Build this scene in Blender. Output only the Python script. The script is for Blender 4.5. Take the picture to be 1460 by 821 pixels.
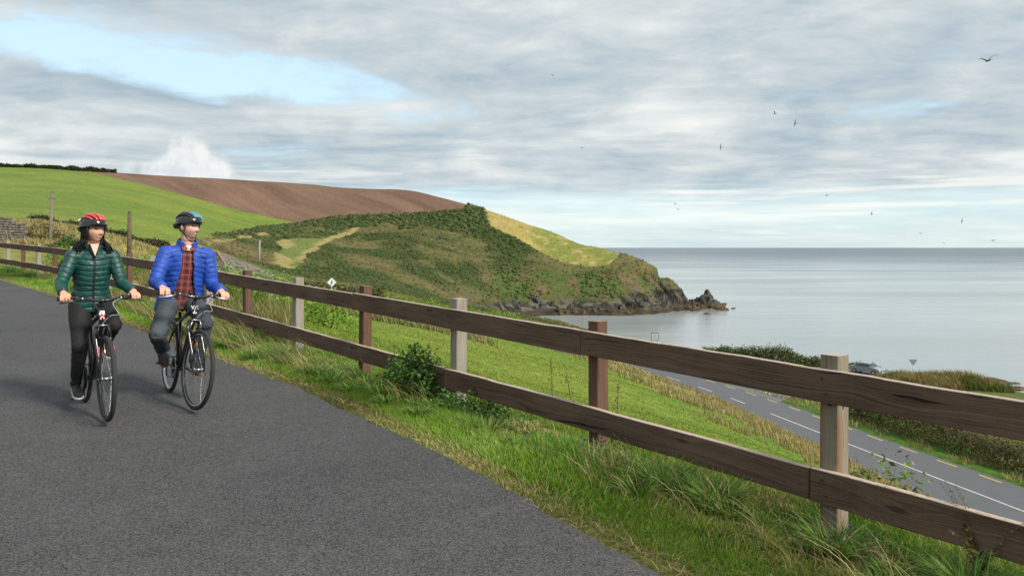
import bpy, bmesh, math, random
import numpy as np
from mathutils import Vector, Matrix

for o in list(bpy.data.objects):
    bpy.data.objects.remove(o)
scene = bpy.context.scene
COL = scene.collection
R = math.radians
rng = np.random.default_rng(7)
random.seed(7)

# ------------------------------------------------------------------ camera
CAMZ = 21.0                      # eye height above the sea
cd = bpy.data.cameras.new('camera')
cam = bpy.data.objects.new('camera', cd)
COL.objects.link(cam)
cam.location = (0, 0, CAMZ)
cam.rotation_euler = (R(90), 0, 0)
cd.lens = 28.0
cd.sensor_width = 36.0
cd.shift_y = -57.5 / 1460
cd.clip_start = 0.1
cd.clip_end = 90000
scene.camera = cam
scene.render.resolution_x = 1024
scene.render.resolution_y = 575

# ------------------------------------------------------------------ light
SUN_EL, SUN_AZ = 36.0, 128.0     # azimuth clockwise from +Y (view direction)
sd = bpy.data.lights.new('sun', 'SUN')
sd.energy = 2.4
sd.angle = R(12)
sd.color = (1.0, 0.93, 0.82)
sun = bpy.data.objects.new('sun', sd)
COL.objects.link(sun)
_d = Vector((math.sin(R(SUN_AZ)) * math.cos(R(SUN_EL)), math.cos(R(SUN_AZ)) * math.cos(R(SUN_EL)), math.sin(R(SUN_EL))))
sun.rotation_euler = (-_d).to_track_quat('-Z', 'Y').to_euler()
sun.location = (30, -30, 60)

vs = scene.view_settings
vs.view_transform = 'Standard'
vs.look = 'None'
vs.gamma = 1
vs.use_curve_mapping = False
vs.exposure = 1.0

# ------------------------------------------------------------------ node helper
class NT:
    def __init__(self, tree):
        self.t = tree
        self.n = tree.nodes
        self.l = tree.links
    def new(self, typ, **kw):
        nd = self.n.new(typ)
        for k, v in kw.items():
            setattr(nd, k, v)
        return nd
    def put(self, sock, v):
        if isinstance(v, bpy.types.NodeSocket):
            self.l.new(v, sock)
        elif v is not None:
            if sock.type == 'RGBA' and len(v) == 3:
                v = (*v, 1)
            sock.default_value = v
    def math(self, op, a, b=None, c=None, clamp=False):
        nd = self.new('ShaderNodeMath', operation=op, use_clamp=clamp)
        self.put(nd.inputs[0], a)
        if b is not None: self.put(nd.inputs[1], b)
        if c is not None: self.put(nd.inputs[2], c)
        return nd.outputs[0]
    def vmath(self, op, a, b=None, s=None):
        nd = self.new('ShaderNodeVectorMath', operation=op)
        self.put(nd.inputs[0], a)
        if b is not None: self.put(nd.inputs[1], b)
        if s is not None: self.put(nd.inputs[3], s)
        return nd.outputs[0] if op not in ('LENGTH', 'DOT_PRODUCT', 'DISTANCE') else nd.outputs[1]
    def mix(self, f, a, b, mode='MIX'):
        nd = self.new('ShaderNodeMix', data_type='RGBA', blend_type=mode)
        nd.clamp_factor = True
        self.put(nd.inputs[0], f); self.put(nd.inputs[6], a); self.put(nd.inputs[7], b)
        return nd.outputs[2]
    def noise(self, vec, scale, detail=4, rough=0.55, dist=0.0, out=0):
        nd = self.new('ShaderNodeTexNoise')
        self.put(nd.inputs['Vector'], vec)
        nd.inputs['Scale'].default_value = scale
        nd.inputs['Detail'].default_value = detail
        nd.inputs['Roughness'].default_value = rough
        nd.inputs['Distortion'].default_value = dist
        return nd.outputs[out]
    def ss(self, x, a, b):
        nd = self.new('ShaderNodeMapRange', interpolation_type='SMOOTHSTEP')
        self.put(nd.inputs[0], x)
        self.put(nd.inputs[1], a); self.put(nd.inputs[2], b)
        nd.inputs[3].default_value = 0.0; nd.inputs[4].default_value = 1.0
        return nd.outputs[0]
    def ramp(self, f, stops):
        nd = self.new('ShaderNodeValToRGB')
        e = nd.color_ramp.elements
        while len(e) < len(stops): e.new(0.5)
        for i, (p, c) in enumerate(stops):
            e[i].position = p
            e[i].color = (*c, 1) if len(c) == 3 else c
        self.put(nd.inputs[0], f)
        return nd.outputs[0]
    def comb(self, x, y, z):
        nd = self.new('ShaderNodeCombineXYZ')
        self.put(nd.inputs[0], x); self.put(nd.inputs[1], y); self.put(nd.inputs[2], z)
        return nd.outputs[0]
    def sep(self, v):
        nd = self.new('ShaderNodeSeparateXYZ')
        self.put(nd.inputs[0], v)
        return nd.outputs
    def scale(self, v, s):
        nd = self.new('ShaderNodeMapping')
        self.put(nd.inputs[0], v)
        nd.inputs['Scale'].default_value = s
        return nd.outputs[0]
    def bump(self, h, strength=0.3, dist=0.01):
        nd = self.new('ShaderNodeBump')
        self.put(nd.inputs['Height'], h)
        nd.inputs['Strength'].default_value = strength
        nd.inputs['Distance'].default_value = dist
        return nd.outputs[0]
    def attr(self, name='Col'):
        nd = self.new('ShaderNodeAttribute')
        nd.attribute_name = name
        return nd.outputs['Color']
    def obj(self):
        return self.new('ShaderNodeTexCoord').outputs['Object']
    def pos(self):
        return self.new('ShaderNodeNewGeometry').outputs['Position']

def material(name):
    m = bpy.data.materials.new(name)
    m.use_nodes = True
    nt = NT(m.node_tree)
    b = nt.n['Principled BSDF']
    return m, nt, b

def plain(name, col, rough=0.5, metal=0.0, var=0.12, scale=30.0, bump=0.0, spec=None, coat=0.0):
    """solid colour with a little procedural mottling"""
    m, nt, b = material(name)
    n = nt.noise(nt.obj(), scale, 4)
    c = nt.mix(nt.ss(n, 0.3, 0.7), tuple(x * (1 - var) for x in col), tuple(min(1, x * (1 + var)) for x in col))
    nt.put(b.inputs['Base Color'], c)
    b.inputs['Roughness'].default_value = rough
    b.inputs['Metallic'].default_value = metal
    if spec is not None: b.inputs['Specular IOR Level'].default_value = spec
    if coat: b.inputs['Coat Weight'].default_value = coat
    if bump: nt.put(b.inputs['Normal'], nt.bump(n, bump, 0.003))
    return m

# ------------------------------------------------------------------ sky
world = bpy.data.worlds.new('World')
scene.world = world
world.use_nodes = True
nt = NT(world.node_tree)
bg = nt.n['Background']
sky = nt.new('ShaderNodeTexSky', sky_type='NISHITA')
sky.sun_disc = False
sky.sun_elevation = R(SUN_EL)
sky.sun_rotation = R(SUN_AZ)
sky.air_density = 1.0
sky.dust_density = 0.6
sky.ozone_density = 1.5
D = nt.new('ShaderNodeTexCoord').outputs['Generated']
sx, sy, sz = nt.sep(D)
zc = nt.math('ADD', nt.math('MAXIMUM', sz, 0.0), 0.075)
P = nt.comb(nt.math('DIVIDE', sx, zc), nt.math('DIVIDE', sy, zc), 0.0)        # cloud-deck plane
warp = nt.noise(P, 0.55, 3, 0.5, out=1)
Pw = nt.vmath('ADD', P, nt.vmath('SCALE', nt.vmath('SUBTRACT', warp, (0.5, 0.5, 0.5)), s=0.9))
nA = nt.noise(nt.scale(Pw, (0.55, 0.85, 1)), 0.75, 6, 0.58)
nB = nt.noise(nt.scale(Pw, (0.8, 1.25, 1)), 2.3, 6, 0.66)
nD = nt.noise(nt.scale(D, (1.0, 1.0, 2.6)), 7.5, 7, 0.60, 0.5)
nC = nt.noise(nt.vmath('ADD', P, (7.3, 2.1, 0)), 0.42, 4, 0.5)
# break in the deck, a long rift
px, py, _ = nt.sep(Pw)
RC = (-1.25, 3.25); RA = math.atan2(1.25, 1.15)
ca, sa = math.cos(RA), math.sin(RA)
lx = nt.math('ADD', nt.math('MULTIPLY', nt.math('SUBTRACT', px, RC[0]), ca), nt.math('MULTIPLY', nt.math('SUBTRACT', py, RC[1]), sa))
ly = nt.math('SUBTRACT', nt.math('MULTIPLY', nt.math('SUBTRACT', py, RC[1]), ca), nt.math('MULTIPLY', nt.math('SUBTRACT', px, RC[0]), sa))
rr = nt.math('ADD', nt.math('POWER', nt.math('ABSOLUTE', nt.math('DIVIDE', lx, 1.15)), 2.0), nt.math('POWER', nt.math('ABSOLUTE', nt.math('DIVIDE', ly, 0.36)), 2.0))
rr = nt.math('ADD', rr, nt.math('ADD', nt.math('MULTIPLY', nt.math('SUBTRACT', nB, 0.5), 2.4), nt.math('MULTIPLY', nt.math('SUBTRACT', nD, 0.5), 4.5)))
rift = nt.math('SUBTRACT', 1.0, nt.ss(rr, 0.2, 1.6))
# low clear band above the horizon, with thin streaks
el = nt.math('DIVIDE', sz, nt.math('MAXIMUM', nt.vmath('LENGTH', nt.comb(sx, sy, 0)), 0.01))
streak = nt.noise(nt.comb(nt.math('MULTIPLY', sx, 2.2), nt.math('MULTIPLY', sy, 2.2), nt.math('MULTIPLY', el, 55.0)), 1.0, 4, 0.55)
low = nt.math('SUBTRACT', 1.0, nt.ss(nt.math('ADD', el, nt.math('MULTIPLY', nt.math('SUBTRACT', streak, 0.5), 0.06)), 0.045, 0.085))
cover = nt.ss(nt.math('ADD', nA, nt.math('MULTIPLY', nt.math('SUBTRACT', nC, 0.5), 0.35)), 0.26, 0.42)
cover = nt.math('MULTIPLY', cover, nt.math('SUBTRACT', 1.0, nt.math('MULTIPLY', rift, 0.95)))
cover = nt.math('MULTIPLY', cover, nt.math('SUBTRACT', 1.0, nt.math('MULTIPLY', low, 0.62)))
CLO = 0.355
shade = nt.math('ADD', nt.math('MULTIPLY', nA, 0.55), nt.math('ADD', nt.math('MULTIPLY', nB, 0.22), nt.math('ADD', nt.math('MULTIPLY', nC, 0.25), nt.math('MULTIPLY', nD, 0.30))))
cloudc = nt.ramp(nt.math('MULTIPLY', nt.math('SUBTRACT', shade, 0.455), 2.75), [
    (0.0, (0.125, 0.180, 0.232)), (0.30, (0.205, 0.258, 0.298)), (0.60, (0.322, 0.355, 0.368)), (1.0, (0.50, 0.505, 0.485))])
skyc = nt.mix(1.0, sky.outputs[0], (0.085, 0.085, 0.085), 'MULTIPLY')
skyc = nt.mix(0.60, skyc, (0.40, 0.53, 0.58))          # thin high haze veiling the blue
col = nt.mix(cover, skyc, cloudc)
# thin bright streaks in the low band
sb = nt.math('MULTIPLY', nt.ss(streak, 0.50, 0.60), nt.math('MULTIPLY', nt.ss(el, 0.02, 0.045), nt.math('SUBTRACT', 1.0, nt.ss(el, 0.075, 0.12))))
col = nt.mix(nt.math('MULTIPLY', sb, 0.65), col, (0.52, 0.52, 0.49))
# cumulus heads rising over the hill
def cumulus(col, u0, w, e0, h, strength):
    dirx = nt.math('DIVIDE', sx, nt.math('MAXIMUM', sy, 0.05))
    q = nt.comb(dirx, el, nt.math('MULTIPLY', sy, 0.3))
    cn = nt.noise(q, 22.0, 4, 0.6)
    du = nt.math('DIVIDE', nt.math('SUBTRACT', dirx, u0), w)
    top = nt.math('MULTIPLY', nt.math('SUBTRACT', 1.0, nt.math('POWER', nt.math('ABSOLUTE', du), 2.0)), h)
    f = nt.math('SUBTRACT', nt.math('ADD', top, nt.math('MULTIPLY', nt.math('SUBTRACT', cn, 0.5), 0.075)), nt.math('SUBTRACT', el, e0))
    m = nt.math('MULTIPLY', nt.ss(f, -0.004, 0.026), nt.math('GREATER_THAN', sy, 0.0))
    cc = nt.mix(nt.ss(cn, 0.35, 0.62), (0.37, 0.40, 0.43), (0.50, 0.50, 0.485))
    return nt.mix(nt.math('MULTIPLY', m, strength), col, cc)
col = cumulus(col, -0.405, 0.085, 0.055, 0.075, 0.8)
col = cumulus(col, -0.484, 0.024, 0.055, 0.048, 0.75)
# below the horizon: dull
col = nt.mix(nt.math('LESS_THAN', sz, -0.002), col, (0.16, 0.18, 0.19))
col = nt.vmath('SCALE', col, s=10.0)
nt.put(bg.inputs['Color'], col)
bg.inputs['Strength'].default_value = 0.1
# ------------------------------------------------------------------ object helpers
def link(o, parent=None):
    COL.objects.link(o)
    if parent is not None: o.parent = parent
    return o

def tag(o, label=None, cat=None, group=None, kind=None):
    if label: o['label'] = label
    if cat: o['category'] = cat
    if group: o['group'] = group
    if kind: o['kind'] = kind
    return o

def empty(name, loc=(0, 0, 0), rot=(0, 0, 0)):
    o = bpy.data.objects.new(name, None)
    o.empty_display_size = 0.2
    o.location = loc
    o.rotation_euler = rot
    return link(o)

def npmesh(name, V, tris=None, quads=None, colors=None, smooth=False):
    """mesh from numpy arrays, with an optional per-vertex colour attribute 'Col'"""
    me = bpy.data.meshes.new(name)
    V = np.asarray(V, dtype=np.float32)
    parts, starts, n = [], [], 0
    for F, k in ((tris, 3), (quads, 4)):
        if F is None or len(F) == 0: continue
        F = np.asarray(F, dtype=np.int32).reshape(-1, k)
        parts.append(F.ravel())
        starts.append(n + np.arange(len(F), dtype=np.int32) * k)
        n += F.size
    me.vertices.add(len(V))
    me.vertices.foreach_set('co', V.ravel())
    L = np.concatenate(parts)
    S = np.concatenate(starts)
    me.loops.add(len(L))
    me.loops.foreach_set('vertex_index', L)
    me.polygons.add(len(S))
    me.polygons.foreach_set('loop_start', S)
    if colors is not None:
        C = np.ones((len(V), 4), dtype=np.float32)
        C[:, :3] = np.clip(colors, 0, 1)
        a = me.color_attributes.new('Col', 'FLOAT_COLOR', 'POINT')
        a.data.foreach_set('color', C.ravel())
    me.update(calc_edges=True)
    me.validate()
    if smooth:
        me.polygons.foreach_set('use_smooth', np.ones(len(S), dtype=bool))
    return me

def add(name, me, mat=None, parent=None):
    o = bpy.data.objects.new(name, me)
    if mat is not None:
        me.materials.clear(); me.materials.append(mat)
    return link(o, parent)

class MB:
    """collects simple solids in one mesh"""
    def __init__(self): self.v, self.f, self.sm = [], [], []
    def addvf(self, v, f, smooth=False):
        o = len(self.v)
        self.v += [tuple(p) for p in v]
        self.f += [tuple(i + o for i in q) for q in f]
        self.sm += [smooth] * len(f)
    def box(self, c, s, rot=None, bev=0.0):
        bm = bmesh.new()
        bmesh.ops.create_cube(bm, size=1)
        for v in bm.verts: v.co = Vector((v.co.x * s[0], v.co.y * s[1], v.co.z * s[2]))
        if bev: bmesh.ops.bevel(bm, geom=bm.edges[:], offset=bev, segments=1, affect='EDGES', profile=0.5)
        M = rot if rot is not None else Matrix.Identity(3)
        c = Vector(c)
        bm.verts.index_update()
        self.addvf([M @ v.co + c for v in bm.verts], [[v.index for v in f.verts] for f in bm.faces])
        bm.free()
    def tube(self, pts, rad, seg=8, cap=True, smooth=True, flat=1.0, up=None):
        """tube through pts; rad a number or one per point; flat squashes the second cross axis"""
        pts = [Vector(p) for p in pts]
        n = len(pts)
        if not hasattr(rad, '__len__'): rad = [rad] * n
        t = [(pts[min(i + 1, n - 1)] - pts[max(i - 1, 0)]).normalized() for i in range(n)]
        a = Vector(up) if up else (Vector((0, 0, 1)) if abs(t[0].z) < 0.9 else Vector((1, 0, 0)))
        v, f = [], []
        for i in range(n):
            b = t[i].cross(a)
            if b.length < 1e-6: b = t[i].orthogonal()
            b.normalize()
            a = b.cross(t[i]).normalized()
            for k in range(seg):
                q = 2 * math.pi * k / seg
                v.append(pts[i] + (b * math.cos(q) + a * (math.sin(q) * flat)) * rad[i])
        for i in range(n - 1):
            for k in range(seg):
                f.append((i * seg + k, i * seg + (k + 1) % seg, (i + 1) * seg + (k + 1) % seg, (i + 1) * seg + k))
        if cap:
            f.append(tuple(range(seg))[::-1])
            f.append(tuple((n - 1) * seg + k for k in range(seg)))
        self.addvf(v, f, smooth)
    def lathe(self, prof, axis='Z', seg=16, c=(0, 0, 0), closed=False, smooth=True):
        """prof: (radius, height) pairs turned about an axis through c"""
        v, f = [], []
        n = len(prof)
        for (r, h) in prof:
            for k in range(seg):
                q = 2 * math.pi * k / seg
                x, y = r * math.cos(q), r * math.sin(q)
                p = {'Z': (x, y, h), 'Y': (x, h, y), 'X': (h, x, y)}[axis]
                v.append((p[0] + c[0], p[1] + c[1], p[2] + c[2]))
        m = n if closed else n - 1
        for i in range(m):
            j = (i + 1) % n
            for k in range(seg):
                f.append((i * seg + k, i * seg + (k + 1) % seg, j * seg + (k + 1) % seg, j * seg + k))
        self.addvf(v, f, smooth)
    def sphere(self, c, r, seg=12, rings=8, smooth=True):
        r = r if hasattr(r, '__len__') else (r, r, r)
        v, f = [], []
        for i in range(rings + 1):
            th = math.pi * i / rings
            for k in range(seg):
                q = 2 * math.pi * k / seg
                v.append((c[0] + r[0] * math.sin(th) * math.cos(q), c[1] + r[1] * math.sin(th) * math.sin(q), c[2] + r[2] * math.cos(th)))
        for i in range(rings):
            for k in range(seg):
                f.append((i * seg + k, (i + 1) * seg + k, (i + 1) * seg + (k + 1) % seg, i * seg + (k + 1) % seg))
        self.addvf(v, f, smooth)
    def mesh(self, name):
        me = bpy.data.meshes.new(name)
        me.from_pydata(self.v, [], self.f)
        me.update()
        me.polygons.foreach_set('use_smooth', np.array(self.sm, dtype=bool))
        bm = bmesh.new(); bm.from_mesh(me)
        bmesh.ops.remove_doubles(bm, verts=bm.verts, dist=1e-6)
        bmesh.ops.recalc_face_normals(bm, faces=bm.faces)
        bm.to_mesh(me); bm.free()
        return me
    def build(self, name, mat, parent=None):
        return add(name, self.mesh(name), mat, parent)

# ------------------------------------------------------------------ numpy noise
def _hash(ix, iy, iz, seed):
    h = (ix.astype(np.int64) * 374761393 + iy.astype(np.int64) * 668265263 + iz.astype(np.int64) * 2147483647 + seed * 974711) & 0xffffffff
    h = ((h ^ (h >> 13)) * 1274126177) & 0xffffffff
    return ((h ^ (h >> 16)) & 0xffff) / 65535.0
def vnoise(x, y, z=None, seed=0):
    if z is None: z = np.zeros_like(x)
    ix, iy, iz = np.floor(x), np.floor(y), np.floor(z)
    fx, fy, fz = x - ix, y - iy, z - iz
    fx, fy, fz = fx * fx * (3 - 2 * fx), fy * fy * (3 - 2 * fy), fz * fz * (3 - 2 * fz)
    r = 0
    for a in (0, 1):
        for b in (0, 1):
            for c in (0, 1):
                w = (fx if a else 1 - fx) * (fy if b else 1 - fy) * (fz if c else 1 - fz)
                r = r + w * _hash(ix + a, iy + b, iz + c, seed)
    return r
def fbm(x, y, z=None, oct=4, seed=0, gain=0.5):
    x = np.asarray(x, float); y = np.asarray(y, float)
    z = None if z is None else np.asarray(z, float)
    r, a, t = 0, 1.0, 0
    for o in range(oct):
        r = r + a * vnoise(x, y, z, seed + o * 17); t += a
        x, y = x * 2.03 + 5.1, y * 2.03 + 1.7
        if z is not None: z = z * 2.03 + 3.3
        a *= gain
    return r / t
def sstep(x, a, b):
    t = np.clip((x - a) / (b - a), 0, 1)
    return t * t * (3 - 2 * t)
def lerp(a, b, t):
    t = np.asarray(t)
    if np.ndim(a) and np.ndim(t) and np.ndim(t) < max(np.ndim(a), np.ndim(b)): t = t[..., None]
    return a * (1 - t) + b * t

# ------------------------------------------------------------------ the lie of the land
FPX = 28 / 36 * 1460
SU = np.array((-0.61, 0.7924)); SN = np.array((0.7924, 0.61))     # along the path / across it towards the sea
def sn(x, y): return x * SU[0] + y * SU[1], x * SN[0] + y * SN[1]
def xy(s, n): return SU[0] * s + SN[0] * n, SU[1] * s + SN[1] * n
def bend(s): return -0.004 * np.maximum(np.asarray(s, float) - 18, 0) ** 2
def fz(s): return CAMZ - 1.80 + 0.0275 * np.asarray(s, float)       # ground along the fence line
def edge_n(s):                                                      # right-hand edge of the asphalt
    return np.interp(s, [-8, 2.5, 4.8, 8, 10, 15, 26, 45], [2.9, 2.98, 3.24, 3.34, 3.18, 3.0, 2.65, 2.35]) + bend(s)
FENCE_N = 4.5

RAYS = {   # bearing (picture column) -> (picture row, distance) up the slope
 -260: [(365, 40), (350, 60), (318, 90), (300, 140), (262, 230), (238, 310), (228, 360), (235, 480)],
 0: [(365, 36), (352, 45), (330, 62), (316, 80), (300, 130), (270, 220), (247, 300), (238, 350), (245, 460)],
 73: [(375, 32), (357, 45), (337, 65), (322, 85), (300, 140), (270, 230), (249, 310), (241.5, 350), (250, 460)],
 185: [(398, 26), (375, 45), (353, 75), (345, 100), (320, 160), (290, 240), (264, 320), (249, 370), (258, 470)],
 292: [(432, 22), (441, 35), (452, 50), (438, 70), (362, 118), (350, 140), (335, 200), (300, 280), (285, 320), (256, 385), (263, 470)],
 370: [(448, 22), (438, 35), (432, 50), (421, 70), (398, 105), (390, 150), (375, 200), (350, 232), (322, 290), (315, 310), (290, 345), (260, 390), (268, 470)],
 425: [(468, 20), (455, 32), (445, 45), (434, 60), (420, 90), (405, 150), (370, 210), (340, 260), (318, 310), (300, 335), (263, 390), (272, 470)],
 523: [(520, 18), (480, 32), (463, 45), (452, 60), (441, 75), (425, 120), (415, 180), (390, 220), (350, 265), (306, 315), (270, 385), (285, 470)],
 600: [(545, 18), (495, 32), (472, 48), (458, 65), (447, 85), (432, 130), (425, 190), (400, 225), (350, 275), (303, 320), (277, 375), (300, 470)],
 658: [(562, 18), (510, 32), (485, 48), (468, 65), (453, 90), (441, 130), (437, 200), (425, 232), (400, 246), (350, 288), (297, 327), (289, 345), (330, 400)],
 740: [(590, 18), (540, 32), (505, 50), (483, 75), (466, 105), (455, 145), (449, 200), (446, 236), (430, 254), (400, 264), (360, 288), (318, 320), (316, 330), (350, 380)],
 800: [(600, 20), (553, 33), (520, 52), (495, 80), (478, 110), (470, 145), (440, 252), (382, 272), (375, 280), (340, 307), (336, 317), (390, 370)],
 858: [(608, 20), (558, 36), (527, 60), (507, 95)],
 900: [(628, 18), (574, 36), (540, 60), (522, 90)],
 1000: [(660, 15), (612, 30), (578, 50), (562, 68)],
  1090: [(672, 12), (640, 25), (612, 42), (606, 54)],
 1175: [(712, 12), (676, 25), (660, 38), (652, 48)],
 1460: [(860, 9), (812, 20), (782, 30), (766, 37)],
 1800: [(900, 9), (860, 18), (838, 26), (825, 31)],
}
pts = []
for c, lst in RAYS.items():
    for (r, d) in lst:
        pts.append(((c - 730) / FPX * d, d, CAMZ - (r - 353) / FPX * d))
for (c, r, d) in [(858, 378, 280), (858, 354, 300), (858, 440, 345), (900, 395, 268), (900, 366, 290), (900, 440, 330), (950, 420, 268), (950, 389, 284), (940, 450, 320),
                  (985, 425, 276), (975, 440, 300), (1010, 425, 283)]:
    pts.append(((c - 730) / FPX * d, d, CAMZ - (r - 353) / FPX * d))
for s in np.arange(-12, 44, 3.5):                                   # along the fence
    for dn, dz in ((0, 0), (2.2, -0.50)):
        x, y = xy(s, FENCE_N + bend(s) + dn)
        pts.append((x, y, float(fz(s)) + dz * (1 if s < 12 else 0.3)))
for s in (-14, 0, 14, 28, 44):
    for n in (-2, -9, -25): pts.append((*xy(s, n), float(fz(s)) + 0.2 + 0.03 * (-n)))
# valley road below, and the shelf by the shore
ROADC = np.array([(46.5, -28), (39.5, 5), (34.3, 31), (27.3, 65.3), (22.6, 88), (17.0, 104), (7.5, 121), (-6, 136), (-24, 150), (-48, 162), (-80, 172)])
ROADZ = np.array([6.2, 5.6, 5.2, 5.0, 5.0, 5.1, 5.6, 6.4, 8.0, 10.5, 14.0])
for (x, y), z in zip(ROADC[:7], ROADZ): pts.append((x, y, z)); pts.append((x + 7, y + 1.5, z)) 
pts += [(44, 100, 5.0), (52, 90, 5.2), (36, 118, 3.8), (50, 70, 5.0), (58, 40, 5), (27, 140, 3), (57, 100, 3.6), (66, 60, 4.5), (16, 165, 3.2)]
pts = np.array(pts)
def _tps(r2): return np.where(r2 > 1e-9, r2 * np.log(r2 + 1e-12), 0)
_sc = 100.0
A = pts[:, :2] / _sc
K = _tps(((A[:, None] - A[None]) ** 2).sum(-1)) + np.eye(len(A)) * 2e-4
Pm = np.c_[np.ones(len(A)), A]
M_ = np.zeros((len(A) + 3,) * 2); M_[:len(A), :len(A)] = K; M_[:len(A), len(A):] = Pm; M_[len(A):, :len(A)] = Pm.T
W_ = np.linalg.solve(M_, np.r_[pts[:, 2], 0, 0, 0])
def tps(x, y):
    q = np.c_[x.ravel(), y.ravel()] / _sc
    out = np.empty(len(q))
    for i in range(0, len(q), 40000):
        b = q[i:i + 40000]
        r2 = (b[:, 0:1] - A[:, 0]) ** 2 + (b[:, 1:2] - A[:, 1]) ** 2
        out[i:i + 40000] = _tps(r2) @ W_[:len(A)] + W_[len(A)] + b @ W_[len(A) + 1:]
    return out.reshape(x.shape)

COAST = np.array([(150, -60), (118, 0), (94, 40), (80, 70), (68.5, 96), (63, 110), (56, 126), (45, 148), (35, 170), (25, 188), (16, 204), (8, 220), (4, 233), (6, 243),
                  (16, 246), (24, 240), (30, 238), (36, 246), (44, 252), (50, 260), (57, 266), (63, 272), (68, 277), (69, 283), (62, 292), (50, 308), (36, 330), (10, 372), (-60, 470), (-200, 640), (-700, 900), (-700, -200), (150, -200)])
def seg_dist(x, y, poly, closed=False):
    n = len(poly)
    best = np.full(x.shape, 1e9); par = np.zeros(x.shape)
    acc = 0.0
    for i in range(n if closed else n - 1):
        a, b = poly[i], poly[(i + 1) % n]
        ab = b - a; L = np.hypot(*ab)
        t = np.clip(((x - a[0]) * ab[0] + (y - a[1]) * ab[1]) / (L * L), 0, 1)
        d = np.hypot(x - a[0] - ab[0] * t, y - a[1] - ab[1] * t)
        m = d < best
        best = np.where(m, d, best); par = np.where(m, acc + t * L, par)
        acc += L
    return best, par
def inside(x, y, poly):
    r = np.zeros(x.shape, bool)
    n = len(poly)
    for i in range(n):
        (x0, y0), (x1, y1) = poly[i], poly[(i + 1) % n]
        if y0 == y1: continue
        c = ((y0 > y) != (y1 > y)) & (x < (x1 - x0) * (y - y0) / (y1 - y0) + x0)
        r ^= c
    return r
def road_info(x, y):
    d, p = seg_dist(x, y, ROADC)
    acc = np.r_[0, np.cumsum(np.hypot(*np.diff(ROADC, axis=0).T))]
    return d, np.interp(p, acc, ROADZ), p
def height(x, y, detail=True):
    x = np.asarray(x, float); y = np.asarray(y, float)
    z = tps(x, y)
    # verge and path
    s, n = sn(x, y)
    nb = n - bend(s)
    zp = fz(s) + 0.145 * (1 - sstep(n, edge_n(s) + 0.05, FENCE_N + bend(s))) + np.maximum(-nb - 1.5, 0) * 0.03 - np.maximum(nb - 4.6, 0) * 0.22 * (1 - sstep(s, 9, 16))
    wv = (1 - sstep(nb, 4.6, 7.0)) * (1 - sstep(s, 44, 60)) * (1 - sstep(-s, 14, 30))
    z = lerp(z, zp, wv)
    # road bench
    d, rz, p = road_info(x, y)
    wr = 1 - sstep(d, 4.6, 9.0)
    z = lerp(z, np.where(d < 4.6, rz - 0.06, rz), wr * (y < 160))
    # apron of the shore turning
    ja = np.hypot((x - 38) / 13, (y - 95) / 9)
    z = lerp(z, 5.0, (1 - sstep(ja, 0.75, 1.3)))
    if detail:
        far = sstep(y, 120, 180)
        z = z + far * ((fbm(x / 22, y / 22, oct=5, seed=3) - 0.5) * 2.6 * (1 - sstep(z, 24, 34) * 0.75))
        z = z + (1 - far) * (1 - wv) * (1 - wr) * (fbm(x / 5, y / 5, oct=4, seed=5) - 0.5) * (0.10 + 0.3 * sstep(y, 20, 50))
    # coast
    if detail:
        wx = x + (fbm(x / 9, y / 9, oct=4, seed=11) - 0.5) * 9
        wy = y + (fbm(x / 9, y / 9, oct=4, seed=12) - 0.5) * 9
    else: wx, wy = x, y
    cdist, cp = seg_dist(wx, wy, COAST)
    cdist = np.where(inside(wx, wy, COAST), cdist, -cdist)
    rocky = sstep(y, 205, 235)
    if detail: cdist = cdist + rocky * ((fbm(cp / 3.2, cp * 0 + 3, oct=4, seed=25) - 0.5) * 7.0 + (fbm(cp / 1.1, cdist / 14, oct=3, seed=26) - 0.5) * 3.0) * sstep(cdist, 0.5, 4) * (1 - sstep(cdist, 16, 26))
    ragged = (np.abs(fbm(x / 6, y / 6, oct=5, seed=21) - 0.5) * 2) if detail else 0.3
    # headland: shelf of weedy rock, then a steep face
    cl = np.interp(cdist, [-14, -3, 0, 2.5, 5.5, 8.5, 14, 22], [-9, -2.0, 0.15, 1.2, 2.0, 7.2, 11.5, 90])
    cl = cl + (ragged * 3.2 - 0.75) * np.interp(cdist, [-6, -1, 2, 9, 18], [0, 0.45, 0.75, 1.1, 0.8])
    ln = np.interp(cdist, [-30, -3, 0, 3, 7, 16], [-5, -0.9, 0.05, 0.6, 2.6, 90]) + (ragged - 0.4) * 0.9
    c = lerp(ln, cl, rocky)
    k = 1.6
    h = np.clip(0.5 + 0.5 * (c - z) / k, 0, 1)
    return c * (1 - h) + z * h - k * h * (1 - h)
def project(x, y, z):
    return 730 + x / y * FPX, 353 + (CAMZ - z) / y * FPX
def h1(x, y): return float(height(np.array([x]), np.array([y]))[0])
# ------------------------------------------------------------------ ground cover map (albedo of what grows where)
PASTURE = [(-600, 236), (60, 238), (130, 246), (200, 262), (280, 283), (340, 300), (424, 318), (380, 323), (300, 336), (240, 349), (215, 353), (170, 346), (60, 322), (0, 316), (-600, 305)]
PLOUGH = [(60, 240), (60, 200), (420, 200), (672, 240), (673, 288), (660, 298), (600, 303), (520, 306), (480, 308), (424, 318), (340, 300), (280, 283), (200, 262), (130, 246)]
LEA = [(686, 270), (690, 300), (697, 321), (740, 341), (770, 359), (800, 373), (840, 381), (866, 378), (882, 366), (884, 345), (830, 325), (750, 300)]
TRAIL = [[(388, 345), (410, 339), (423, 350), (405, 355)], [(390, 357), (400, 362), (420, 372), (412, 388), (396, 379)],
         [(420, 371), (426, 366), (453, 347), (470, 337), (492, 330), (510, 322), (506, 333), (475, 342), (453, 354), (430, 374)]]
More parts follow.
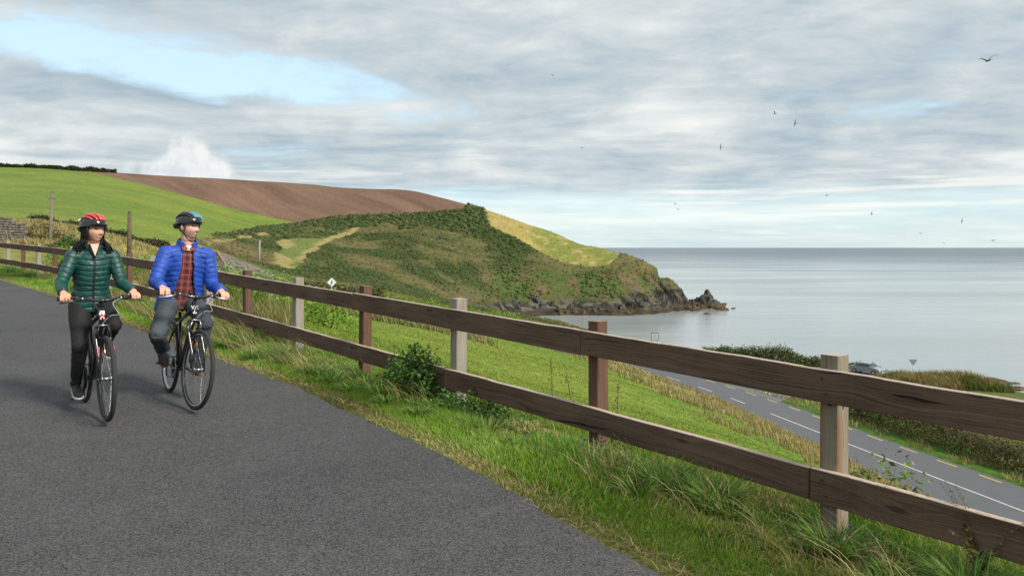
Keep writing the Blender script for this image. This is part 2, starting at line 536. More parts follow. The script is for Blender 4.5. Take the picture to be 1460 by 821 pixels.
SHORTTURF = [(400, 342), (425, 338), (470, 340), (440, 360), (420, 385), (405, 385), (398, 360)]
def wobble(px, py, x, y, a=5.0):
    return px + (fbm(x / 6, y / 6, oct=3, seed=31) - 0.5) * a * 2, py + (fbm(x / 6, y / 6, oct=3, seed=32) - 0.5) * a
def soil(px, py, x, y):
    return np.array((0.135, 0.068, 0.042))
def classify(x, y, z):
    """ground colour per vertex and a scrub-density mask"""
    px, py = project(x, np.maximum(y, 0.5), z)
    N = x.shape
    f1 = fbm(x / 14, y / 14, oct=4, seed=41)[..., None]
    f2 = fbm(x / 3.2, y / 3.2, oct=4, seed=42)[..., None]
    f3 = fbm(x / 40, y / 40, oct=3, seed=43)[..., None]
    C = np.zeros(N + (3,))
    scrub = np.zeros(N)
    # rough hillside default
    col = lerp(np.array((0.050, 0.068, 0.021)), np.array((0.102, 0.094, 0.036)), sstep(f1, 0.35, 0.65))
    col = lerp(col, np.array((0.060, 0.088, 0.024)), sstep(f2, 0.5, 0.75) * 0.8)
    col = lerp(col, np.array((0.13, 0.095, 0.055)), sstep(f3, 0.52, 0.7) * 0.6)
    C[:] = col
    C[:] = lerp(C, np.array((0.042, 0.062, 0.020)), sstep(f1, 0.50, 0.40) if False else (1 - sstep(f1, 0.38, 0.47)) * 0.85)
    C[:] = lerp(C, np.array((0.150, 0.125, 0.050)), sstep(f1 * 0.5 + f2 * 0.5, 0.55, 0.64) * 0.65)
    scrub[:] = 0.40 + 0.45 * (1 - sstep(f1[..., 0], 0.38, 0.55))
    wx, wy = wobble(px, py, x, y, 3.0)
    far = y > 100
    up = far & (py < np.interp(px, [290, 420, 560, 640, 700], [334, 333, 322, 322, 330]) + (fbm(x / 8, y / 8, oct=4, seed=45) - 0.5) * 44) & (px > 290) & (px < 700)
    scrub[up] = 1.0
    C[up] = (0.045, 0.062, 0.020)
    # cliff foot: banks of bracken and grass, rock by steepness later
    m = far & inside(wx, wy, SHORTTURF); C[m] = lerp(np.array((0.16, 0.17, 0.05)), np.array((0.10, 0.15, 0.035)), f2[m]); scrub[m] = 0.12
    m = np.zeros(N, bool)
    for t in TRAIL: m |= inside(wx, wy, t)
    tl, _ = seg_dist(wx, wy, np.array([(296, 347), (341, 339.5), (380, 333)], float))
    m |= tl < 1.8
    m &= far
    C[m] = lerp(np.array((0.30, 0.25, 0.10)), np.array((0.22, 0.19, 0.075)), f2[m]); scrub[m] = 0.0
    m = far & inside(px, py, LEA)
    C[m] = lerp(lerp(np.array((0.30, 0.245, 0.075)), np.array((0.17, 0.19, 0.045)), sstep(f1, 0.42, 0.62)), np.array((0.34, 0.27, 0.11)), sstep(f2, 0.48, 0.72))[m]; scrub[m] = 0.10
    m = (y > 60) & inside(px, py, PASTURE)
    C[m] = lerp(np.array((0.160, 0.205, 0.036)), np.array((0.112, 0.172, 0.028)), sstep(f1 * 0.6 + f2 * 0.4, 0.38, 0.62))[m]
    C[m] = lerp(C[m], np.array((0.17, 0.20, 0.05)), (sstep(f2, 0.55, 0.8) * 0.5)[m]); scrub[m] = 0
    m = far & inside(px, py, PLOUGH)
    row = fbm((x * 0.8 + y * 0.6) / 1.1, (x * 0.6 - y * 0.8) / 26, oct=3, seed=47)[..., None]
    sw = fbm((x * 0.8 + y * 0.6) / 9, (x * 0.6 - y * 0.8) / 60, oct=2, seed=48)[..., None]
    C[m] = lerp(np.array((0.122, 0.070, 0.047)), np.array((0.185, 0.115, 0.080)), np.clip(sstep(row, 0.3, 0.7) * 0.5 + sstep(sw, 0.35, 0.65) * 0.5, 0, 1))[m]; scrub[m] = 0
    # nearer slopes left of the house: dry hay-coloured grass
    s, n = sn(x, y)
    dry = (y < 130) & ~inside(px, py, PASTURE) & (px < 330) & (n > 5.2 + bend(s)) & (py < 420)
    dc = lerp(np.array((0.30, 0.245, 0.090)), np.array((0.19, 0.19, 0.055)), sstep(f1 * 0.6 + f2 * 0.4, 0.42, 0.6))
    C[dry] = dc[dry]; scrub[dry] = 0.10
    # mown field between fence and valley road
    rd, rz, rp = road_info(x, y)
    fld = (n > FENCE_N + bend(s) - 0.3) & (y < 135) & (px > 330) & (rd > 4)
    lc = lerp(np.array((0.165, 0.220, 0.030)), np.array((0.125, 0.195, 0.026)), sstep(f1, 0.35, 0.62))
    lc = lerp(lc, np.array((0.19, 0.22, 0.04)), sstep(f2, 0.55, 0.8) * 0.5)
    C[fld] = lc[fld]; scrub[fld] = 0
    rb = fld & (rd < 19 + (f2[..., 0] - 0.5) * 9) & (x < 40)
    C[rb] = lerp(np.array((0.27, 0.225, 0.085)), np.array((0.15, 0.16, 0.045)), sstep(f2, 0.45, 0.7))[rb]
    beyond = fld & (y > 52 + (f2[..., 0] - 0.5) * 10) & (px < 700) & (y < 70)
    C[beyond] = lerp(np.array((0.17, 0.155, 0.05)), np.array((0.09, 0.13, 0.03)), sstep(f2, 0.4, 0.65))[beyond]
    bey2 = fld & (y >= 70) & (px < 840) & (rd > 6)
    C[bey2] = lerp(np.array((0.08, 0.11, 0.028)), np.array((0.12, 0.12, 0.04)), sstep(f1, 0.4, 0.65))[bey2]; scrub[bey2] = 0.5
    # verge soil under the blades
    vg = (n <= FENCE_N + bend(s) + 0.3) & (y < 60)
    C[vg] = lerp(np.array((0.060, 0.085, 0.018)), np.array((0.105, 0.100, 0.036)), f2)[vg]; scrub[vg] = 0
    # seaward side of the road
    sea_side = (x > np.interp(y, ROADC[:, 1], ROADC[:, 0])) & (y < 170) & (rd > 4.0) & (x > 8)
    C[sea_side] = lerp(np.array((0.065, 0.135, 0.018)), np.array((0.09, 0.115, 0.028)), sstep(rd, 8, 16)[..., None])[sea_side]; scrub[sea_side] = 0.3
    return C, scrub, px, py

def slope_of(z, x, y):
    gx = np.gradient(z, axis=1) / np.maximum(np.abs(np.gradient(x, axis=1)), 1e-3)
    gy = np.gradient(z, axis=0) / np.maximum(np.abs(np.gradient(y, axis=0)), 1e-3)
    return np.hypot(gx, gy)

def grid_mesh(name, X, Y, Z, C):
    r, c = X.shape
    V = np.stack([X, Y, Z], -1).reshape(-1, 3)
    i = np.arange(r * c).reshape(r, c)
    Q = np.stack([i[:-1, :-1], i[:-1, 1:], i[1:, 1:], i[1:, :-1]], -1).reshape(-1, 4)
    return npmesh(name, V, quads=Q, colors=C.reshape(-1, 3), smooth=True)

def ground_mat():
    m, nt, b = material('turf_and_rock')
    P = nt.pos()
    c = nt.attr()
    n1 = nt.noise(P, 1.3, 6, 0.6)
    n2 = nt.noise(P, 9.0, 5, 0.65)
    n3 = nt.noise(P, 45.0, 3, 0.6)
    k = nt.math('ADD', nt.math('ADD', nt.math('MULTIPLY', n1, 0.7), nt.math('MULTIPLY', n2, 0.6)), nt.math('MULTIPLY', n3, 0.35))
    v = nt.math('MAXIMUM', nt.math('ADD', nt.math('MULTIPLY', k, 2.3), -0.88), 0.2)
    cc = nt.mix(1.0, c, nt.comb(v, v, v), 'MULTIPLY')
    nt.put(b.inputs['Base Color'], cc)
    b.inputs['Roughness'].default_value = 0.95
    b.inputs['Specular IOR Level'].default_value = 0.15
    nt.put(b.inputs['Normal'], nt.bump(nt.math('ADD', n1, nt.math('MULTIPLY', n2, 0.35)), 0.55, 0.35))
    return m
GROUND = ground_mat()

# near ground: fan-shaped sheet, dense where it is close
ang = np.r_[np.arange(-100, -36, 4.0), np.arange(-36, 36.01, 0.30), np.arange(38, 101, 4.0)]
rad = 0.7 * (172 / 0.7) ** (np.linspace(0, 1, 300))
RR, AA = np.meshgrid(rad, np.radians(ang), indexing='ij')
gx, gy = RR * np.sin(AA), RR * np.cos(AA)
gz = height(gx, gy)
gC, gS, gpx, gpy = classify(gx, gy, gz)
near_ground = add('hillside_ground', grid_mesh('hillside_ground', gx, gy, gz, gC), GROUND)
tag(near_ground, kind='structure')

# headland
hx = np.r_[np.arange(-350, -10, 1.25), np.arange(-10, 82, 0.5), np.arange(82, 100, 1.5)]
hy = np.r_[np.arange(96, 226, 1.1), np.arange(226, 300, 0.45), np.arange(300, 345, 0.9), np.arange(345, 500, 2.2)]
X, Y = np.meshgrid(hx, hy)
Z = height(X, Y)
rin = np.hypot(X, Y)
C, S, hpx, hpy = classify(X, Y, Z)
sl = slope_of(Z, X, Y)
cdist, cpar = seg_dist(X, Y, COAST); cdist = np.where(inside(X, Y, COAST), cdist, -cdist)
rk1 = fbm(X / 1.7 + Z * 0.5, Y / 1.7, Z / 3.0, oct=4, seed=61)
rk2 = fbm(X / 5, Y / 5, Z / 7, oct=3, seed=62)
rockc = lerp(np.array((0.022, 0.022, 0.022)), np.array((0.135, 0.122, 0.098)), sstep(rk1, 0.40, 0.70)[..., None])
rocky = sstep(sl * 0.8 + (rk2 - 0.5) * 1.9, 0.80, 1.15) * (1 - sstep(Z, 7.5, 13)) * sstep(Y, 205, 225)
rocky = np.maximum(rocky, (1 - sstep(Z + (rk2 - 0.5) * 7, 2.2, 5.2)) * sstep(Y, 205, 225))
C = lerp(C, rockc, rocky[..., None])
weed = (1 - sstep(Z + (rk2 - 0.5) * 2.2, 0.7, 2.1)) * sstep(Y, 205, 225)
C = lerp(C, lerp(np.array((0.066, 0.050, 0.030)), np.array((0.030, 0.025, 0.018)), sstep(rk1, 0.4, 0.65)[..., None]), weed[..., None])
bank = (sstep(Z, 2.5, 5) * (1 - sstep(Z, 11, 16)) * sstep(X, -20, 0) * sstep(Y, 225, 240) * (1 - rocky))
bc = lerp(np.array((0.085, 0.10, 0.030)), np.array((0.14, 0.10, 0.055)), sstep(rk2, 0.45, 0.62)[..., None])
bc = lerp(bc, np.array((0.068, 0.100, 0.026)), sstep(fbm(X / 4, Y / 9, oct=3, seed=64), 0.52, 0.66)[..., None])
C = lerp(C, bc, (bank * 0.85)[..., None])
S = S * (1 - rocky) * (1 - weed)
# only the part beyond the near sheet
keep = rin > 170.5
i = np.arange(X.size).reshape(X.shape)
Q = np.stack([i[:-1, :-1], i[:-1, 1:], i[1:, 1:], i[1:, :-1]], -1)
kq = (keep[:-1, :-1] | keep[1:, 1:] | keep[:-1, 1:] | keep[1:, :-1]) & (np.maximum(Z[:-1, :-1], Z[1:, 1:]) > -2.5)
headland = add('headland', npmesh('headland', np.stack([X, Y, Z], -1).reshape(-1, 3), quads=Q[kq], colors=C.reshape(-1, 3), smooth=True), GROUND)
hm = headland.data
rq = rocky.ravel()[np.asarray(Q[kq])[:, 0]] < 0.35
hm.polygons.foreach_set('use_smooth', rq)
tag(headland, kind='structure')

# ------------------------------------------------------------------ sea
def sea_mat():
    m, nt, b = material('sea_water')
    P = nt.pos()
    pass
    b.inputs['IOR'].default_value = 1.33
    d = nt.vmath('LENGTH', P)
    swell = nt.noise(nt.scale(P, (0.035, 0.11, 1)), 1.0, 4, 0.55)
    chop = nt.noise(nt.scale(P, (0.35, 0.9, 1)), 1.0, 5, 0.6)
    slick = nt.noise(nt.scale(P, (0.0035, 0.016, 1)), 1.0, 4, 0.5)
    far = nt.ss(d, 250.0, 3000.0)
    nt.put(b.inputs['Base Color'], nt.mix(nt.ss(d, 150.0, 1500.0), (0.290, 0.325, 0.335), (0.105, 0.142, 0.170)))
    amp = nt.math('MULTIPLY', nt.math('ADD', 0.25, nt.ss(slick, 0.35, 0.65)), nt.math('SUBTRACT', 1.0, nt.math('MULTIPLY', far, 0.6)))
    h = nt.math('MULTIPLY', nt.math('ADD', nt.math('MULTIPLY', swell, 2.2), nt.math('MULTIPLY', chop, 0.55)), amp)
    rough = nt.math('ADD', 0.13, nt.math('MULTIPLY', nt.ss(slick, 0.4, 0.7), 0.12))
    nt.put(b.inputs['Roughness'], nt.math('ADD', rough, nt.math('MULTIPLY', far, 0.18)))
    nt.put(b.inputs['Normal'], nt.bump(h, 0.11, 1.0))
    return m
sr = np.r_[60 * (90000 / 60) ** np.linspace(0, 1, 70)]
sa_ = np.radians(np.arange(-60, 100.1, 2.5))
SR, SA = np.meshgrid(sr, sa_, indexing='ij')
i = np.arange(SR.size).reshape(SR.shape)
Q = np.stack([i[:-1, :-1], i[1:, :-1], i[1:, 1:], i[:-1, 1:]], -1).reshape(-1, 4)
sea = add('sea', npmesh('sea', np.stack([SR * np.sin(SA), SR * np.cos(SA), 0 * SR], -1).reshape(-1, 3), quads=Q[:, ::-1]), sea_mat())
tag(sea, kind='structure')

# ------------------------------------------------------------------ cycle path
def asphalt_mat(name, base, var, stone=260.0):
    m, nt, b = material(name)
    P = nt.pos()
    v = nt.new('ShaderNodeTexVoronoi'); v.inputs['Scale'].default_value = stone
    nt.put(v.inputs['Vector'], P)
    g = nt.noise(P, 70.0, 4, 0.75)
    big = nt.noise(P, 0.7, 5, 0.6)
    mid = nt.noise(P, 6.0, 4, 0.6)
    stonec = nt.sep(v.outputs['Color'])[0]
    k = nt.math('ADD', nt.math('MULTIPLY', nt.math('SUBTRACT', stonec, 0.5), 1.0), nt.math('MULTIPLY', nt.math('SUBTRACT', g, 0.5), 1.5))
    k = nt.math('ADD', k, nt.math('ADD', nt.math('MULTIPLY', nt.math('SUBTRACT', big, 0.5), 0.55), nt.math('MULTIPLY', nt.math('SUBTRACT', mid, 0.5), 0.3)))
    k = nt.math('MAXIMUM', nt.math('ADD', nt.math('MULTIPLY', k, var), 1.0), 0.12)
    nt.put(b.inputs['Base Color'], nt.mix(1.0, base, nt.comb(k, k, k), 'MULTIPLY'))
    b.inputs['Roughness'].default_value = 0.82
    b.inputs['Specular IOR Level'].default_value = 0.3
    nt.put(b.inputs['Normal'], nt.bump(nt.math('ADD', v.outputs['Distance'], nt.math('MULTIPLY', g, 0.6)), 0.55, 0.006))
    return m
ps = np.arange(-9, 44, 0.12)
rag = (fbm(ps * 2.2, ps * 0, oct=4, seed=71) - 0.5) * 0.08 + (fbm(ps * 7, ps * 0 + 3, oct=2, seed=72) - 0.5) * 0.07
rows = []
for k, t in enumerate((0.0, 0.25, 0.5, 0.75, 0.97, 1.0)):
    n0 = -1.6 + bend(ps) + (edge_n(ps) + rag + 1.6 - bend(ps)) * t
    if k == 5: n0 = n0 + 0.03
    px_, py_ = xy(ps, n0)
    zz = fz(ps) + 0.145 + 0.028 - (0.07 if k == 5 else 0.0) + 0.006 * np.sin(ps * 0.7)
    rows.append(np.stack([px_, py_, zz], -1))
V = np.stack(rows, 0)
i = np.arange(V.shape[0] * V.shape[1]).reshape(V.shape[:2])
Q = np.stack([i[:-1, :-1], i[1:, :-1], i[1:, 1:], i[:-1, 1:]], -1).reshape(-1, 4)
path = add('cycle_path', npmesh('cycle_path', V.reshape(-1, 3), quads=Q, smooth=True), asphalt_mat('path_asphalt', (0.068, 0.067, 0.069), 1.35, 150.0))
tag(path, kind='structure')
def path_z(s): return float(fz(s)) + 0.173

# ------------------------------------------------------------------ valley road with its markings
ROAD_MAT = asphalt_mat('road_asphalt', (0.115, 0.12, 0.13), 0.35, 60.0)
def paint(name, col):
    m, nt, b = material(name)
    n = nt.noise(nt.pos(), 9.0, 5, 0.7)
    nt.put(b.inputs['Base Color'], nt.mix(nt.ss(n, 0.30, 0.62), tuple(c * 0.55 for c in col), col))
    b.inputs['Roughness'].default_value = 0.7
    return m
WHITE_PAINT = paint('white_road_paint', (0.72, 0.72, 0.70)); YELLOW_PAINT = paint('yellow_road_paint', (0.64, 0.46, 0.10))
_acc = np.r_[0, np.cumsum(np.hypot(*np.diff(ROADC, axis=0).T))]
def road_pt(p, off):
    """point on the road: chainage p, offset to the seaward side"""
    f = lambda q: np.stack([np.interp(q, _acc, ROADC[:, 0]), np.interp(q, _acc, ROADC[:, 1])], -1)
    k = np.array([-8, -4, 0, 4, 8.0]); w = np.array([1, 2, 3, 2, 1.0]) / 9
    c = sum(w[j] * f(p + k[j]) for j in range(5))
    t = sum(w[j] * (f(p + k[j] + 1.5) - f(p + k[j] - 1.5)) for j in range(5))
    t = t / np.linalg.norm(t, axis=-1, keepdims=True)
    n = np.stack([t[..., 1], -t[..., 0]], -1)
    c = c + n * np.asarray(off)[..., None]
    z = np.interp(p, _acc, ROADZ)
    return np.concatenate([c, z[..., None]], -1)
def strip(name, p, o0, o1, dz, mat, parent=None, cross=1):
    rows = []
    for t in np.linspace(0, 1, cross + 1):
        q = road_pt(p, (o0 + (o1 - o0) * t) * np.ones_like(p)); q[:, 2] += dz
        rows.append(q)
    V = np.stack(rows, 0); i = np.arange(V.shape[0] * V.shape[1]).reshape(V.shape[:2])
    Q = np.stack([i[:-1, :-1], i[:-1, 1:], i[1:, 1:], i[1:, :-1]], -1).reshape(-1, 4)
    return add(name, npmesh(name, V.reshape(-1, 3), quads=Q[:, ::-1]), mat, parent)
rp = np.arange(4.0, _acc[8] + 20, 2.0)
road = strip('valley_road', rp, -4.3, 4.0, 0.03, ROAD_MAT, cross=4)
tag(road, kind='structure')
strip('centre_line', np.arange(4.0, 108, 1.0), -0.06, 0.06, 0.036, WHITE_PAINT, road)
pj = 0
for p0 in np.arange(46, 165, 4.1):
    strip('edge_dash', np.array([p0, p0 + 0.7, p0 + 1.4, p0 + 2.0]), 3.38, 3.54, 0.036, YELLOW_PAINT, road)
for p0 in np.arange(112, 150, 7.0):
    strip('centre_dash', np.array([p0, p0 + 1.5, p0 + 3.0]), -0.06, 0.06, 0.036, WHITE_PAINT, road)
# bell-mouth of the turning down to the shore
bm_pts = []
pa = road_pt(np.linspace(112, 138, 14), 3.9 * np.ones(14))
cx = np.array([(50.5, 102.0), (46.0, 105.5), (40, 106.5), (34, 107.5), (28, 109.5)])
ring = [tuple(p) for p in pa] + [(q[0], q[1], 5.03) for q in cx[::-1]] + [(52, 97, 5.03), (44, 93.5, 5.03), (36, 90.5, 5.03), (31, 86.5, 5.03)]
ctr = np.mean(np.array(ring), 0)
V = np.array(ring + [tuple(ctr)]); V[:, 2] = np.maximum(V[:, 2], 5.0) + 0.026
T = [(k, (k + 1) % len(ring), len(ring)) for k in range(len(ring))]
turning = add('shore_turning', npmesh('shore_turning', V, tris=T), asphalt_mat('turning_asphalt', (0.15, 0.155, 0.16), 0.3, 60.0))
tag(turning, kind='structure')
for k, p0 in enumerate(np.arange(115.5, 133, 3.2)):
    strip('stop_dash', np.array([p0, p0 + 0.8, p0 + 1.7]), 5.2 + 0.25 * k, 5.5 + 0.25 * k, 0.042, WHITE_PAINT, turning)
# ------------------------------------------------------------------ timber fence
def wood_mat(name, dark, light, top=None, streak=None, seed=0.0):
    m, nt, b = material(name)
    tc = nt.obj()
    oi = nt.new('ShaderNodeObjectInfo')
    off = nt.math('MULTIPLY', oi.outputs['Random'], 37.0)
    P = nt.vmath('ADD', tc, nt.comb(off, nt.math('MULTIPLY', off, 0.37), seed))
    v = nt.new('ShaderNodeTexVoronoi'); v.inputs['Scale'].default_value = 1.0
    nt.put(v.inputs['Vector'], nt.scale(P, (1.5, 6.0, 6.0)))
    kd = v.outputs['Distance']
    bow = nt.math('MULTIPLY', nt.math('SUBTRACT', 1.0, nt.ss(kd, 0.0, 0.55)), 0.055)        # grain swerves round the knots
    X_, Y_, Z_ = nt.sep(P)
    wob = nt.math('MULTIPLY', nt.noise(nt.scale(P, (0.9, 2.5, 2.5)), 1.0, 3, 0.5), 0.17)
    q = nt.math('ADD', nt.math('ADD', Z_, nt.math('MULTIPLY', Y_, 0.8)), nt.math('ADD', wob, bow))
    grain = nt.noise(nt.comb(nt.math('MULTIPLY', X_, 0.5), 0.0, nt.math('MULTIPLY', q, 88.0)), 1.0, 4, 0.62)
    fine = nt.noise(nt.scale(P, (4.0, 130.0, 130.0)), 1.0, 3, 0.6)
    blot = nt.noise(nt.scale(P, (1.3, 5.0, 5.0)), 1.0, 4, 0.6)
    saw = nt.noise(nt.scale(P, (120.0, 2.0, 4.0)), 1.0, 2, 0.5)
    k = nt.math('ADD', nt.math('MULTIPLY', grain, 0.80), nt.math('ADD', nt.math('MULTIPLY', fine, 0.22), nt.math('MULTIPLY', blot, 0.55)))
    k = nt.math('ADD', k, nt.math('MULTIPLY', nt.math('SUBTRACT', saw, 0.5), 0.08))
    c = nt.mix(nt.ss(k, 0.40, 1.12), dark, light)
    spl = nt.noise(nt.comb(nt.math('MULTIPLY', X_, 0.9), 3.0, nt.math('MULTIPLY', q, 34.0)), 1.0, 2, 0.4)
    crack = nt.ss(spl, 0.66, 0.70)
    c = nt.mix(nt.math('MULTIPLY', crack, 0.85), c, tuple(x * 0.3 for x in dark))
    # knots
    kn = nt.math('SUBTRACT', 1.0, nt.ss(kd, 0.05, 0.14))
    c = nt.mix(nt.math('MULTIPLY', kn, 0.6), c, tuple(x * 0.45 for x in dark))
    if streak:
        st = nt.noise(nt.scale(P, (0.8, 11.0, 11.0)), 1.0, 3, 0.5)
        c = nt.mix(nt.math('MULTIPLY', nt.ss(st, 0.52, 0.66), 0.75), c, streak)
    # greenish lichen in patches
    li = nt.noise(P, 2.4, 5, 0.65)
    c = nt.mix(nt.math('MULTIPLY', nt.ss(li, 0.60, 0.74), 0.30), c, (0.16, 0.16, 0.11))
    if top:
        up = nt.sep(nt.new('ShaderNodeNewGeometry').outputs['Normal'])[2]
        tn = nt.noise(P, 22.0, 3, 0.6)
        c = nt.mix(nt.math('MULTIPLY', nt.ss(up, 0.35, 0.8), nt.ss(tn, 0.15, 0.5)), c, top)  # upward faces paler: bleached wood plus sky sheen painted into the colour
    nt.put(b.inputs['Base Color'], c)
    b.inputs['Roughness'].default_value = 0.85
    b.inputs['Specular IOR Level'].default_value = 0.25
    nt.put(b.inputs['Normal'], nt.bump(nt.math('SUBTRACT', nt.math('ADD', nt.math('MULTIPLY', k, 1.0), nt.math('MULTIPLY', fine, 0.3)), nt.math('ADD', kn, crack)), 0.7, 0.007))
    return m
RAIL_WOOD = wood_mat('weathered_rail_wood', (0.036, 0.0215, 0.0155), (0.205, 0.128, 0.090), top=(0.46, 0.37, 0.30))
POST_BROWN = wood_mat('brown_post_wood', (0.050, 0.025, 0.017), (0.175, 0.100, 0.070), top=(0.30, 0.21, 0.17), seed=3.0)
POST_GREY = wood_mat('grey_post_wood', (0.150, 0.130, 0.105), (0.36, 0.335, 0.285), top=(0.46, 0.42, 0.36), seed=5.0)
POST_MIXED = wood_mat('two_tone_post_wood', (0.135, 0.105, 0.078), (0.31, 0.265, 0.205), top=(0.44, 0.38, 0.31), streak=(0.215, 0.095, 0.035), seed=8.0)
KNOT = plain('knot_dark', (0.03, 0.02, 0.015), 0.9)

fence = empty('post_and_rail_fence', (*xy(2.64, 4.5), float(fz(2.64))))
tag(fence, 'two-rail timber fence of dark brown boards on alternating brown and grey posts', 'fence')
bpy.context.view_layer.update()
FINV = fence.matrix_world.inverted()

def board(L, H, T, seed, warp=0.006, n=None, xaxis=True):
    """sawn board along x: wavering edges, worn arrises, checks at the ends"""
    n = n or max(6, int(L / 0.12))
    xs = np.linspace(0, L, n + 1)
    V, F = [], []
    prof = [(-.5, -.5), (-.47, -.5), (.47, -.5), (.5, -.5)]
    e = 0.07 * T / H * 2
    ring = [(-.5 + .06, -.5), (.5 - .06, -.5), (.5, -.5 + e * .5), (.5, .5 - e * .5), (.5 - .06, .5), (-.5 + .06, .5), (-.5, .5 - e * .5), (-.5, -.5 + e * .5)]
    wob = (fbm(xs * 1.6 + seed * 9.1, xs * 0 + seed, oct=3, seed=81) - .5) * warp * 2
    up = (fbm(xs * 4 + seed * 3.3, xs * 0, oct=3, seed=82) - .5) * 0.010
    lo = (fbm(xs * 4 + seed * 5.3, xs * 0, oct=3, seed=83) - .5) * 0.010
    for j, x in enumerate(xs):
        for (a, c) in ring:
            V.append((x, a * T + wob[j], c * H + (up[j] if c > 0 else lo[j]) + wob[j] * 0.5))
    k = len(ring)
    for j in range(n):
        for q in range(k):
            F.append((j * k + q, j * k + (q + 1) % k, (j + 1) * k + (q + 1) % k, (j + 1) * k + q))
    F.append(tuple(range(k))[::-1]); F.append(tuple(n * k + q for q in range(k)))
    me = bpy.data.meshes.new('board')
    me.from_pydata(V, [], F); me.update()
    bm = bmesh.new(); bm.from_mesh(me); bmesh.ops.recalc_face_normals(bm, faces=bm.faces); bm.to_mesh(me); bm.free()
    return me

def frame_to(a, b, up=Vector((0, 0, 1))):
    x = (b - a).normalized(); y = up.cross(x).normalized(); z = x.cross(y)
    M = Matrix((x, y, z)).transposed().to_4x4(); M.translation = a
    return M

NP = 20
PS = [2.64 + 2.05 * k for k in range(-2, NP)]
def fpt(s, dn=0.0, dz=0.0):
    x, y = xy(s, FENCE_N + float(bend(s)) + dn)
    return Vector((x, y, float(fz(s)) + dz))
RAIL_H, RAIL_T, POST_W = 0.195, 0.05, 0.12
RTOP, RLOW = 1.0, 0.39
prnd = random.Random(4)
for k, s in enumerate(PS):
    idx = k - 2
    light = idx % 2 == 0
    mat = POST_MIXED if idx == 0 else (POST_GREY if light else POST_BROWN)
    w = POST_W * prnd.uniform(0.96, 1.04)
    top = 1.085 + prnd.uniform(-0.012, 0.02)
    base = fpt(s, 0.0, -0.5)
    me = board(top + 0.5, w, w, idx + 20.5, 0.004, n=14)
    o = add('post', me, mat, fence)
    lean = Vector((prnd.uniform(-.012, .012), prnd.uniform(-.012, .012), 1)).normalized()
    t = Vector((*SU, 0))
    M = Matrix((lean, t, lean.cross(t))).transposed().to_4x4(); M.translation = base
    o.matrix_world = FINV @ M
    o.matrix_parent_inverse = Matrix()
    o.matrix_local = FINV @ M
    if idx == 0:
        for (f, hh, r) in ((0, 0.79, 0.014), (1, 0.77, 0.012), (1, 0.30, 0.010)):
            mb = MB(); mb.sphere((0, 0, 0), (r, r * 0.9, r * 1.25), 10, 6)
            q = base + Vector((0, 0, 0.5 + hh)) + (Vector((*(-SN), 0)) if f == 0 else Vector((*(-SU), 0))) * (w * 0.5) + (Vector((*SU, 0)) if f == 0 else Vector((*SN, 0))) * (-0.012)
            kb = mb.build('knot', KNOT, o); kb.matrix_local = M.inverted() @ Matrix.Translation(q)
def rails(level, joints, name='rail'):
    for a, b in zip(joints[:-1], joints[1:]):
        # one board from post a to post b, following the bend in short lengths
        A = fpt(PS[a] + 0.10, -POST_W / 2 - RAIL_T / 2 - 0.004, level - RAIL_H / 2)
        B = fpt(PS[b] + 0.092, -POST_W / 2 - RAIL_T / 2 - 0.004, level - RAIL_H / 2)
        if level > 0.6: A.z += prnd.uniform(-.006, .006); B.z += prnd.uniform(-.006, .006)
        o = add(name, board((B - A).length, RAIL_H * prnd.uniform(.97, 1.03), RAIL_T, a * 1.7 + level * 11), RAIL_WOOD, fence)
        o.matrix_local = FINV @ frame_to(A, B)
NAILM = plain('rusty_nail', (0.10, 0.05, 0.03), 0.7, 0.5)
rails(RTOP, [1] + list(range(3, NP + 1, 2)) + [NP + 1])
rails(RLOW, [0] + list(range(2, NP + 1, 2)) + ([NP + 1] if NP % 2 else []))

for k in range(2, 8):
    for lev in (RTOP, RLOW):
        for dz, ds in ((-0.055, 0.012), (-0.145, -0.014)):
            m = MB(); m.lathe([(0.0, 0.004), (0.006, 0.003), (0.0075, 0.0), (0.0075, -0.004)], 'Z', 8)
            o = m.build('nail', NAILM, fence)
            q = fpt(PS[k] + ds, -POST_W / 2 - RAIL_T - 0.005, lev + dz)
            o.matrix_local = FINV @ (Matrix.Translation(q) @ Vector((*(-SN), 0)).to_track_quat('Z', 'Y').to_matrix().to_4x4())
# ------------------------------------------------------------------ vegetation
def leaf_mat(name, trans=0.35, rough=0.55, spec=0.3):
    m, nt, b = material(name)
    c = nt.attr()
    n = nt.noise(nt.pos(), 14.0, 3, 0.6)
    k = nt.math('ADD', nt.math('MULTIPLY', n, 0.7), 0.65)
    c = nt.mix(1.0, c, nt.comb(k, k, k), 'MULTIPLY')
    nt.put(b.inputs['Base Color'], c)
    b.inputs['Roughness'].default_value = rough
    b.inputs['Specular IOR Level'].default_value = spec
    tr = nt.new('ShaderNodeBsdfTranslucent')
    nt.put(tr.inputs[0], c)
    mx = nt.new('ShaderNodeMixShader')
    mx.inputs[0].default_value = trans
    nt.l.new(b.outputs[0], mx.inputs[1]); nt.l.new(tr.outputs[0], mx.inputs[2])
    nt.l.new(mx.outputs[0], nt.n['Material Output'].inputs[0])
    return m
GRASS = leaf_mat('grass_blades', 0.35)
LEAF = leaf_mat('leaves', 0.25)
SCRUB = leaf_mat('scrub_foliage', 0.0, 0.9, 0.1)

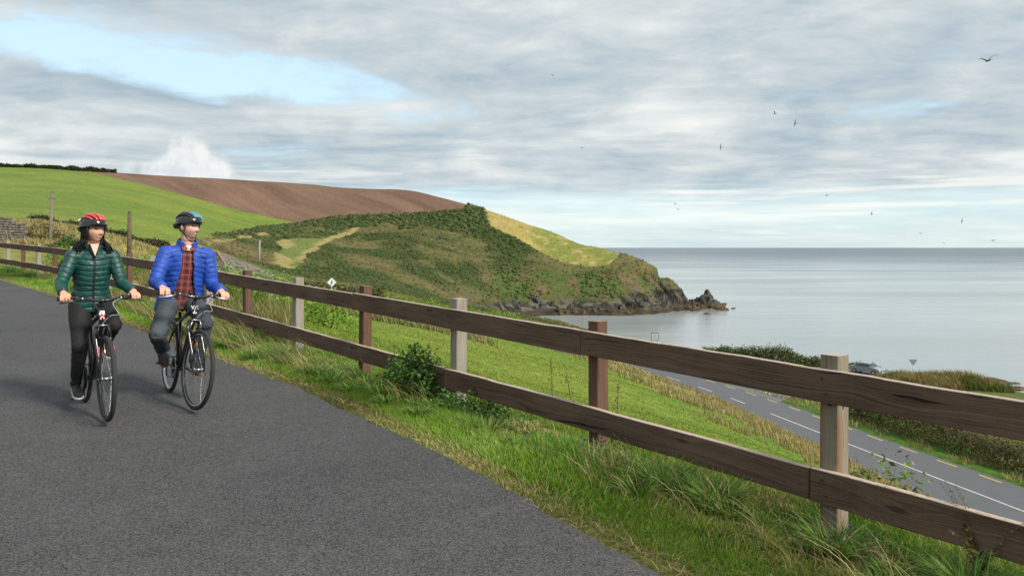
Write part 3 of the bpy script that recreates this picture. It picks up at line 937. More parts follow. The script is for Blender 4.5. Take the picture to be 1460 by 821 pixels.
def blades(base, h, w, lean_az, lean, c0, c1, segs=2, seed=0):
    """curved grass blades; returns vertices, triangles, colours"""
    g = np.random.default_rng(seed)
    N = len(base)
    face = g.uniform(0, 2 * np.pi, N)
    side = np.stack([np.cos(face), np.sin(face), np.zeros(N)], -1)
    ld = np.stack([np.cos(lean_az), np.sin(lean_az), np.zeros(N)], -1)
    ts = np.linspace(0, 1, segs + 1)
    V, C = [], []
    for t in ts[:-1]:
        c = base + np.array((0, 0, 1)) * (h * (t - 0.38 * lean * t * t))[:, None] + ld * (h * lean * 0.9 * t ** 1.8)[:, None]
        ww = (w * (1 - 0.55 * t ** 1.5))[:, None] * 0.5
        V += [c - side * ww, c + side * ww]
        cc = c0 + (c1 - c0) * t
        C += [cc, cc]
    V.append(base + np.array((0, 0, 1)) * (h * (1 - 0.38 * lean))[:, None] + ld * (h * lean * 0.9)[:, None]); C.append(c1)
    V = np.stack(V, 1); C = np.stack(C, 1)
    k = V.shape[1]
    T = []
    for j in range(segs - 1):
        a = 2 * j
        T += [(a, a + 1, a + 3), (a, a + 3, a + 2)]
    T.append((2 * segs - 2, 2 * segs - 1, 2 * segs))
    T = np.array(T)[None] + (np.arange(N) * k)[:, None, None]
    return V.reshape(-1, 3), T.reshape(-1, 3), C.reshape(-1, 3)
def merge(parts):
    V, T, C, o = [], [], [], 0
    for v, t, c in parts:
        V.append(v); T.append(t + o); C.append(c); o += len(v)
    return np.concatenate(V), np.concatenate(T), np.concatenate(C)
def stuff(name, parts, mat, label, cat):
    V, T, C = merge(parts)
    o = add(name, npmesh(name, V, tris=T, colors=C), mat)
    return tag(o, label, cat, kind='stuff')
def pick(g, cols, N, w=None):
    cols = np.array(cols)
    c = cols[g.choice(len(cols), N, p=w)]
    return c * g.uniform(0.62, 1.38, (N, 1)) * g.uniform(0.93, 1.07, (N, 3))

GREENS = [(0.175, 0.310, 0.026), (0.130, 0.260, 0.024), (0.250, 0.360, 0.036), (0.095, 0.205, 0.028)]
DARKS = [(0.085, 0.190, 0.028), (0.110, 0.230, 0.034), (0.070, 0.150, 0.032)]
STRAW = [(0.42, 0.33, 0.15), (0.33, 0.25, 0.10), (0.50, 0.42, 0.22), (0.25, 0.21, 0.07)]
WIND = math.atan2(-0.15, -0.95)

def verge(s0, s1, N, seed, tall=1.0, wide=1.0):
    g = np.random.default_rng(seed)
    s = g.uniform(s0, s1, N)
    e = edge_n(s); f = FENCE_N + bend(s) + 0.55
    n = e - 0.10 + (f - e + 0.10) * g.uniform(0, 1, N) ** 1.15
    q = (n - e)                                        # distance from the asphalt
    x, y = xy(s, n)
    z = height(x, y)
    d = np.hypot(x, y)
    cl = fbm(x / 0.55, y / 0.55, oct=3, seed=91)       # clumps
    cm = fbm(x / 1.4, y / 1.4, oct=2, seed=92)
    ds = fbm(x / 0.8 + 9, y / 0.8, oct=3, seed=93)     # dry patches
    tallness = sstep(q, 0.15, 1.15)
    h = (0.050 + 0.065 * g.uniform(0, 1, N)) * (0.5 + 0.5 * sstep(q, -0.1, 0.15)) + tallness * (0.045 + 0.20 * sstep(cl, 0.44, 0.68)) * g.uniform(0.5, 1.15, N) * tall
    h *= 1 - 0.72 * sstep(n - bend(s), 3.95, 4.25)
    h *= 0.55 + 0.75 * cm
    dryp = np.clip(0.05 + 0.50 * sstep(ds, 0.50, 0.68) * sstep(q, 0.3, 0.9) + 0.55 * (1 - sstep(q, 0.0, 0.16)), 0, 0.85)
    isdry = g.uniform(0, 1, N) < dryp
    dark = sstep(cl, 0.5, 0.66) * sstep(q, 0.35, 0.9)
    c1 = pick(g, GREENS, N); cd = pick(g, DARKS, N)
    c1 = np.where((g.uniform(0, 1, N) < dark * 0.75)[:, None], cd * 1.25, c1)
    c1[isdry] = pick(g, STRAW, int(isdry.sum()))
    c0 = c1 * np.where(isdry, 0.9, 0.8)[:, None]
    w = np.maximum(0.0062, 0.0008 * d) * g.uniform(0.7, 1.3, N) * wide * (1 + 0.7 * dark)
    laz = np.where(g.uniform(0, 1, N) < 0.45, WIND + g.normal(0, 0.7, N), g.uniform(0, 6.283, N))
    lean = np.clip(g.normal(0.55, 0.28, N), 0.05, 1.1)
    base = np.stack([x, y, z - 0.012], -1)
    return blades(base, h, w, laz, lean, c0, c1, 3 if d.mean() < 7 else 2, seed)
vparts = [verge(0.2, 8.5, 120000, 1), verge(8.5, 20, 62000, 2, 1.15), verge(20, 44, 34000, 3, 1.3)]
# long dry stalks that lean over, with seed heads
def stalks(N, s0, s1, n0, n1, seed, hmin=0.35, hmax=0.75):
    g = np.random.default_rng(seed)
    s = g.uniform(s0, s1, N); n = g.uniform(n0, n1, N) + bend(s)
    x, y = xy(s, n)
    keep = fbm(x / 0.9, y / 0.9, oct=3, seed=95) > 0.47
    x, y = x[keep], y[keep]; N = len(x)
    z = height(x, y); d = np.hypot(x, y)
    h = g.uniform(hmin, hmax, N)
    c1 = pick(g, STRAW, N); c0 = c1 * 0.75
    c0[:, 1] *= 1.1
    laz = WIND + g.normal(0, 0.55, N)
    return blades(np.stack([x, y, z - 0.01], -1), h, np.maximum(0.0035, 0.0005 * d) * g.uniform(0.8, 1.4, N), laz, np.clip(g.normal(0.8, 0.22, N), 0.3, 1.2), c0, c1, 4, seed)
vparts.append(stalks(1300, 1.0, 9, 3.5, 4.3, 21, 0.20, 0.42))
vparts.append(stalks(2200, 9, 22, 3.4, 4.4, 22, 0.26, 0.52))
# arching tussocks of broad dark blades
def tussocks(spots, seed):
    g = np.random.default_rng(seed); out = []
    for (s, n, r_, k) in spots:
        x0, y0 = xy(s, n + float(bend(s)))
        a = g.uniform(0, 6.283, k); r = r_ * 0.35 * np.sqrt(g.uniform(0, 1, k))
        x, y = x0 + np.cos(a) * r, y0 + np.sin(a) * r
        z = height(x, y)
        dry = g.uniform(0, 1, k) < 0.10
        c1 = pick(g, DARKS + [(0.12, 0.25, 0.035), (0.16, 0.29, 0.04)], k); c1[dry] = pick(g, STRAW, int(dry.sum()))
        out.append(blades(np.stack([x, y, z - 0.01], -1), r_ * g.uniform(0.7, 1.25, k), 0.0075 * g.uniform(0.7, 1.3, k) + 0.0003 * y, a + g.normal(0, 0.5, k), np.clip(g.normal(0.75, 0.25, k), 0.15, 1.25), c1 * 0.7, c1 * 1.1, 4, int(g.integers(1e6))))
    return out
tg = np.random.default_rng(77)
tsp = [(3.6, 4.05, 0.30, 420), (3.2, 4.1, 0.28, 360), (2.35, 4.0, 0.24, 300), (4.0, 3.95, 0.24, 260), (1.7, 4.1, 0.27, 300)]
tsp += [(float(tg.uniform(0.8, 9.5)), float(tg.uniform(3.55, 4.1)), float(tg.uniform(0.12, 0.22)), int(tg.integers(110, 220))) for _ in range(46)]
tsp += [(float(tg.uniform(9.5, 24)), float(tg.uniform(3.4, 4.15)), float(tg.uniform(0.16, 0.30)), int(tg.integers(90, 160))) for _ in range(50)]
vparts += tussocks(tsp, 78)
# straw and clippings lying along the crumbled edge
g = np.random.default_rng(79); N = 5200
s = g.uniform(0.5, 22, N) ** 1.0; n = edge_n(s) + g.normal(0.02, 0.09, N)
x, y = xy(s, n); z = np.maximum(height(x, y), fz(s) + 0.145 + 0.030 * (n < edge_n(s)))
c1 = pick(g, STRAW + [(0.16, 0.11, 0.06)], N)
vparts.append(blades(np.stack([x, y, z + 0.004], -1), g.uniform(0.02, 0.09, N), np.maximum(0.003, 0.0007 * y), g.uniform(0, 6.28, N), g.uniform(1.9, 2.4, N), c1 * 0.8, c1, 2, 80))
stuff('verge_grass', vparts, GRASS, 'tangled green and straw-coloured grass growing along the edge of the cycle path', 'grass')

# field beyond the fence, dry belt above the road, hay slope on the left
def field(N, dmin, dmax, cmin, cmax, seed, hfun, kind):
    g = np.random.default_rng(seed)
    u = (g.uniform(cmin, cmax, N) - 730) / FPX
    d = dmin * (dmax / dmin) ** g.uniform(0, 1, N)
    x, y = u * d, d
    s, n = sn(x, y)
    rd, rz, rp_ = road_info(x, y)
    ok = (n - bend(s) > 4.75) & (rd > 4.6)
    f2 = fbm(x / 3.2, y / 3.2, oct=4, seed=42)
    if kind == 'lawn': ok &= (rd > 17.0) & ~((d > 52) & (u < -0.02))
    if kind == 'belt': ok &= (rd < 20 + (f2 - .5) * 10) & (fbm(x / 2.2, y / 2.2, oct=3, seed=97) > 0.40)
    if kind == 'hay': ok &= n - bend(s) > 9.0
    if kind == 'rough': ok &= (fbm(x / 2.5, y / 2.5, oct=3, seed=98) > 0.46) & (g.uniform(0, 1, N) < 1 - sstep(u * FPX + 730 + (f2 - .5) * 120, 560, 720))
    x, y, d = x[ok], y[ok], d[ok]; N = len(x); f2 = f2[ok]; n = n[ok]; s = s[ok]
    z = height(x, y)
    f1 = fbm(x / 14, y / 14, oct=4, seed=41)
    h, cols, w8 = hfun(g, N, f1, f2, n - bend(s))
    c1 = pick(g, cols, N, w8); c0 = c1 * 0.88
    w = np.maximum(0.005, 0.00085 * d) * g.uniform(0.8, 1.4, N)
    laz = np.where(g.uniform(0, 1, N) < 0.5, WIND + g.normal(0, 0.6, N), g.uniform(0, 6.283, N))
    return blades(np.stack([x, y, z - 0.02], -1), h, w, laz, np.clip(g.normal(0.45, 0.25, N), 0.05, 1), c0, c1, 2, seed)
lawnf = lambda g, N, f1, f2, n: ((0.035 + 0.04 * g.uniform(0, 1, N) + 0.10 * sstep(-n, -6.5, -4.8) * g.uniform(0, 1, N) + 0.06 * f2),
                                 [(0.185, 0.255, 0.032), (0.145, 0.225, 0.028), (0.22, 0.28, 0.045), (0.30, 0.28, 0.09)], [0.4, 0.35, 0.17, 0.08])
beltf = lambda g, N, f1, f2, n: (0.18 + 0.42 * g.uniform(0, 1, N) * (0.5 + f2), STRAW + [(0.16, 0.20, 0.04), (0.36, 0.32, 0.12)], [0.2, 0.2, 0.14, 0.16, 0.15, 0.15])
roughf = lambda g, N, f1, f2, n: (0.25 + 0.5 * g.uniform(0, 1, N) * (0.5 + f2), STRAW[:2] + [(0.12, 0.17, 0.035), (0.08, 0.13, 0.03), (0.20, 0.20, 0.06)], [0.2, 0.15, 0.25, 0.2, 0.2])
hayf = lambda g, N, f1, f2, n: (0.25 + 0.35 * g.uniform(0, 1, N), STRAW + [(0.20, 0.21, 0.06)], [0.25, 0.25, 0.15, 0.15, 0.2])
stuff('field_grass', [field(16000, 3.4, 7, 1000, 1580, 30, lawnf, 'lawn'), field(110000, 6, 26, 340, 1480, 31, lawnf, 'lawn'), field(60000, 26, 70, 340, 1480, 32, lawnf, 'lawn')], GRASS,
      'short bright green mown grass of the sloping field beyond the fence', 'grass')
stuff('dry_grass_belt', [field(120000, 20, 112, 700, 1480, 33, beltf, 'belt')], GRASS, 'tall straw-yellow grass along the top of the road bank', 'grass')
stuff('rough_grass', [field(26000, 50, 72, 330, 720, 34, roughf, 'rough'), field(14000, 12, 30, 200, 420, 36, roughf, 'rough')], GRASS, 'rough tussocky grass along the far side of the field', 'grass')
stuff('hay_slope_grass', [field(45000, 24, 100, -20, 300, 35, hayf, 'hay')], GRASS, 'pale dry grass on the slope behind the fence at the left', 'grass')

# ---- leafy masses
def leaves(cent, size, cols, g, aspect=0.6, upbias=0.4, w=None):
    """one folded leaf (two triangles) at every centre"""
    N = len(cent)
    a = g.normal(0, 1, (N, 3)); a[:, 2] *= 0.6
    a /= np.linalg.norm(a, axis=1, keepdims=True)
    nrm = g.normal(0, 1, (N, 3)); nrm[:, 2] = np.abs(nrm[:, 2]) + upbias
    b = np.cross(nrm, a); b /= np.maximum(np.linalg.norm(b, axis=1, keepdims=True), 1e-6)
    up = np.cross(a, b)
    sz = (size * g.uniform(0.6, 1.35, N))[:, None]
    V = np.stack([cent - a * sz * 0.5, cent + b * sz * aspect * 0.5 - up * sz * 0.08, cent + a * sz * 0.5 - up * sz * 0.12, cent - b * sz * aspect * 0.5 - up * sz * 0.08], 1)
    T = np.array([(0, 1, 2), (0, 2, 3)])[None] + (np.arange(N) * 4)[:, None, None]
    c = pick(g, cols, N, w)
    return V.reshape(-1, 3), T.reshape(-1, 3), np.repeat(c, 4, 0)
def bush_points(c, r, N, g, seed=0, lump=0.35, fill=0.55):
    """points in a lumpy dome, thickest near its skin"""
    v = g.normal(0, 1, (N, 3)); v /= np.linalg.norm(v, axis=1, keepdims=True)
    v[:, 2] = np.abs(v[:, 2]) * 1.0 - 0.12
    k = 1 + lump * 2 * (fbm(v[:, 0] * 2.2 + seed, v[:, 1] * 2.2, v[:, 2] * 2.2, oct=3, seed=seed + 5) - 0.5) * 2
    rad_ = (fill + (1 - fill) * g.uniform(0, 1, N) ** 0.6) * k
    return np.array(c) + v * np.array(r) * rad_[:, None]
TWIG = plain('twig_bark', (0.10, 0.075, 0.05), 0.9)
def twigs(c, r, n, seed, rad0=0.008):
    rd = random.Random(seed)
    mb = MB()
    for _ in range(n):
        a = rd.uniform(0, 6.28); q = rd.uniform(0.5, 0.95)
        p1 = Vector((c[0] + math.cos(a) * r[0] * q * .5, c[1] + math.sin(a) * r[1] * q * .5, c[2] + r[2] * 0.45))
        p2 = Vector((c[0] + math.cos(a + .3) * r[0] * q, c[1] + math.sin(a + .3) * r[1] * q, c[2] + r[2] * rd.uniform(.5, .9)))
        mb.tube([(c[0] + rd.uniform(-.1, .1) * r[0], c[1] + rd.uniform(-.1, .1) * r[1], c[2] - 0.05), p1, p2], [rad0, rad0 * .7, rad0 * .3], 5)
    return mb
def bush(name, label, c, r, N, size, cols, seed, cat='bush', group=None, ntw=10, rad0=0.008, lump=0.35, upbias=0.4):
    g = np.random.default_rng(seed)
    root = empty(name, c)
    tag(root, label, cat, group)
    p = bush_points((0, 0, 0), r, N, g, seed, lump)
    V, T, C = leaves(p, size, cols, g, upbias=upbias)
    add('foliage', npmesh('foliage', V, tris=T, colors=C), LEAF, root)
    twigs((0, 0, 0), r, ntw, seed, rad0).build('stems', TWIG, root)['kind'] = 'stuff'
    return root
def hedge(name, label, line, hgt, wid, N, size, cols, seed, cat='hedge', group=None, w=None, var=1.1):
    """leafy hedge along a ground polyline with a wavering top"""
    g = np.random.default_rng(seed)
    line = np.array(line, float)
    acc = np.r_[0, np.cumsum(np.hypot(*np.diff(line, axis=0).T))]
    t = g.uniform(0, acc[-1], N)
    x = np.interp(t, acc, line[:, 0]); y = np.interp(t, acc, line[:, 1])
    dx = np.gradient(np.interp(np.r_[t, 0], acc, line[:, 0]))
    seg = np.clip(np.searchsorted(acc, t) - 1, 0, len(line) - 2)
    tv = np.diff(line, axis=0)[seg]; tv = tv / np.linalg.norm(tv, axis=1, keepdims=True)
    nv = np.stack([tv[:, 1], -tv[:, 0]], -1)
    hh = hgt * (1 - var / 2 + var * fbm(t / (wid * 1.3), t * 0, oct=4, seed=seed))
    a = g.uniform(-1, 1, N)
    top = np.sqrt(np.clip(1 - np.abs(a) ** 2.6, 0, 1))
    q = g.uniform(0, 1, N) ** 0.45
    zz = hh * top * q * (1 + 0.12 * g.normal(0, 1, N))
    lat = a * wid * 0.5 * (0.85 + 0.4 * fbm(t / wid, zz / wid, oct=2, seed=seed + 3))
    px_, py_ = x + nv[:, 0] * lat, y + nv[:, 1] * lat
    gz_ = height(px_, py_)
    org = Vector((line[0][0], line[0][1], h1(line[0][0], line[0][1])))
    root = empty(name, org)
    tag(root, label, cat, group)
    cent = np.stack([px_, py_, gz_ + zz], -1) - np.array(org)
    V, T, C = leaves(cent, size, cols, g, w=w)
    add('foliage', npmesh('foliage', V, tris=T, colors=C), LEAF, root)
    mb = MB()
    rd = random.Random(seed)
    for k in range(int(acc[-1] / (wid * 0.8)) + 2):
        tt = rd.uniform(0, acc[-1]); X_ = np.interp(tt, acc, line[:, 0]); Y_ = np.interp(tt, acc, line[:, 1]); Z_ = h1(X_, Y_)
        b = Vector((X_, Y_, Z_)) - org
        mb.tube([b - Vector((0, 0, .1)), b + Vector((rd.uniform(-.2, .2) * wid, rd.uniform(-.2, .2) * wid, hgt * .45)), b + Vector((rd.uniform(-.4, .4) * wid, rd.uniform(-.4, .4) * wid, hgt * .8))], [0.03 * wid, 0.02 * wid, 0.008 * wid], 5)
    mb.build('stems', TWIG, root)['kind'] = 'stuff'
    return root

# bright clipped hedge just below the far fence
hs = np.arange(15.5, 41, 2.5)
hedge('clipped_hedge', 'bright green low hedge running behind the far left end of the fence', [xy(s, FENCE_N + float(bend(s)) + 3.0) for s in hs], 1.0, 1.0, 26000, 0.07,
      [(0.17, 0.31, 0.025), (0.23, 0.37, 0.035), (0.11, 0.22, 0.022)], 41, var=0.5)
def ray(c, d): return ((c - 730) / FPX * d, d)
hedge('garden_hedge', 'long yellow-green hedge top at the far edge of the field', [ray(548, 74), ray(590, 75), ray(640, 77), ray(700, 80), ray(745, 84)], 1.75, 1.4, 17000, 0.13,
      [(0.18, 0.29, 0.02), (0.22, 0.33, 0.03), (0.12, 0.21, 0.02)], 42, var=0.3)
hedge('field_shrubs', 'loose green shrubs growing between the fence and the tiled roof', [ray(285, 25), ray(330, 25), ray(352, 26)], 0.42, 1.6, 7000, 0.08,
      [(0.09, 0.17, 0.025), (0.15, 0.23, 0.04), (0.06, 0.11, 0.02)], 43)
hedge('scrub_hedge', 'olive green scrub bank below the headland, left of the diamond sign', [ray(390, 88), ray(430, 86), ray(470, 92), ray(540, 96)], 2.0, 4.5, 14000, 0.30,
      [(0.09, 0.10, 0.03), (0.06, 0.09, 0.025), (0.13, 0.11, 0.04)], 44)
rh = [tuple(road_pt(np.array([float(p)]), np.array([7.6]))[0][:2]) for p in np.arange(58, 108, 4)]
hedge('roadside_hedge', 'olive and brown hedge bank along the seaward side of the valley road', rh, 1.75, 2.4, 42000, 0.16,
      [(0.085, 0.085, 0.026), (0.13, 0.105, 0.038), (0.05, 0.065, 0.02), (0.16, 0.115, 0.05)], 45)
hedge('shore_thicket', 'dark green thicket on the shore behind the parked car', [ray(1003, 122), ray(1050, 120), ray(1100, 117), ray(1150, 116), ray(1200, 115), ray(1245, 114), ray(1290, 113)], 2.1, 4.5, 26000, 0.26,
      [(0.075, 0.115, 0.028), (0.115, 0.140, 0.038), (0.05, 0.08, 0.022), (0.15, 0.125, 0.05)], 46, var=1.5)
hedge('hilltop_hedgerow', 'thin dark hedgerow on the skyline above the green pasture', [ray(-60, 338), ray(0, 344), ray(60, 352), ray(120, 362), ray(165, 372)], 1.7, 3.0, 7000, 0.9,
      [(0.035, 0.05, 0.018), (0.05, 0.06, 0.022)], 47)
hedge('pasture_hedge', 'dark low hedge along the bottom of the green pasture', [ray(45, 84), ray(80, 88), ray(130, 92), ray(175, 98), ray(215, 104), ray(240, 108)], 1.0, 1.6, 9000, 0.28,
      [(0.05, 0.055, 0.022), (0.09, 0.08, 0.035), (0.05, 0.075, 0.02)], 48)
bush('dark_shrub', 'round dark green shrub in dry grass beside the leaning pole', (*ray(92, 40), h1(*ray(92, 40)) - 0.05), (0.9, 0.8, 1.0), 2600, 0.13, [(0.05, 0.11, 0.02), (0.08, 0.15, 0.03)], 51)
bush('brown_shrub', 'rounded brown-olive shrub just left of the diamond sign', (*ray(452, 84), h1(*ray(452, 84)) - 0.1), (1.9, 1.5, 2.3), 2600, 0.22, [(0.11, 0.09, 0.035), (0.08, 0.08, 0.03)], 52, rad0=0.02)
bush('sapling_bush', 'small bright green bush above the top rail beside the square sign', (*ray(957, 104), h1(*ray(957, 104))), (0.75, 0.6, 2.75), 1500, 0.22, [(0.05, 0.11, 0.02), (0.09, 0.16, 0.03)], 53, rad0=0.02, lump=0.5)
bush('round_bush', 'dark green round bush at the left end of the shore thicket', (*ray(1032, 112), h1(*ray(1032, 112))), (1.5, 1.3, 2.6), 2400, 0.24, [(0.04, 0.09, 0.02), (0.07, 0.12, 0.03)], 54, rad0=0.02)
bush('rough_shrub', 'brown and green scrubby shrubs on top of the stone wall bank', (*ray(58, 62), h1(*ray(58, 62)) - 0.1), (2.6, 1.2, 1.5), 2600, 0.16, [(0.13, 0.10, 0.04), (0.08, 0.09, 0.03), (0.20, 0.16, 0.07)], 55)

# golden grass mound by the shore turning
g = np.random.default_rng(61)
N = 24000
mu = np.array(ray(1335, 91)); a = g.uniform(0, 6.283, N); r = np.sqrt(g.uniform(0, 1, N))
mx_, my_ = mu[0] + np.cos(a) * r * 8.6, mu[1] + np.sin(a) * r * 4.4
mz = height(mx_, my_)
dome = (1 - r ** 2) * (0.7 + 1.6 * fbm(mx_ / 2.5, my_ / 2.5, oct=3, seed=66))
c1 = pick(g, [(0.36, 0.27, 0.11), (0.42, 0.33, 0.15), (0.25, 0.21, 0.07), (0.15, 0.17, 0.045)], N, [0.35, 0.25, 0.2, 0.2])
gr = (fbm(mx_ / 2.2 + 4, my_ / 2.2, oct=3, seed=67) + 0.35 * r) > 0.80
c1[gr] = pick(g, [(0.12, 0.16, 0.035), (0.18, 0.18, 0.05)], int(gr.sum()))
mparts = [blades(np.stack([mx_, my_, mz + dome * g.uniform(0.2, 1, N)], -1), 0.5 + 0.7 * g.uniform(0, 1, N), np.full(N, 0.06), WIND + g.normal(0, 0.8, N), np.clip(g.normal(.4, .2, N), .05, 1), c1 * .7, c1, 2, 62)]
stuff('golden_grass', mparts, GRASS, 'mound of tall golden-brown grass on the shore beside the yield sign', 'grass')

# scrub over the headland: individual clumps read as one cover
g = np.random.default_rng(71)
dens = (S * keep * (Z > 2.2))
cell = np.gradient(X, axis=1) * np.gradient(Y, axis=0)
wgt = (dens * cell).ravel(); wgt /= wgt.sum()
N = 42000
ii = g.choice(X.size, N, p=wgt)
bx = X.ravel()[ii] + g.uniform(-.5, .5, N); by = Y.ravel()[ii] + g.uniform(-.5, .5, N); bz = Z.ravel()[ii]; bs = S.ravel()[ii]; bc_ = C.reshape(-1, 3)[ii]
oct_v = np.array([(1, 0, 0), (0, 1, 0), (-1, 0, 0), (0, -1, 0), (.62, .62, .62), (-.62, .62, .62), (-.62, -.62, .62), (.62, -.62, .62), (0, 0, 1.0), (.75, .1, .55), (-.1, .75, .55)], float)[:9]
oct_t = np.array([(0, 1, 4), (1, 2, 5), (2, 3, 6), (3, 0, 7), (4, 8, 7), (5, 8, 4), (6, 8, 5), (7, 8, 6), (0, 4, 7), (1, 5, 4), (2, 6, 5), (3, 7, 6)])
sz = g.uniform(0.20, 0.55, N) * (0.55 + 0.95 * bs ** 2)
V = oct_v[None] * np.stack([sz * g.uniform(.8, 1.5, N), sz * g.uniform(.8, 1.3, N), sz * g.uniform(.7, 1.25, N)], -1)[:, None]
V = V * g.uniform(0.6, 1.35, (N, 9, 1))
ra = g.uniform(0, 6.28, N)[:, None]
V = np.stack([V[..., 0] * np.cos(ra) - V[..., 1] * np.sin(ra), V[..., 0] * np.sin(ra) + V[..., 1] * np.cos(ra), V[..., 2] - 0.1 * sz[:, None]], -1)
V += np.stack([bx, by, bz], -1)[:, None]
cc = pick(g, [(0.030, 0.055, 0.017), (0.045, 0.075, 0.020), (0.085, 0.085, 0.032), (0.11, 0.075, 0.045)], N, [0.36, 0.3, 0.22, 0.12])
dk = pick(g, [(0.034, 0.056, 0.019), (0.050, 0.074, 0.024), (0.075, 0.082, 0.030)], N)
cc = np.where((bs > 0.9)[:, None], dk, cc * 0.34 + bc_ * 0.70)
T = oct_t[None] + (np.arange(N) * 9)[:, None, None]
scr = add('gorse_scrub', npmesh('gorse_scrub', V.reshape(-1, 3), tris=T.reshape(-1, 3), colors=np.repeat(cc, 9, 0) * g.uniform(.8, 1.25, (N * 9, 1)), smooth=False), SCRUB)
tag(scr, 'dark gorse and heather scrub covering the headland slopes', 'scrub', kind='stuff')
# ------------------------------------------------------------------ bicycles
BLACK_PAINT = plain('black_frame_paint', (0.014, 0.014, 0.016), 0.28, 0.0, 0.1, 20, coat=0.5)
RUBBER = plain('tyre_rubber', (0.022, 0.022, 0.023), 0.8, bump=0.3, scale=200)
GRIPM = plain('grip_rubber', (0.016, 0.016, 0.017), 0.75, bump=0.5, scale=260)
STEEL = plain('brushed_steel', (0.42, 0.42, 0.43), 0.34, 1.0, 0.1, 80)
DARKMETAL = plain('dark_metal', (0.05, 0.05, 0.055), 0.4, 0.8, 0.15, 60)
ALLOY = plain('bright_alloy', (0.62, 0.62, 0.62), 0.38, 0.9, 0.08, 60)
SADDLEM = plain('saddle_vinyl', (0.018, 0.018, 0.02), 0.5)
WHITEM = plain('white_decal', (0.75, 0.75, 0.74), 0.5)
REDM = plain('red_decal', (0.52, 0.085, 0.10), 0.4)
ORANGEM = plain('orange_reflector', (0.85, 0.30, 0.02), 0.3)
CABLEM = plain('cable_housing', (0.03, 0.03, 0.032), 0.45)
GREYCABLE = plain('grey_cable', (0.35, 0.35, 0.36), 0.4)

def spline(pts, n=6):
    """Catmull-Rom resampling"""
    p = [Vector(q) for q in pts]
    p = [p[0] * 2 - p[1]] + p + [p[-1] * 2 - p[-2]]
    out = []
    for i in range(1, len(p) - 2):
        for k in range(n):
            t = k / n
            out.append(0.5 * ((2 * p[i]) + (p[i + 1] - p[i - 1]) * t + (2 * p[i - 1] - 5 * p[i] + 4 * p[i + 1] - p[i + 2]) * t * t + (3 * p[i] - p[i - 1] - 3 * p[i + 1] + p[i + 2]) * t ** 3))
    return out + [p[-2]]

def text_mesh(name, body, size, mat, parent, M, extrude=0.0008, xs=1.0):
    cu = bpy.data.curves.new(name, 'FONT')
    cu.body = body; cu.size = size; cu.extrude = extrude; cu.align_x = 'CENTER'; cu.align_y = 'CENTER'
    t = bpy.data.objects.new(name, cu)
    COL.objects.link(t)
    dg = bpy.context.evaluated_depsgraph_get()
    me = bpy.data.meshes.new_from_object(t.evaluated_get(dg))
    bpy.data.objects.remove(t); bpy.data.curves.remove(cu)
    o = add(name, me, mat, parent)
    o.matrix_local = M @ Matrix.Diagonal((xs, 1, 1, 1))
    return o

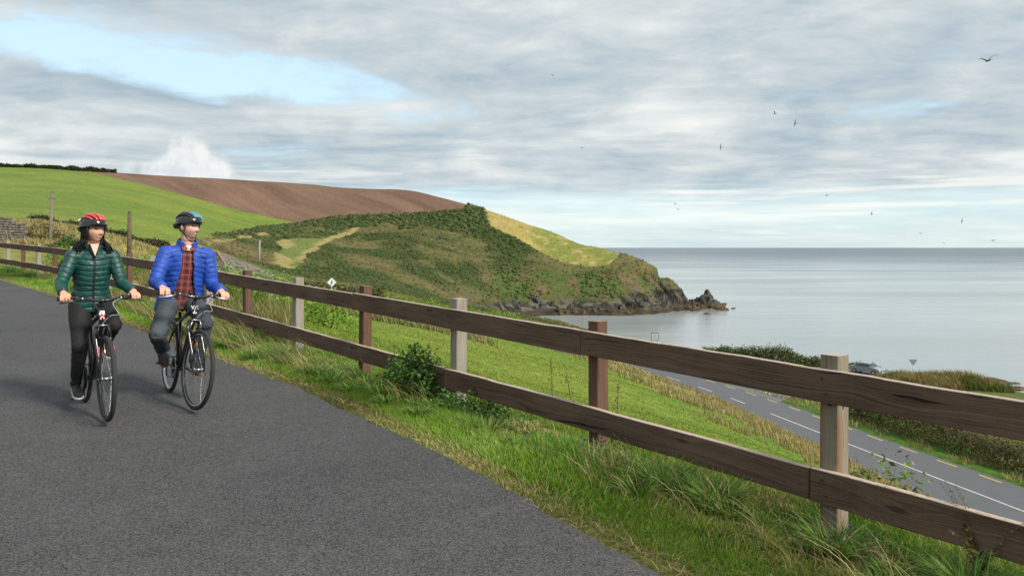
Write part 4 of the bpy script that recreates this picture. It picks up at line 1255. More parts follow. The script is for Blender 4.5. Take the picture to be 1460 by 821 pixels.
class Bike:
    """hybrid bicycle; x forward, y left, z up, origin on the ground under the bottom bracket"""
    WR = 0.348
    def __init__(self, loc, yaw, steer, crank, label, seat_z, bar_z, accent, badge, silver, scale=1.0, roll=0.0, name='bicycle'):
        self.root = empty(name, loc, (roll, 0, yaw))
        self.root.rotation_mode = 'XYZ'
        self.root.scale = (scale,) * 3
        self.scale = scale
        tag(self.root, label, 'bicycle')
        r = self.root
        WR = self.WR
        rear = Vector((-0.44, 0, WR)); front = Vector((0.61, 0, WR)); bb = Vector((0, 0, 0.285))
        sd = Vector((-math.cos(R(71.5)), 0, math.sin(R(71.5))))
        ax0 = front + Vector((-0.047, 0, 0.0))                    # steering axis at axle height
        crown = ax0 + sd * 0.425
        ht0 = ax0 + sd * 0.455; ht1 = ax0 + sd * (0.60 + (bar_z - 1.02) * 0.5)
        st_d = Vector((-math.cos(R(73.5)), 0, math.sin(R(73.5))))
        st1 = bb + st_d * 0.47; sp1 = bb + st_d * ((seat_z - 0.06 - bb.z) / st_d.z)
        self.saddle = bb + st_d * ((seat_z - bb.z) / st_d.z)
        self.S = Matrix.Translation(ax0) @ Matrix.Rotation(steer, 4, sd) @ Matrix.Translation(-ax0)
        S = self.S
        f = MB()
        f.tube([ht0, ht1], 0.0225, 12)
        f.tube([ht1 - sd * 0.035, Vector((-0.02, 0, st1.z - 0.01)).lerp(ht1, 0.0) if False else st1 + Vector((0.0, 0, -0.02))], [0.019, 0.017], 12)
        f.tube([ht0 + sd * 0.03, bb + Vector((0.01, 0, 0.01))], [0.024, 0.023], 12, flat=1.15)
        f.tube([bb, st1], 0.0165, 12)
        f.tube([bb + Vector((0, -0.04, 0)), bb + Vector((0, 0.04, 0))], 0.024, 12)
        for s in (-1, 1):
            f.tube([bb + Vector((-0.02, s * 0.022, 0)), Vector((-0.16, s * 0.042, 0.30)), rear + Vector((0, s * 0.062, 0))], [0.012, 0.011, 0.009], 8)
            f.tube([st1 + Vector((-0.01, s * 0.012, -0.05)), st1 + Vector((-0.06, s * 0.045, -0.13)), rear + Vector((0, s * 0.064, 0))], [0.010, 0.009, 0.008], 8)
            f.box(rear + Vector((0, s * 0.063, 0)), (0.035, 0.006, 0.05))
        f.tube([st1 + Vector((-0.055, -0.04, -0.125)), st1 + Vector((-0.055, 0.04, -0.125))], 0.008, 8)
        self.frame = f.build('frame', BLACK_PAINT, r)
        # badge on the head tube
        hc = (ht0 + ht1) * 0.5
        fx = Vector((sd.z, 0, -sd.x))
        B = Matrix((Vector((0, 1, 0)), sd, fx)).transposed().to_4x4()
        def on_head(k, off): M = B.copy(); M.translation = hc + sd * k + fx * off; return M
        if badge == 'plate':
            p = MB(); p.box((0, 0, 0), (0.040, 0.034, 0.004)); o = p.build('head_badge', WHITEM, self.frame); o.matrix_local = on_head(0.022, 0.0245)
            text_mesh('badge_lettering', 'SR', 0.030, BLACK_PAINT, self.frame, on_head(0.022, 0.0275), xs=1.1)
            p = MB()
            for s in (-1, 1): p.box((s * 0.010, -0.028, 0), (0.014, 0.036, 0.004), Matrix.Rotation(s * 0.28, 3, 'Z'))
            o = p.build('red_flash', REDM, self.frame); o.matrix_local = on_head(0.012, 0.0235)
        else:
            text_mesh('badge_lettering', 'VX', 0.046, WHITEM, self.frame, on_head(0.03, 0.0245))
            p = MB(); p.sphere((0, 0, 0), (0.017, 0.011, 0.004), 14, 6); o = p.build('head_badge', WHITEM, self.frame); o.matrix_local = on_head(-0.018, 0.0225)
        # fork
        k = MB()
        for s in (-1, 1):
            k.tube([S @ (crown + Vector((0, s * 0.050, 0.0))), S @ (crown + Vector((0.004, s * 0.053, -0.06))), S @ (front + Vector((-0.028, s * 0.054, 0.15))), S @ (front + Vector((0, s * 0.054, 0)))], [0.0155, 0.015, 0.0135, 0.010], 10)
            k.box(S @ (front + Vector((0, s * 0.054, 0))), (0.03, 0.008, 0.036), S.to_3x3())
        k.tube([S @ (crown + Vector((0, -0.056, 0))), S @ (crown + Vector((0, 0, 0.02))), S @ (crown + Vector((0, 0.056, 0)))], [0.015, 0.020, 0.015], 10)
        k.tube([S @ crown, S @ (ht0 + sd * 0.01)], 0.021, 10)
        fork = k.build('fork', BLACK_PAINT, r)
        if accent:
            for s in (-1, 1):
                p = MB(); p.box(S @ (front + Vector((-0.006, s * 0.0545, 0.22))), (0.006, 0.011, 0.085), S.to_3x3() @ Matrix.Rotation(-R(9), 3, 'Y'))
                p.build('fork_stripe', REDM, fork)
        # brakes
        for s in (-1, 1):
            p = MB()
            q = lambda x, y, z: S @ (crown + Vector((x, y, z)))
            p.tube([q(0.035, s * 0.050, -0.085), q(0.045, s * 0.046, -0.03), q(0.042, s * 0.030, 0.018)], [0.008, 0.007, 0.005], 8)
            p.box(q(0.030, s * 0.030, -0.075), (0.045, 0.014, 0.012), S.to_3x3())
            p.build('brake_arm', DARKMETAL if not silver else STEEL, fork)
        p = MB(); p.tube([S @ (crown + Vector((0.043, -0.046, 0.020))), S @ (crown + Vector((0.043, 0.046, 0.020)))], 0.004, 6)
        p.build('brake_noodle', ALLOY, fork)
        for s in (-1, 1):
            p = MB(); u = st1 + Vector((-0.075, s * 0.04, -0.16)); p.tube([u, u + Vector((-0.02, 0, 0.05)), u + Vector((-0.02, -s * 0.02, 0.10))], [0.007, 0.006, 0.004], 6); p.build('rear_brake_arm', DARKMETAL, self.frame)
        # wheels
        def wheel(c, M, rear_w):
            t = MB(); t.lathe([(WR - 0.019 + 0.019 * math.cos(a), 0.019 * math.sin(a)) for a in np.linspace(0, 2 * math.pi, 12, endpoint=False)], 'Y', 56, closed=True)
            rm = MB(); rm.lathe([(WR - 0.031, -0.010), (WR - 0.031, 0.010), (WR - 0.046, 0.009), (WR - 0.053, 0.0), (WR - 0.046, -0.009)], 'Y', 56, closed=True)
            w = rm.build('wheel', STEEL if (silver and rear_w) else DARKMETAL, r)
            w.matrix_local = M @ Matrix.Translation(c)
            t.build('tyre', RUBBER, w)
            if rear_w or silver:
                b = MB(); b.lathe([(WR - 0.033, -0.0112), (WR - 0.033, -0.0104), (WR - 0.045, -0.0098), (WR - 0.045, -0.0106)], 'Y', 56, closed=True)
                b.lathe([(WR - 0.033, 0.0112), (WR - 0.033, 0.0104), (WR - 0.045, 0.0098), (WR - 0.045, 0.0106)], 'Y', 56, closed=True)
                b.build('braking_band', ALLOY, w)
            h = MB(); h.lathe([(0.006, -0.065), (0.010, -0.062), (0.010, -0.04), (0.026, -0.036), (0.026, -0.030), (0.013, -0.024), (0.013, 0.024), (0.026, 0.030), (0.026, 0.036), (0.010, 0.04), (0.010, 0.062), (0.006, 0.065)], 'Y', 14)
            h.build('hub', STEEL, w)
            sp = MB()
            for q in range(28):
                a = 2 * math.pi * q / 28; s = 1 if q % 2 else -1
                a2 = a + (0.45 if (q // 2) % 2 else -0.45)
                sp.tube([(0.025 * math.cos(a2), s * 0.032, 0.025 * math.sin(a2)), ((WR - 0.05) * math.cos(a), 0, (WR - 0.05) * math.sin(a))], 0.0011, 4, cap=False)
            o = sp.build('spokes', STEEL, w); o['kind'] = 'stuff'
            v = MB(); v.tube([(WR - 0.05, 0, 0), (WR - 0.085, 0, 0)], 0.003, 6); v.build('valve', RUBBER, w)
            for q in ((0.5, 2.9) if rear_w else (2.0,)):
                p = MB(); p.box(((WR - 0.12) * math.cos(q), 0.0, (WR - 0.12) * math.sin(q)), (0.06, 0.006, 0.03), Matrix.Rotation(-q + 1.57, 3, 'Y')); p.build('spoke_reflector', ORANGEM, w)
            return w
        wheel(rear, Matrix.Identity(4), True)
        wheel(front, S, False)
        # saddle and post
        p = MB(); p.tube([st1 - st_d * 0.02, sp1], 0.0136, 10); p.build('seatpost', DARKMETAL, r)
        p = MB(); p.tube([st1 - st_d * 0.015, st1 + st_d * 0.015], 0.020, 10); p.build('seat_clamp', DARKMETAL, r)
        sdl = self.saddle
        xs = [-0.13, -0.10, -0.05, 0.0, 0.06, 0.11, 0.14]; wd = [0.055, 0.082, 0.078, 0.052, 0.030, 0.024, 0.016]; zt = [0.012, 0.016, 0.006, 0.0, 0.0, 0.002, -0.006]
        V, F = [], []
        for j, x in enumerate(xs):
            for a in np.linspace(0, 2 * math.pi, 14, endpoint=False):
                V.append((sdl.x + x - 0.02, math.cos(a) * wd[j], sdl.z + zt[j] - 0.022 + math.sin(a) * 0.024))
        n = 14
        for j in range(len(xs) - 1):
            for q in range(n): F.append((j * n + q, j * n + (q + 1) % n, (j + 1) * n + (q + 1) % n, (j + 1) * n + q))
        F.append(tuple(range(n))[::-1]); F.append(tuple((len(xs) - 1) * n + q for q in range(n)))
        p = MB(); p.addvf(V, F, True); p.build('saddle', SADDLEM, r)
        # crankset
        cr = MB(); cr.lathe([(0.0, -0.030), (0.02, -0.030), (0.02, -0.046), (0.030, -0.050), (0.085, -0.050), (0.090, -0.049), (0.090, -0.0465), (0.030, -0.0455), (0.03, -0.05)], 'Y', 40, (bb.x, -0.012, bb.z))
        for q in range(40):
            a = 2 * math.pi * q / 40; cr.box((bb.x + 0.092 * math.cos(a), -0.060, bb.z + 0.092 * math.sin(a)), (0.007, 0.003, 0.005), Matrix.Rotation(-a, 3, 'Y'))
        ring = cr.build('chainring', DARKMETAL, r)
        gd = MB(); gd.lathe([(0.094, -0.066), (0.099, -0.066), (0.099, -0.063), (0.094, -0.063)], 'Y', 40, (bb.x, 0, bb.z), closed=True); gd.build('chain_guard', DARKMETAL if not silver else STEEL, ring)
        self.pedal = {}
        for s, a in ((1, crank), (-1, crank + math.pi)):
            d = Vector((math.cos(a), 0, math.sin(a)))
            e = bb + d * 0.17
            p = MB(); p.tube([bb + Vector((0, s * 0.055, 0)), bb + Vector((0, s * 0.066, 0)) + d * 0.02, e + Vector((0, s * 0.078, 0))], [0.016, 0.013, 0.011], 8, flat=0.7, up=(0, 1, 0))
            arm = p.build('crank_arm', STEEL if silver else DARKMETAL, r)
            c = e + Vector((0, s * 0.135, 0))
            self.pedal[s] = c
            q = MB(); q.tube([e + Vector((0, s * 0.07, 0)), c + Vector((0, s * 0.045, 0))], 0.006, 6)
            for xx in (-0.042, 0.042): q.box(c + Vector((xx, 0, 0)), (0.012, 0.085, 0.020), None, 0.002)
            for yy in (-0.036, 0.0, 0.036): q.box(c + Vector((0, yy, 0)), (0.075, 0.012, 0.016))
            ped = q.build('pedal', DARKMETAL, r)
            for xx in (-0.0495, 0.0495):
                m = MB(); m.box(c + Vector((xx, 0, 0)), (0.004, 0.050, 0.013)); m.build('pedal_reflector', ORANGEM, ped)
        # chain, sprockets, derailleur
        sp = MB()
        for q in range(7): sp.lathe([(0.012, -0.022 - q * 0.005), (0.050 - q * 0.0045, -0.022 - q * 0.005), (0.050 - q * 0.0045, -0.024 - q * 0.005), (0.012, -0.024 - q * 0.005)], 'Y', 22, rear)
        sp.build('sprockets', STEEL, r)
        ch = MB(); y = -0.060
        pul = rear + Vector((0.02, y + 0.02, -0.10)); pul2 = rear + Vector((0.045, y + 0.02, -0.165))
        ch.tube([rear + Vector((0.0, y + 0.02, 0.036)), bb + Vector((-0.02, y, 0.092)), bb + Vector((0.05, y, 0.078)), bb + Vector((0.092, y, 0.0)), bb + Vector((0.05, y, -0.078)), bb + Vector((-0.02, y, -0.09)), pul2 + Vector((0.0, 0, -0.018)), pul2 + Vector((-0.02, 0, 0)), pul, rear + Vector((-0.034, y + 0.02, 0.0)), rear + Vector((0.0, y + 0.02, 0.036))], 0.0045, 5)
        ch.build('chain', DARKMETAL, r)
        de = MB(); de.box((pul + pul2) * 0.5, (0.024, 0.014, 0.095), Matrix.Rotation(-0.36, 3, 'Y'), 0.003); de.tube([rear + Vector((0, y, -0.02)), pul], 0.010, 8)
        for u in (pul, pul2): de.lathe([(0.0, -0.004), (0.018, -0.004), (0.018, 0.004), (0, 0.004)], 'Y', 12, u)
        de.build('rear_derailleur', DARKMETAL, r)
        # stem and handlebar
        ht2 = ht1 + sd * (0.05 if not silver else 0.035)
        barc = Vector((ht2.x + 0.065, 0, bar_z - 0.018))
        p = MB(); p.tube([S @ ht1, S @ ht2, S @ (ht2 + sd * 0.01)], [0.019, 0.018, 0.017], 10); p.tube([S @ (ht2 - sd * 0.004), S @ barc], [0.016, 0.017], 10)
        p.tube([S @ (barc + Vector((0, -0.024, 0))), S @ (barc + Vector((0, 0.024, 0)))], 0.021, 10); p.build('stem', BLACK_PAINT, r)
        hb = MB()
        bp = []
        for y, dx, dz in ((-0.315, -0.085, 0.018), (-0.20, -0.062, 0.022), (-0.13, -0.03, 0.016), (-0.06, -0.003, 0.002), (0, 0, 0), (0.06, -0.003, 0.002), (0.13, -0.03, 0.016), (0.20, -0.062, 0.022), (0.315, -0.085, 0.018)):
            bp.append(S @ (barc + Vector((dx, y, dz))))
        hb.tube(bp, [0.011, 0.011, 0.0115, 0.014, 0.0155, 0.014, 0.0115, 0.011, 0.011], 10)
        bar = hb.build('handlebar', BLACK_PAINT, r)
        self.grip = {}
        for s in (1, -1):
            a, b = (bp[8], bp[7]) if s == 1 else (bp[0], bp[1])
            p = MB(); p.tube([a + (a - b).normalized() * 0.006, a, a.lerp(b, 0.93)], [0.0175, 0.017, 0.0165], 12); p.build('grip', GRIPM, bar)
            self.grip[s] = (a.lerp(b, 0.46), (a - b).normalized())
            iv = b.lerp(a, -0.18)
            p = MB(); p.tube([iv + Vector((0, s * 0.02, 0)), iv - Vector((0, s * 0.02, 0))], 0.018, 10)
            p.box(iv + Vector((0.024, 0, -0.010)), (0.040, 0.040, 0.030), S.to_3x3(), 0.005)
            br = p.build('brake_mount', DARKMETAL, bar)
            p = MB(); p.tube([iv + Vector((0.045, 0, -0.012)), iv + Vector((0.060, s * 0.035, -0.020)), iv + Vector((0.062, s * 0.085, -0.030)), iv + Vector((0.052, s * 0.135, -0.036))], [0.007, 0.006, 0.0055, 0.006], 6); p.build('brake_lever', ALLOY if silver else DARKMETAL, br)
            p = MB(); p.box(iv + Vector((0.030, -s * 0.030, -0.002)), (0.034, 0.030, 0.024), None, 0.005); p.build('shifter', DARKMETAL, br)
            p = MB(); p.sphere(iv + Vector((0.052, -s * 0.034, -0.004)), (0.007, 0.009, 0.009), 8, 6); p.build('cable_adjuster', ALLOY, br)
        # cables
        for s, m in ((1, CABLEM), (-1, CABLEM)):
            iv = bp[7] if s == 1 else bp[1]
            p = MB(); p.tube(spline([iv + Vector((0.055, -s * 0.05, -0.005)), S @ (barc + Vector((0.10, s * 0.075, -0.03))), S @ (barc + Vector((0.105, s * 0.02, -0.11))), S @ (crown + Vector((0.09, -s * 0.03, 0.10))), S @ (crown + Vector((0.05, -s * 0.035, 0.022)))]), 0.0036, 6); p.build('brake_cable', m, r)
        p = MB(); p.tube(spline([bp[7] + Vector((0.05, -0.06, -0.01)), S @ (barc + Vector((0.11, 0.06, -0.02))), S @ (barc + Vector((0.12, 0.10, -0.11))), S @ (crown + Vector((0.09, 0.045, 0.10))), S @ (crown + Vector((0.045, -0.01, 0.03)))]), 0.0034, 6); p.build('gear_cable', GREYCABLE, r)
        if silver:
            p = MB(); p.tube([bp[3], bp[3] + Vector((0, 0, 0.03))], 0.006, 6); p.sphere(bp[3] + Vector((0, 0, 0.034)), (0.022, 0.022, 0.014), 12, 8); p.build('bell', DARKMETAL, bar)
        # rear reflector
        p = MB(); p.box(self.saddle + Vector((-0.09, 0, -0.14)), (0.02, 0.05, 0.04), None, 0.004); p.build('rear_reflector', REDM, r)

def ground_at(x, y): return path_z(sn(x, y)[0])
WYAW, WSC = R(-53.3), 1.0
WO = (-3.30 - 0.61 * WSC * math.cos(WYAW), 6.48 - 0.61 * WSC * math.sin(WYAW))
MYAW = R(-55.3)
MO = (-2.765 - 0.61 * math.cos(MYAW), 6.94 - 0.61 * math.sin(MYAW))
bikeW = Bike((*WO, ground_at(*WO)), WYAW, R(0.5), R(96), 'black bicycle with red fork stripes ridden by the person in the green jacket', 0.845, 0.992, True, 'plate', False, WSC)
bikeM = Bike((*MO, ground_at(*MO)), MYAW, R(8), R(-12), 'black bicycle with silver crank and bell ridden by the person in the blue jacket', 0.86, 0.99, False, 'letters', True, 1.0, R(-3))
# ------------------------------------------------------------------ riders
def etube(mb, pts, ra, rb, lat=(0, 1, 0), seg=20):
    """tube with elliptical rings: ra along lat, rb across"""
    pts = [Vector(p) for p in pts]; n = len(pts); lat = Vector(lat)
    V, F = [], []
    for i in range(n):
        t = (pts[min(i + 1, n - 1)] - pts[max(i - 1, 0)]).normalized()
        a = (lat - t * lat.dot(t)).normalized(); b = t.cross(a)
        for k in range(seg):
            q = 2 * math.pi * k / seg
            V.append(pts[i] + a * (ra[i] * math.cos(q)) + b * (rb[i] * math.sin(q)))
    for i in range(n - 1):
        for k in range(seg): F.append((i * seg + k, i * seg + (k + 1) % seg, (i + 1) * seg + (k + 1) % seg, (i + 1) * seg + k))
    F.append(tuple(range(seg))[::-1]); F.append(tuple((n - 1) * seg + k for k in range(seg)))
    mb.addvf(V, F, True)
def capsule(mb, pts, rad, seg=12):
    mb.tube(pts, rad, seg)
    for p, r in zip(pts, rad if hasattr(rad, '__len__') else [rad] * len(pts)): mb.sphere(p, r * 0.995, seg, 8)
def fuse(mb, voxel, smooth_it=4, factor=0.5, decimate=None):
    """join overlapping solids into one continuous skin"""
    me = bpy.data.meshes.new('tmp')
    me.from_pydata(mb.v, [], mb.f); me.update()
    bm = bmesh.new(); bm.from_mesh(me); bmesh.ops.recalc_face_normals(bm, faces=bm.faces); bm.to_mesh(me); bm.free()
    o = bpy.data.objects.new('tmp', me); COL.objects.link(o)
    m = o.modifiers.new('r', 'REMESH'); m.mode = 'VOXEL'; m.voxel_size = voxel
    if smooth_it:
        s = o.modifiers.new('s', 'SMOOTH'); s.iterations = smooth_it; s.factor = factor
    if decimate:
        d = o.modifiers.new('d', 'DECIMATE'); d.ratio = decimate
    dg = bpy.context.evaluated_depsgraph_get()
    out = bpy.data.meshes.new_from_object(o.evaluated_get(dg))
    bpy.data.objects.remove(o); bpy.data.meshes.remove(me)
    out.polygons.foreach_set('use_smooth', np.ones(len(out.polygons), dtype=bool))
    return out
def shell(me, t):
    o = bpy.data.objects.new('tmp', me); COL.objects.link(o)
    m = o.modifiers.new('s', 'SMOOTH'); m.iterations = 1
    m = o.modifiers.new('t', 'SOLIDIFY'); m.thickness = t; m.offset = -1; m.use_even_offset = False
    out = bpy.data.meshes.new_from_object(o.evaluated_get(bpy.context.evaluated_depsgraph_get()))
    bpy.data.objects.remove(o); bpy.data.meshes.remove(me)
    return out
def coords(me):
    a = np.empty(len(me.vertices) * 3, np.float32); me.vertices.foreach_get('co', a); return a.reshape(-1, 3).astype(float)
def normals(me):
    a = np.empty(len(me.vertices) * 3, np.float32); me.vertices.foreach_get('normal', a); return a.reshape(-1, 3).astype(float)
def setco(me, c): me.vertices.foreach_set('co', c.astype(np.float32).ravel()); me.update()
def setcol(me, c):
    C = np.ones((len(me.vertices), 4), np.float32); C[:, :3] = c
    a = me.color_attributes.new('Col', 'FLOAT_COLOR', 'POINT'); a.data.foreach_set('color', C.ravel())
def ik(a, b, l1, l2, pole):
    """middle joint of a two-bone chain"""
    d = b - a; L = min(d.length, (l1 + l2) * 0.999); u = d.normalized()
    x = (l1 * l1 - l2 * l2 + L * L) / (2 * L); h = math.sqrt(max(l1 * l1 - x * x, 0))
    p = (Vector(pole) - u * Vector(pole).dot(u)).normalized()
    return a + u * x + p * h
def chain_param(P, pts):
    """distance to a chain and arc length along it"""
    best = np.full(len(P), 1e9); par = np.zeros(len(P)); acc = 0
    for a, b in zip(pts[:-1], pts[1:]):
        a = np.array(a); b = np.array(b); ab = b - a; L = np.linalg.norm(ab)
        t = np.clip(((P - a) @ ab) / (L * L), 0, 1)
        d = np.linalg.norm(P - a - t[:, None] * ab, axis=1)
        m = d < best; best[m] = d[m]; par[m] = acc + t[m] * L; acc += L
    return best, par

def skin_mat(name):
    m, nt, b = material(name)
    c = nt.attr(); n = nt.noise(nt.obj(), 60.0, 4, 0.6); k = nt.math('ADD', nt.math('MULTIPLY', n, 0.24), 0.88)
    nt.put(b.inputs['Base Color'], nt.mix(1.0, c, nt.comb(k, k, k), 'MULTIPLY'))
    b.inputs['Roughness'].default_value = 0.48
    b.inputs['Subsurface Weight'].default_value = 0.12
    b.inputs['Subsurface Radius'].default_value = (0.012, 0.005, 0.003)
    return m
SKIN = skin_mat('skin')
def cloth(name, col, rough, var=0.15, scale=12.0, bump=0.35, bscale=18.0, sheen=0.0, dist=0.006, wear=None):
    m, nt, b = material(name)
    O = nt.obj()
    n = nt.noise(O, scale, 4, 0.6); w = nt.noise(O, bscale, 4, 0.55, 0.8); f = nt.noise(O, 500.0, 2, 0.5)
    c = nt.mix(nt.ss(n, 0.3, 0.7), tuple(x * (1 - var) for x in col), tuple(x * (1 + var) for x in col))
    if wear: c = nt.mix(nt.math('MULTIPLY', nt.ss(nt.noise(O, 5.0, 3), 0.45, 0.65), 0.6), c, wear)
    nt.put(b.inputs['Base Color'], c); b.inputs['Roughness'].default_value = rough
    b.inputs['Sheen Weight'].default_value = sheen
    nt.put(b.inputs['Normal'], nt.bump(nt.math('ADD', w, nt.math('MULTIPLY', f, 0.12)), bump, dist))
    return m
def plaid_mat():
    m, nt, b = material('plaid_shirt')
    x, y, z = nt.sep(nt.obj())
    def stripes(c, per, lo, hi, ph=0.0):
        t = nt.math('FRACT', nt.math('ADD', nt.math('DIVIDE', c, per), ph)); return nt.math('MULTIPLY', nt.math('GREATER_THAN', t, lo), nt.math('LESS_THAN', t, hi))
    base = (0.20, 0.022, 0.022); dark = (0.018, 0.016, 0.022); lt = (0.30, 0.22, 0.12)
    h = stripes(z, 0.062, 0.0, 0.40); v = stripes(y, 0.058, 0.0, 0.40, 0.3)
    c = nt.mix(nt.math('MULTIPLY', nt.math('ADD', h, v), 0.48), base, dark)
    c = nt.mix(nt.math('MULTIPLY', nt.math('MAXIMUM', stripes(z, 0.062, 0.66, 0.72), stripes(y, 0.058, 0.66, 0.72, 0.3)), 0.6), c, lt)
    nt.put(b.inputs['Base Color'], c); b.inputs['Roughness'].default_value = 0.85
    nt.put(b.inputs['Normal'], nt.bump(nt.noise(nt.obj(), 22.0, 4, 0.6), 0.5, 0.008))
    return m
HAIR = plain('black_hair', (0.009, 0.0075, 0.0075), 0.62, var=0.4, scale=160, spec=0.25)
HAIRB = plain('brown_hair', (0.045, 0.028, 0.018), 0.6, var=0.3, scale=120)
SHELLK = plain('helmet_black', (0.014, 0.014, 0.016), 0.25, coat=0.4)
SHELLR = plain('helmet_red', (0.60, 0.055, 0.045), 0.25, coat=0.5)
SHELLC = plain('helmet_cyan', (0.02, 0.42, 0.55), 0.25, coat=0.5)
SHELLG = plain('helmet_grey', (0.12, 0.12, 0.13), 0.35)
STRAP = plain('strap_webbing', (0.012, 0.012, 0.013), 0.8)

def head_solid(Mh, male):
    """skull and face, in head space: x forward, y left, z up, about the middle of the head"""
    seg, rings = 72, 54
    th = np.linspace(0.02, np.pi - 0.02, rings + 1)[:, None]; ph = np.linspace(0, 2 * np.pi, seg, endpoint=False)[None]
    ux, uy, uz = np.sin(th) * np.cos(ph), np.sin(th) * np.sin(ph), np.cos(th) + 0 * ph
    x, y, z = ux * 0.094, uy * 0.077, uz * 0.115
    fr = sstep(ux, 0.0, 0.7)
    low = sstep(-z, 0.0, 0.11)
    y = y * (1 - (0.30 if not male else 0.20) * low)                              # jaw taper
    x = np.where(ux > 0, x * (1 - 0.10 * low), x * (1 - 0.45 * low)) + 0.012 * low
    x = x + fr * 0.010 * np.exp(-((z + 0.030) / 0.05) ** 2) * np.exp(-(y / 0.05) ** 2)
    G = lambda cy, cz, sy, sz: np.exp(-((np.abs(y) - cy) / sy) ** 2 - ((z - cz) / sz) ** 2) * fr
    x = x - 0.0085 * G(0.032, 0.010, 0.015, 0.012)                               # sockets
    x = x + 0.0045 * G(0.028, 0.030, 0.02, 0.008)                                # brow
    nose = np.interp(z, [-0.045, -0.036, -0.028, 0.0, 0.022, 0.03], [0, 0.016, 0.024, 0.013, 0.005, 0])
    x = x + nose * np.exp(-(y / (0.0125 + 0.003 * sstep(-z, 0.01, 0.03))) ** 2) * fr * (1.1 if male else 0.92)
    x = x + 0.006 * G(0.0, -0.058, 0.022, 0.010) + 0.009 * G(0.0, -0.092, 0.022, 0.016) * (1.2 if male else 0.9)
    x = x - 0.003 * G(0.0, -0.060, 0.024, 0.0028)
    x = x + 0.0045 * G(0.040, -0.030, 0.016, 0.017)                               # cheeks
    V = np.stack([x, y, z], -1).reshape(-1, 3)
    V = [Mh @ Vector(p) for p in V]
    F = [(i * seg + k, (i + 1) * seg + k, (i + 1) * seg + (k + 1) % seg, i * seg + (k + 1) % seg) for i in range(rings) for k in range(seg)]
    F.append(tuple(range(seg))); F.append(tuple(rings * seg + k for k in range(seg))[::-1])
    return V, F
def face_paint(P, Mh, skin, male):
    """natural colour of skin, lips, eyes, brows and stubble"""
    inv = np.array(Mh.inverted())
    L = P @ inv[:3, :3].T + inv[:3, 3]
    C = np.tile(np.array(skin), (len(P), 1))
    x, y, z = L.T
    hd = (np.abs(x) < 0.14) & (np.abs(y) < 0.10) & (np.abs(z) < 0.135)
    fr = hd & (x > 0.04)
    def put(m, c, a=1.0): C[m] = C[m] * (1 - a) + np.array(c) * a
    blush = np.exp(-((np.abs(y) - 0.042) / 0.02) ** 2 - ((z + 0.028) / 0.02) ** 2) * fr
    C[:] = C * (1 - 0.25 * blush[:, None]) + np.array((0.55, 0.16, 0.11)) * 0.25 * blush[:, None]
    if male: put(fr & (z < -0.036) & (z > -0.13), (0.30, 0.19, 0.145), 0.38)
    m = fr & (((np.abs(y) - 0.031) / 0.0165) ** 2 + ((z - 0.010) / 0.0062) ** 2 < 1); put(m, (0.55, 0.50, 0.46))
    m = fr & (((np.abs(y) - 0.0325) / 0.0075) ** 2 + ((z - 0.0105) / 0.0068) ** 2 < 1); put(m, (0.025, 0.016, 0.012))
    m = fr & (np.abs(np.abs(y) - 0.031) < 0.018) & (np.abs(z - 0.0175 + 6 * (np.abs(y) - 0.031) ** 2) < 0.0028); put(m, (0.03, 0.02, 0.016), 0.85)
    m = fr & (np.abs(np.abs(y) - 0.031) < 0.021) & (np.abs(z - 0.0335 + 7 * (np.abs(y) - 0.027) ** 2) < 0.0036); put(m, (0.035, 0.022, 0.017), 0.8)
    smile = -0.0605 + 9.5 * y ** 2
    wid = 0.030
    m = fr & (np.abs(y) < wid) & (np.abs(z - smile) < 0.0105 * (1 - (y / wid) ** 2) + 0.001); put(m, (0.40, 0.11, 0.10) if not male else (0.42, 0.19, 0.15), 0.9)
    m = fr & (np.abs(y) < wid * 0.66) & (np.abs(z - smile - 0.001) < 0.0048 * (1 - (y / (wid * 0.85)) ** 2)); put(m, (0.62, 0.54, 0.48))
    m = fr & (np.abs(np.abs(y) - 0.0075) < 0.004) & (np.abs(z + 0.0385) < 0.003); put(m, (0.16, 0.07, 0.05), 0.7)
    return C

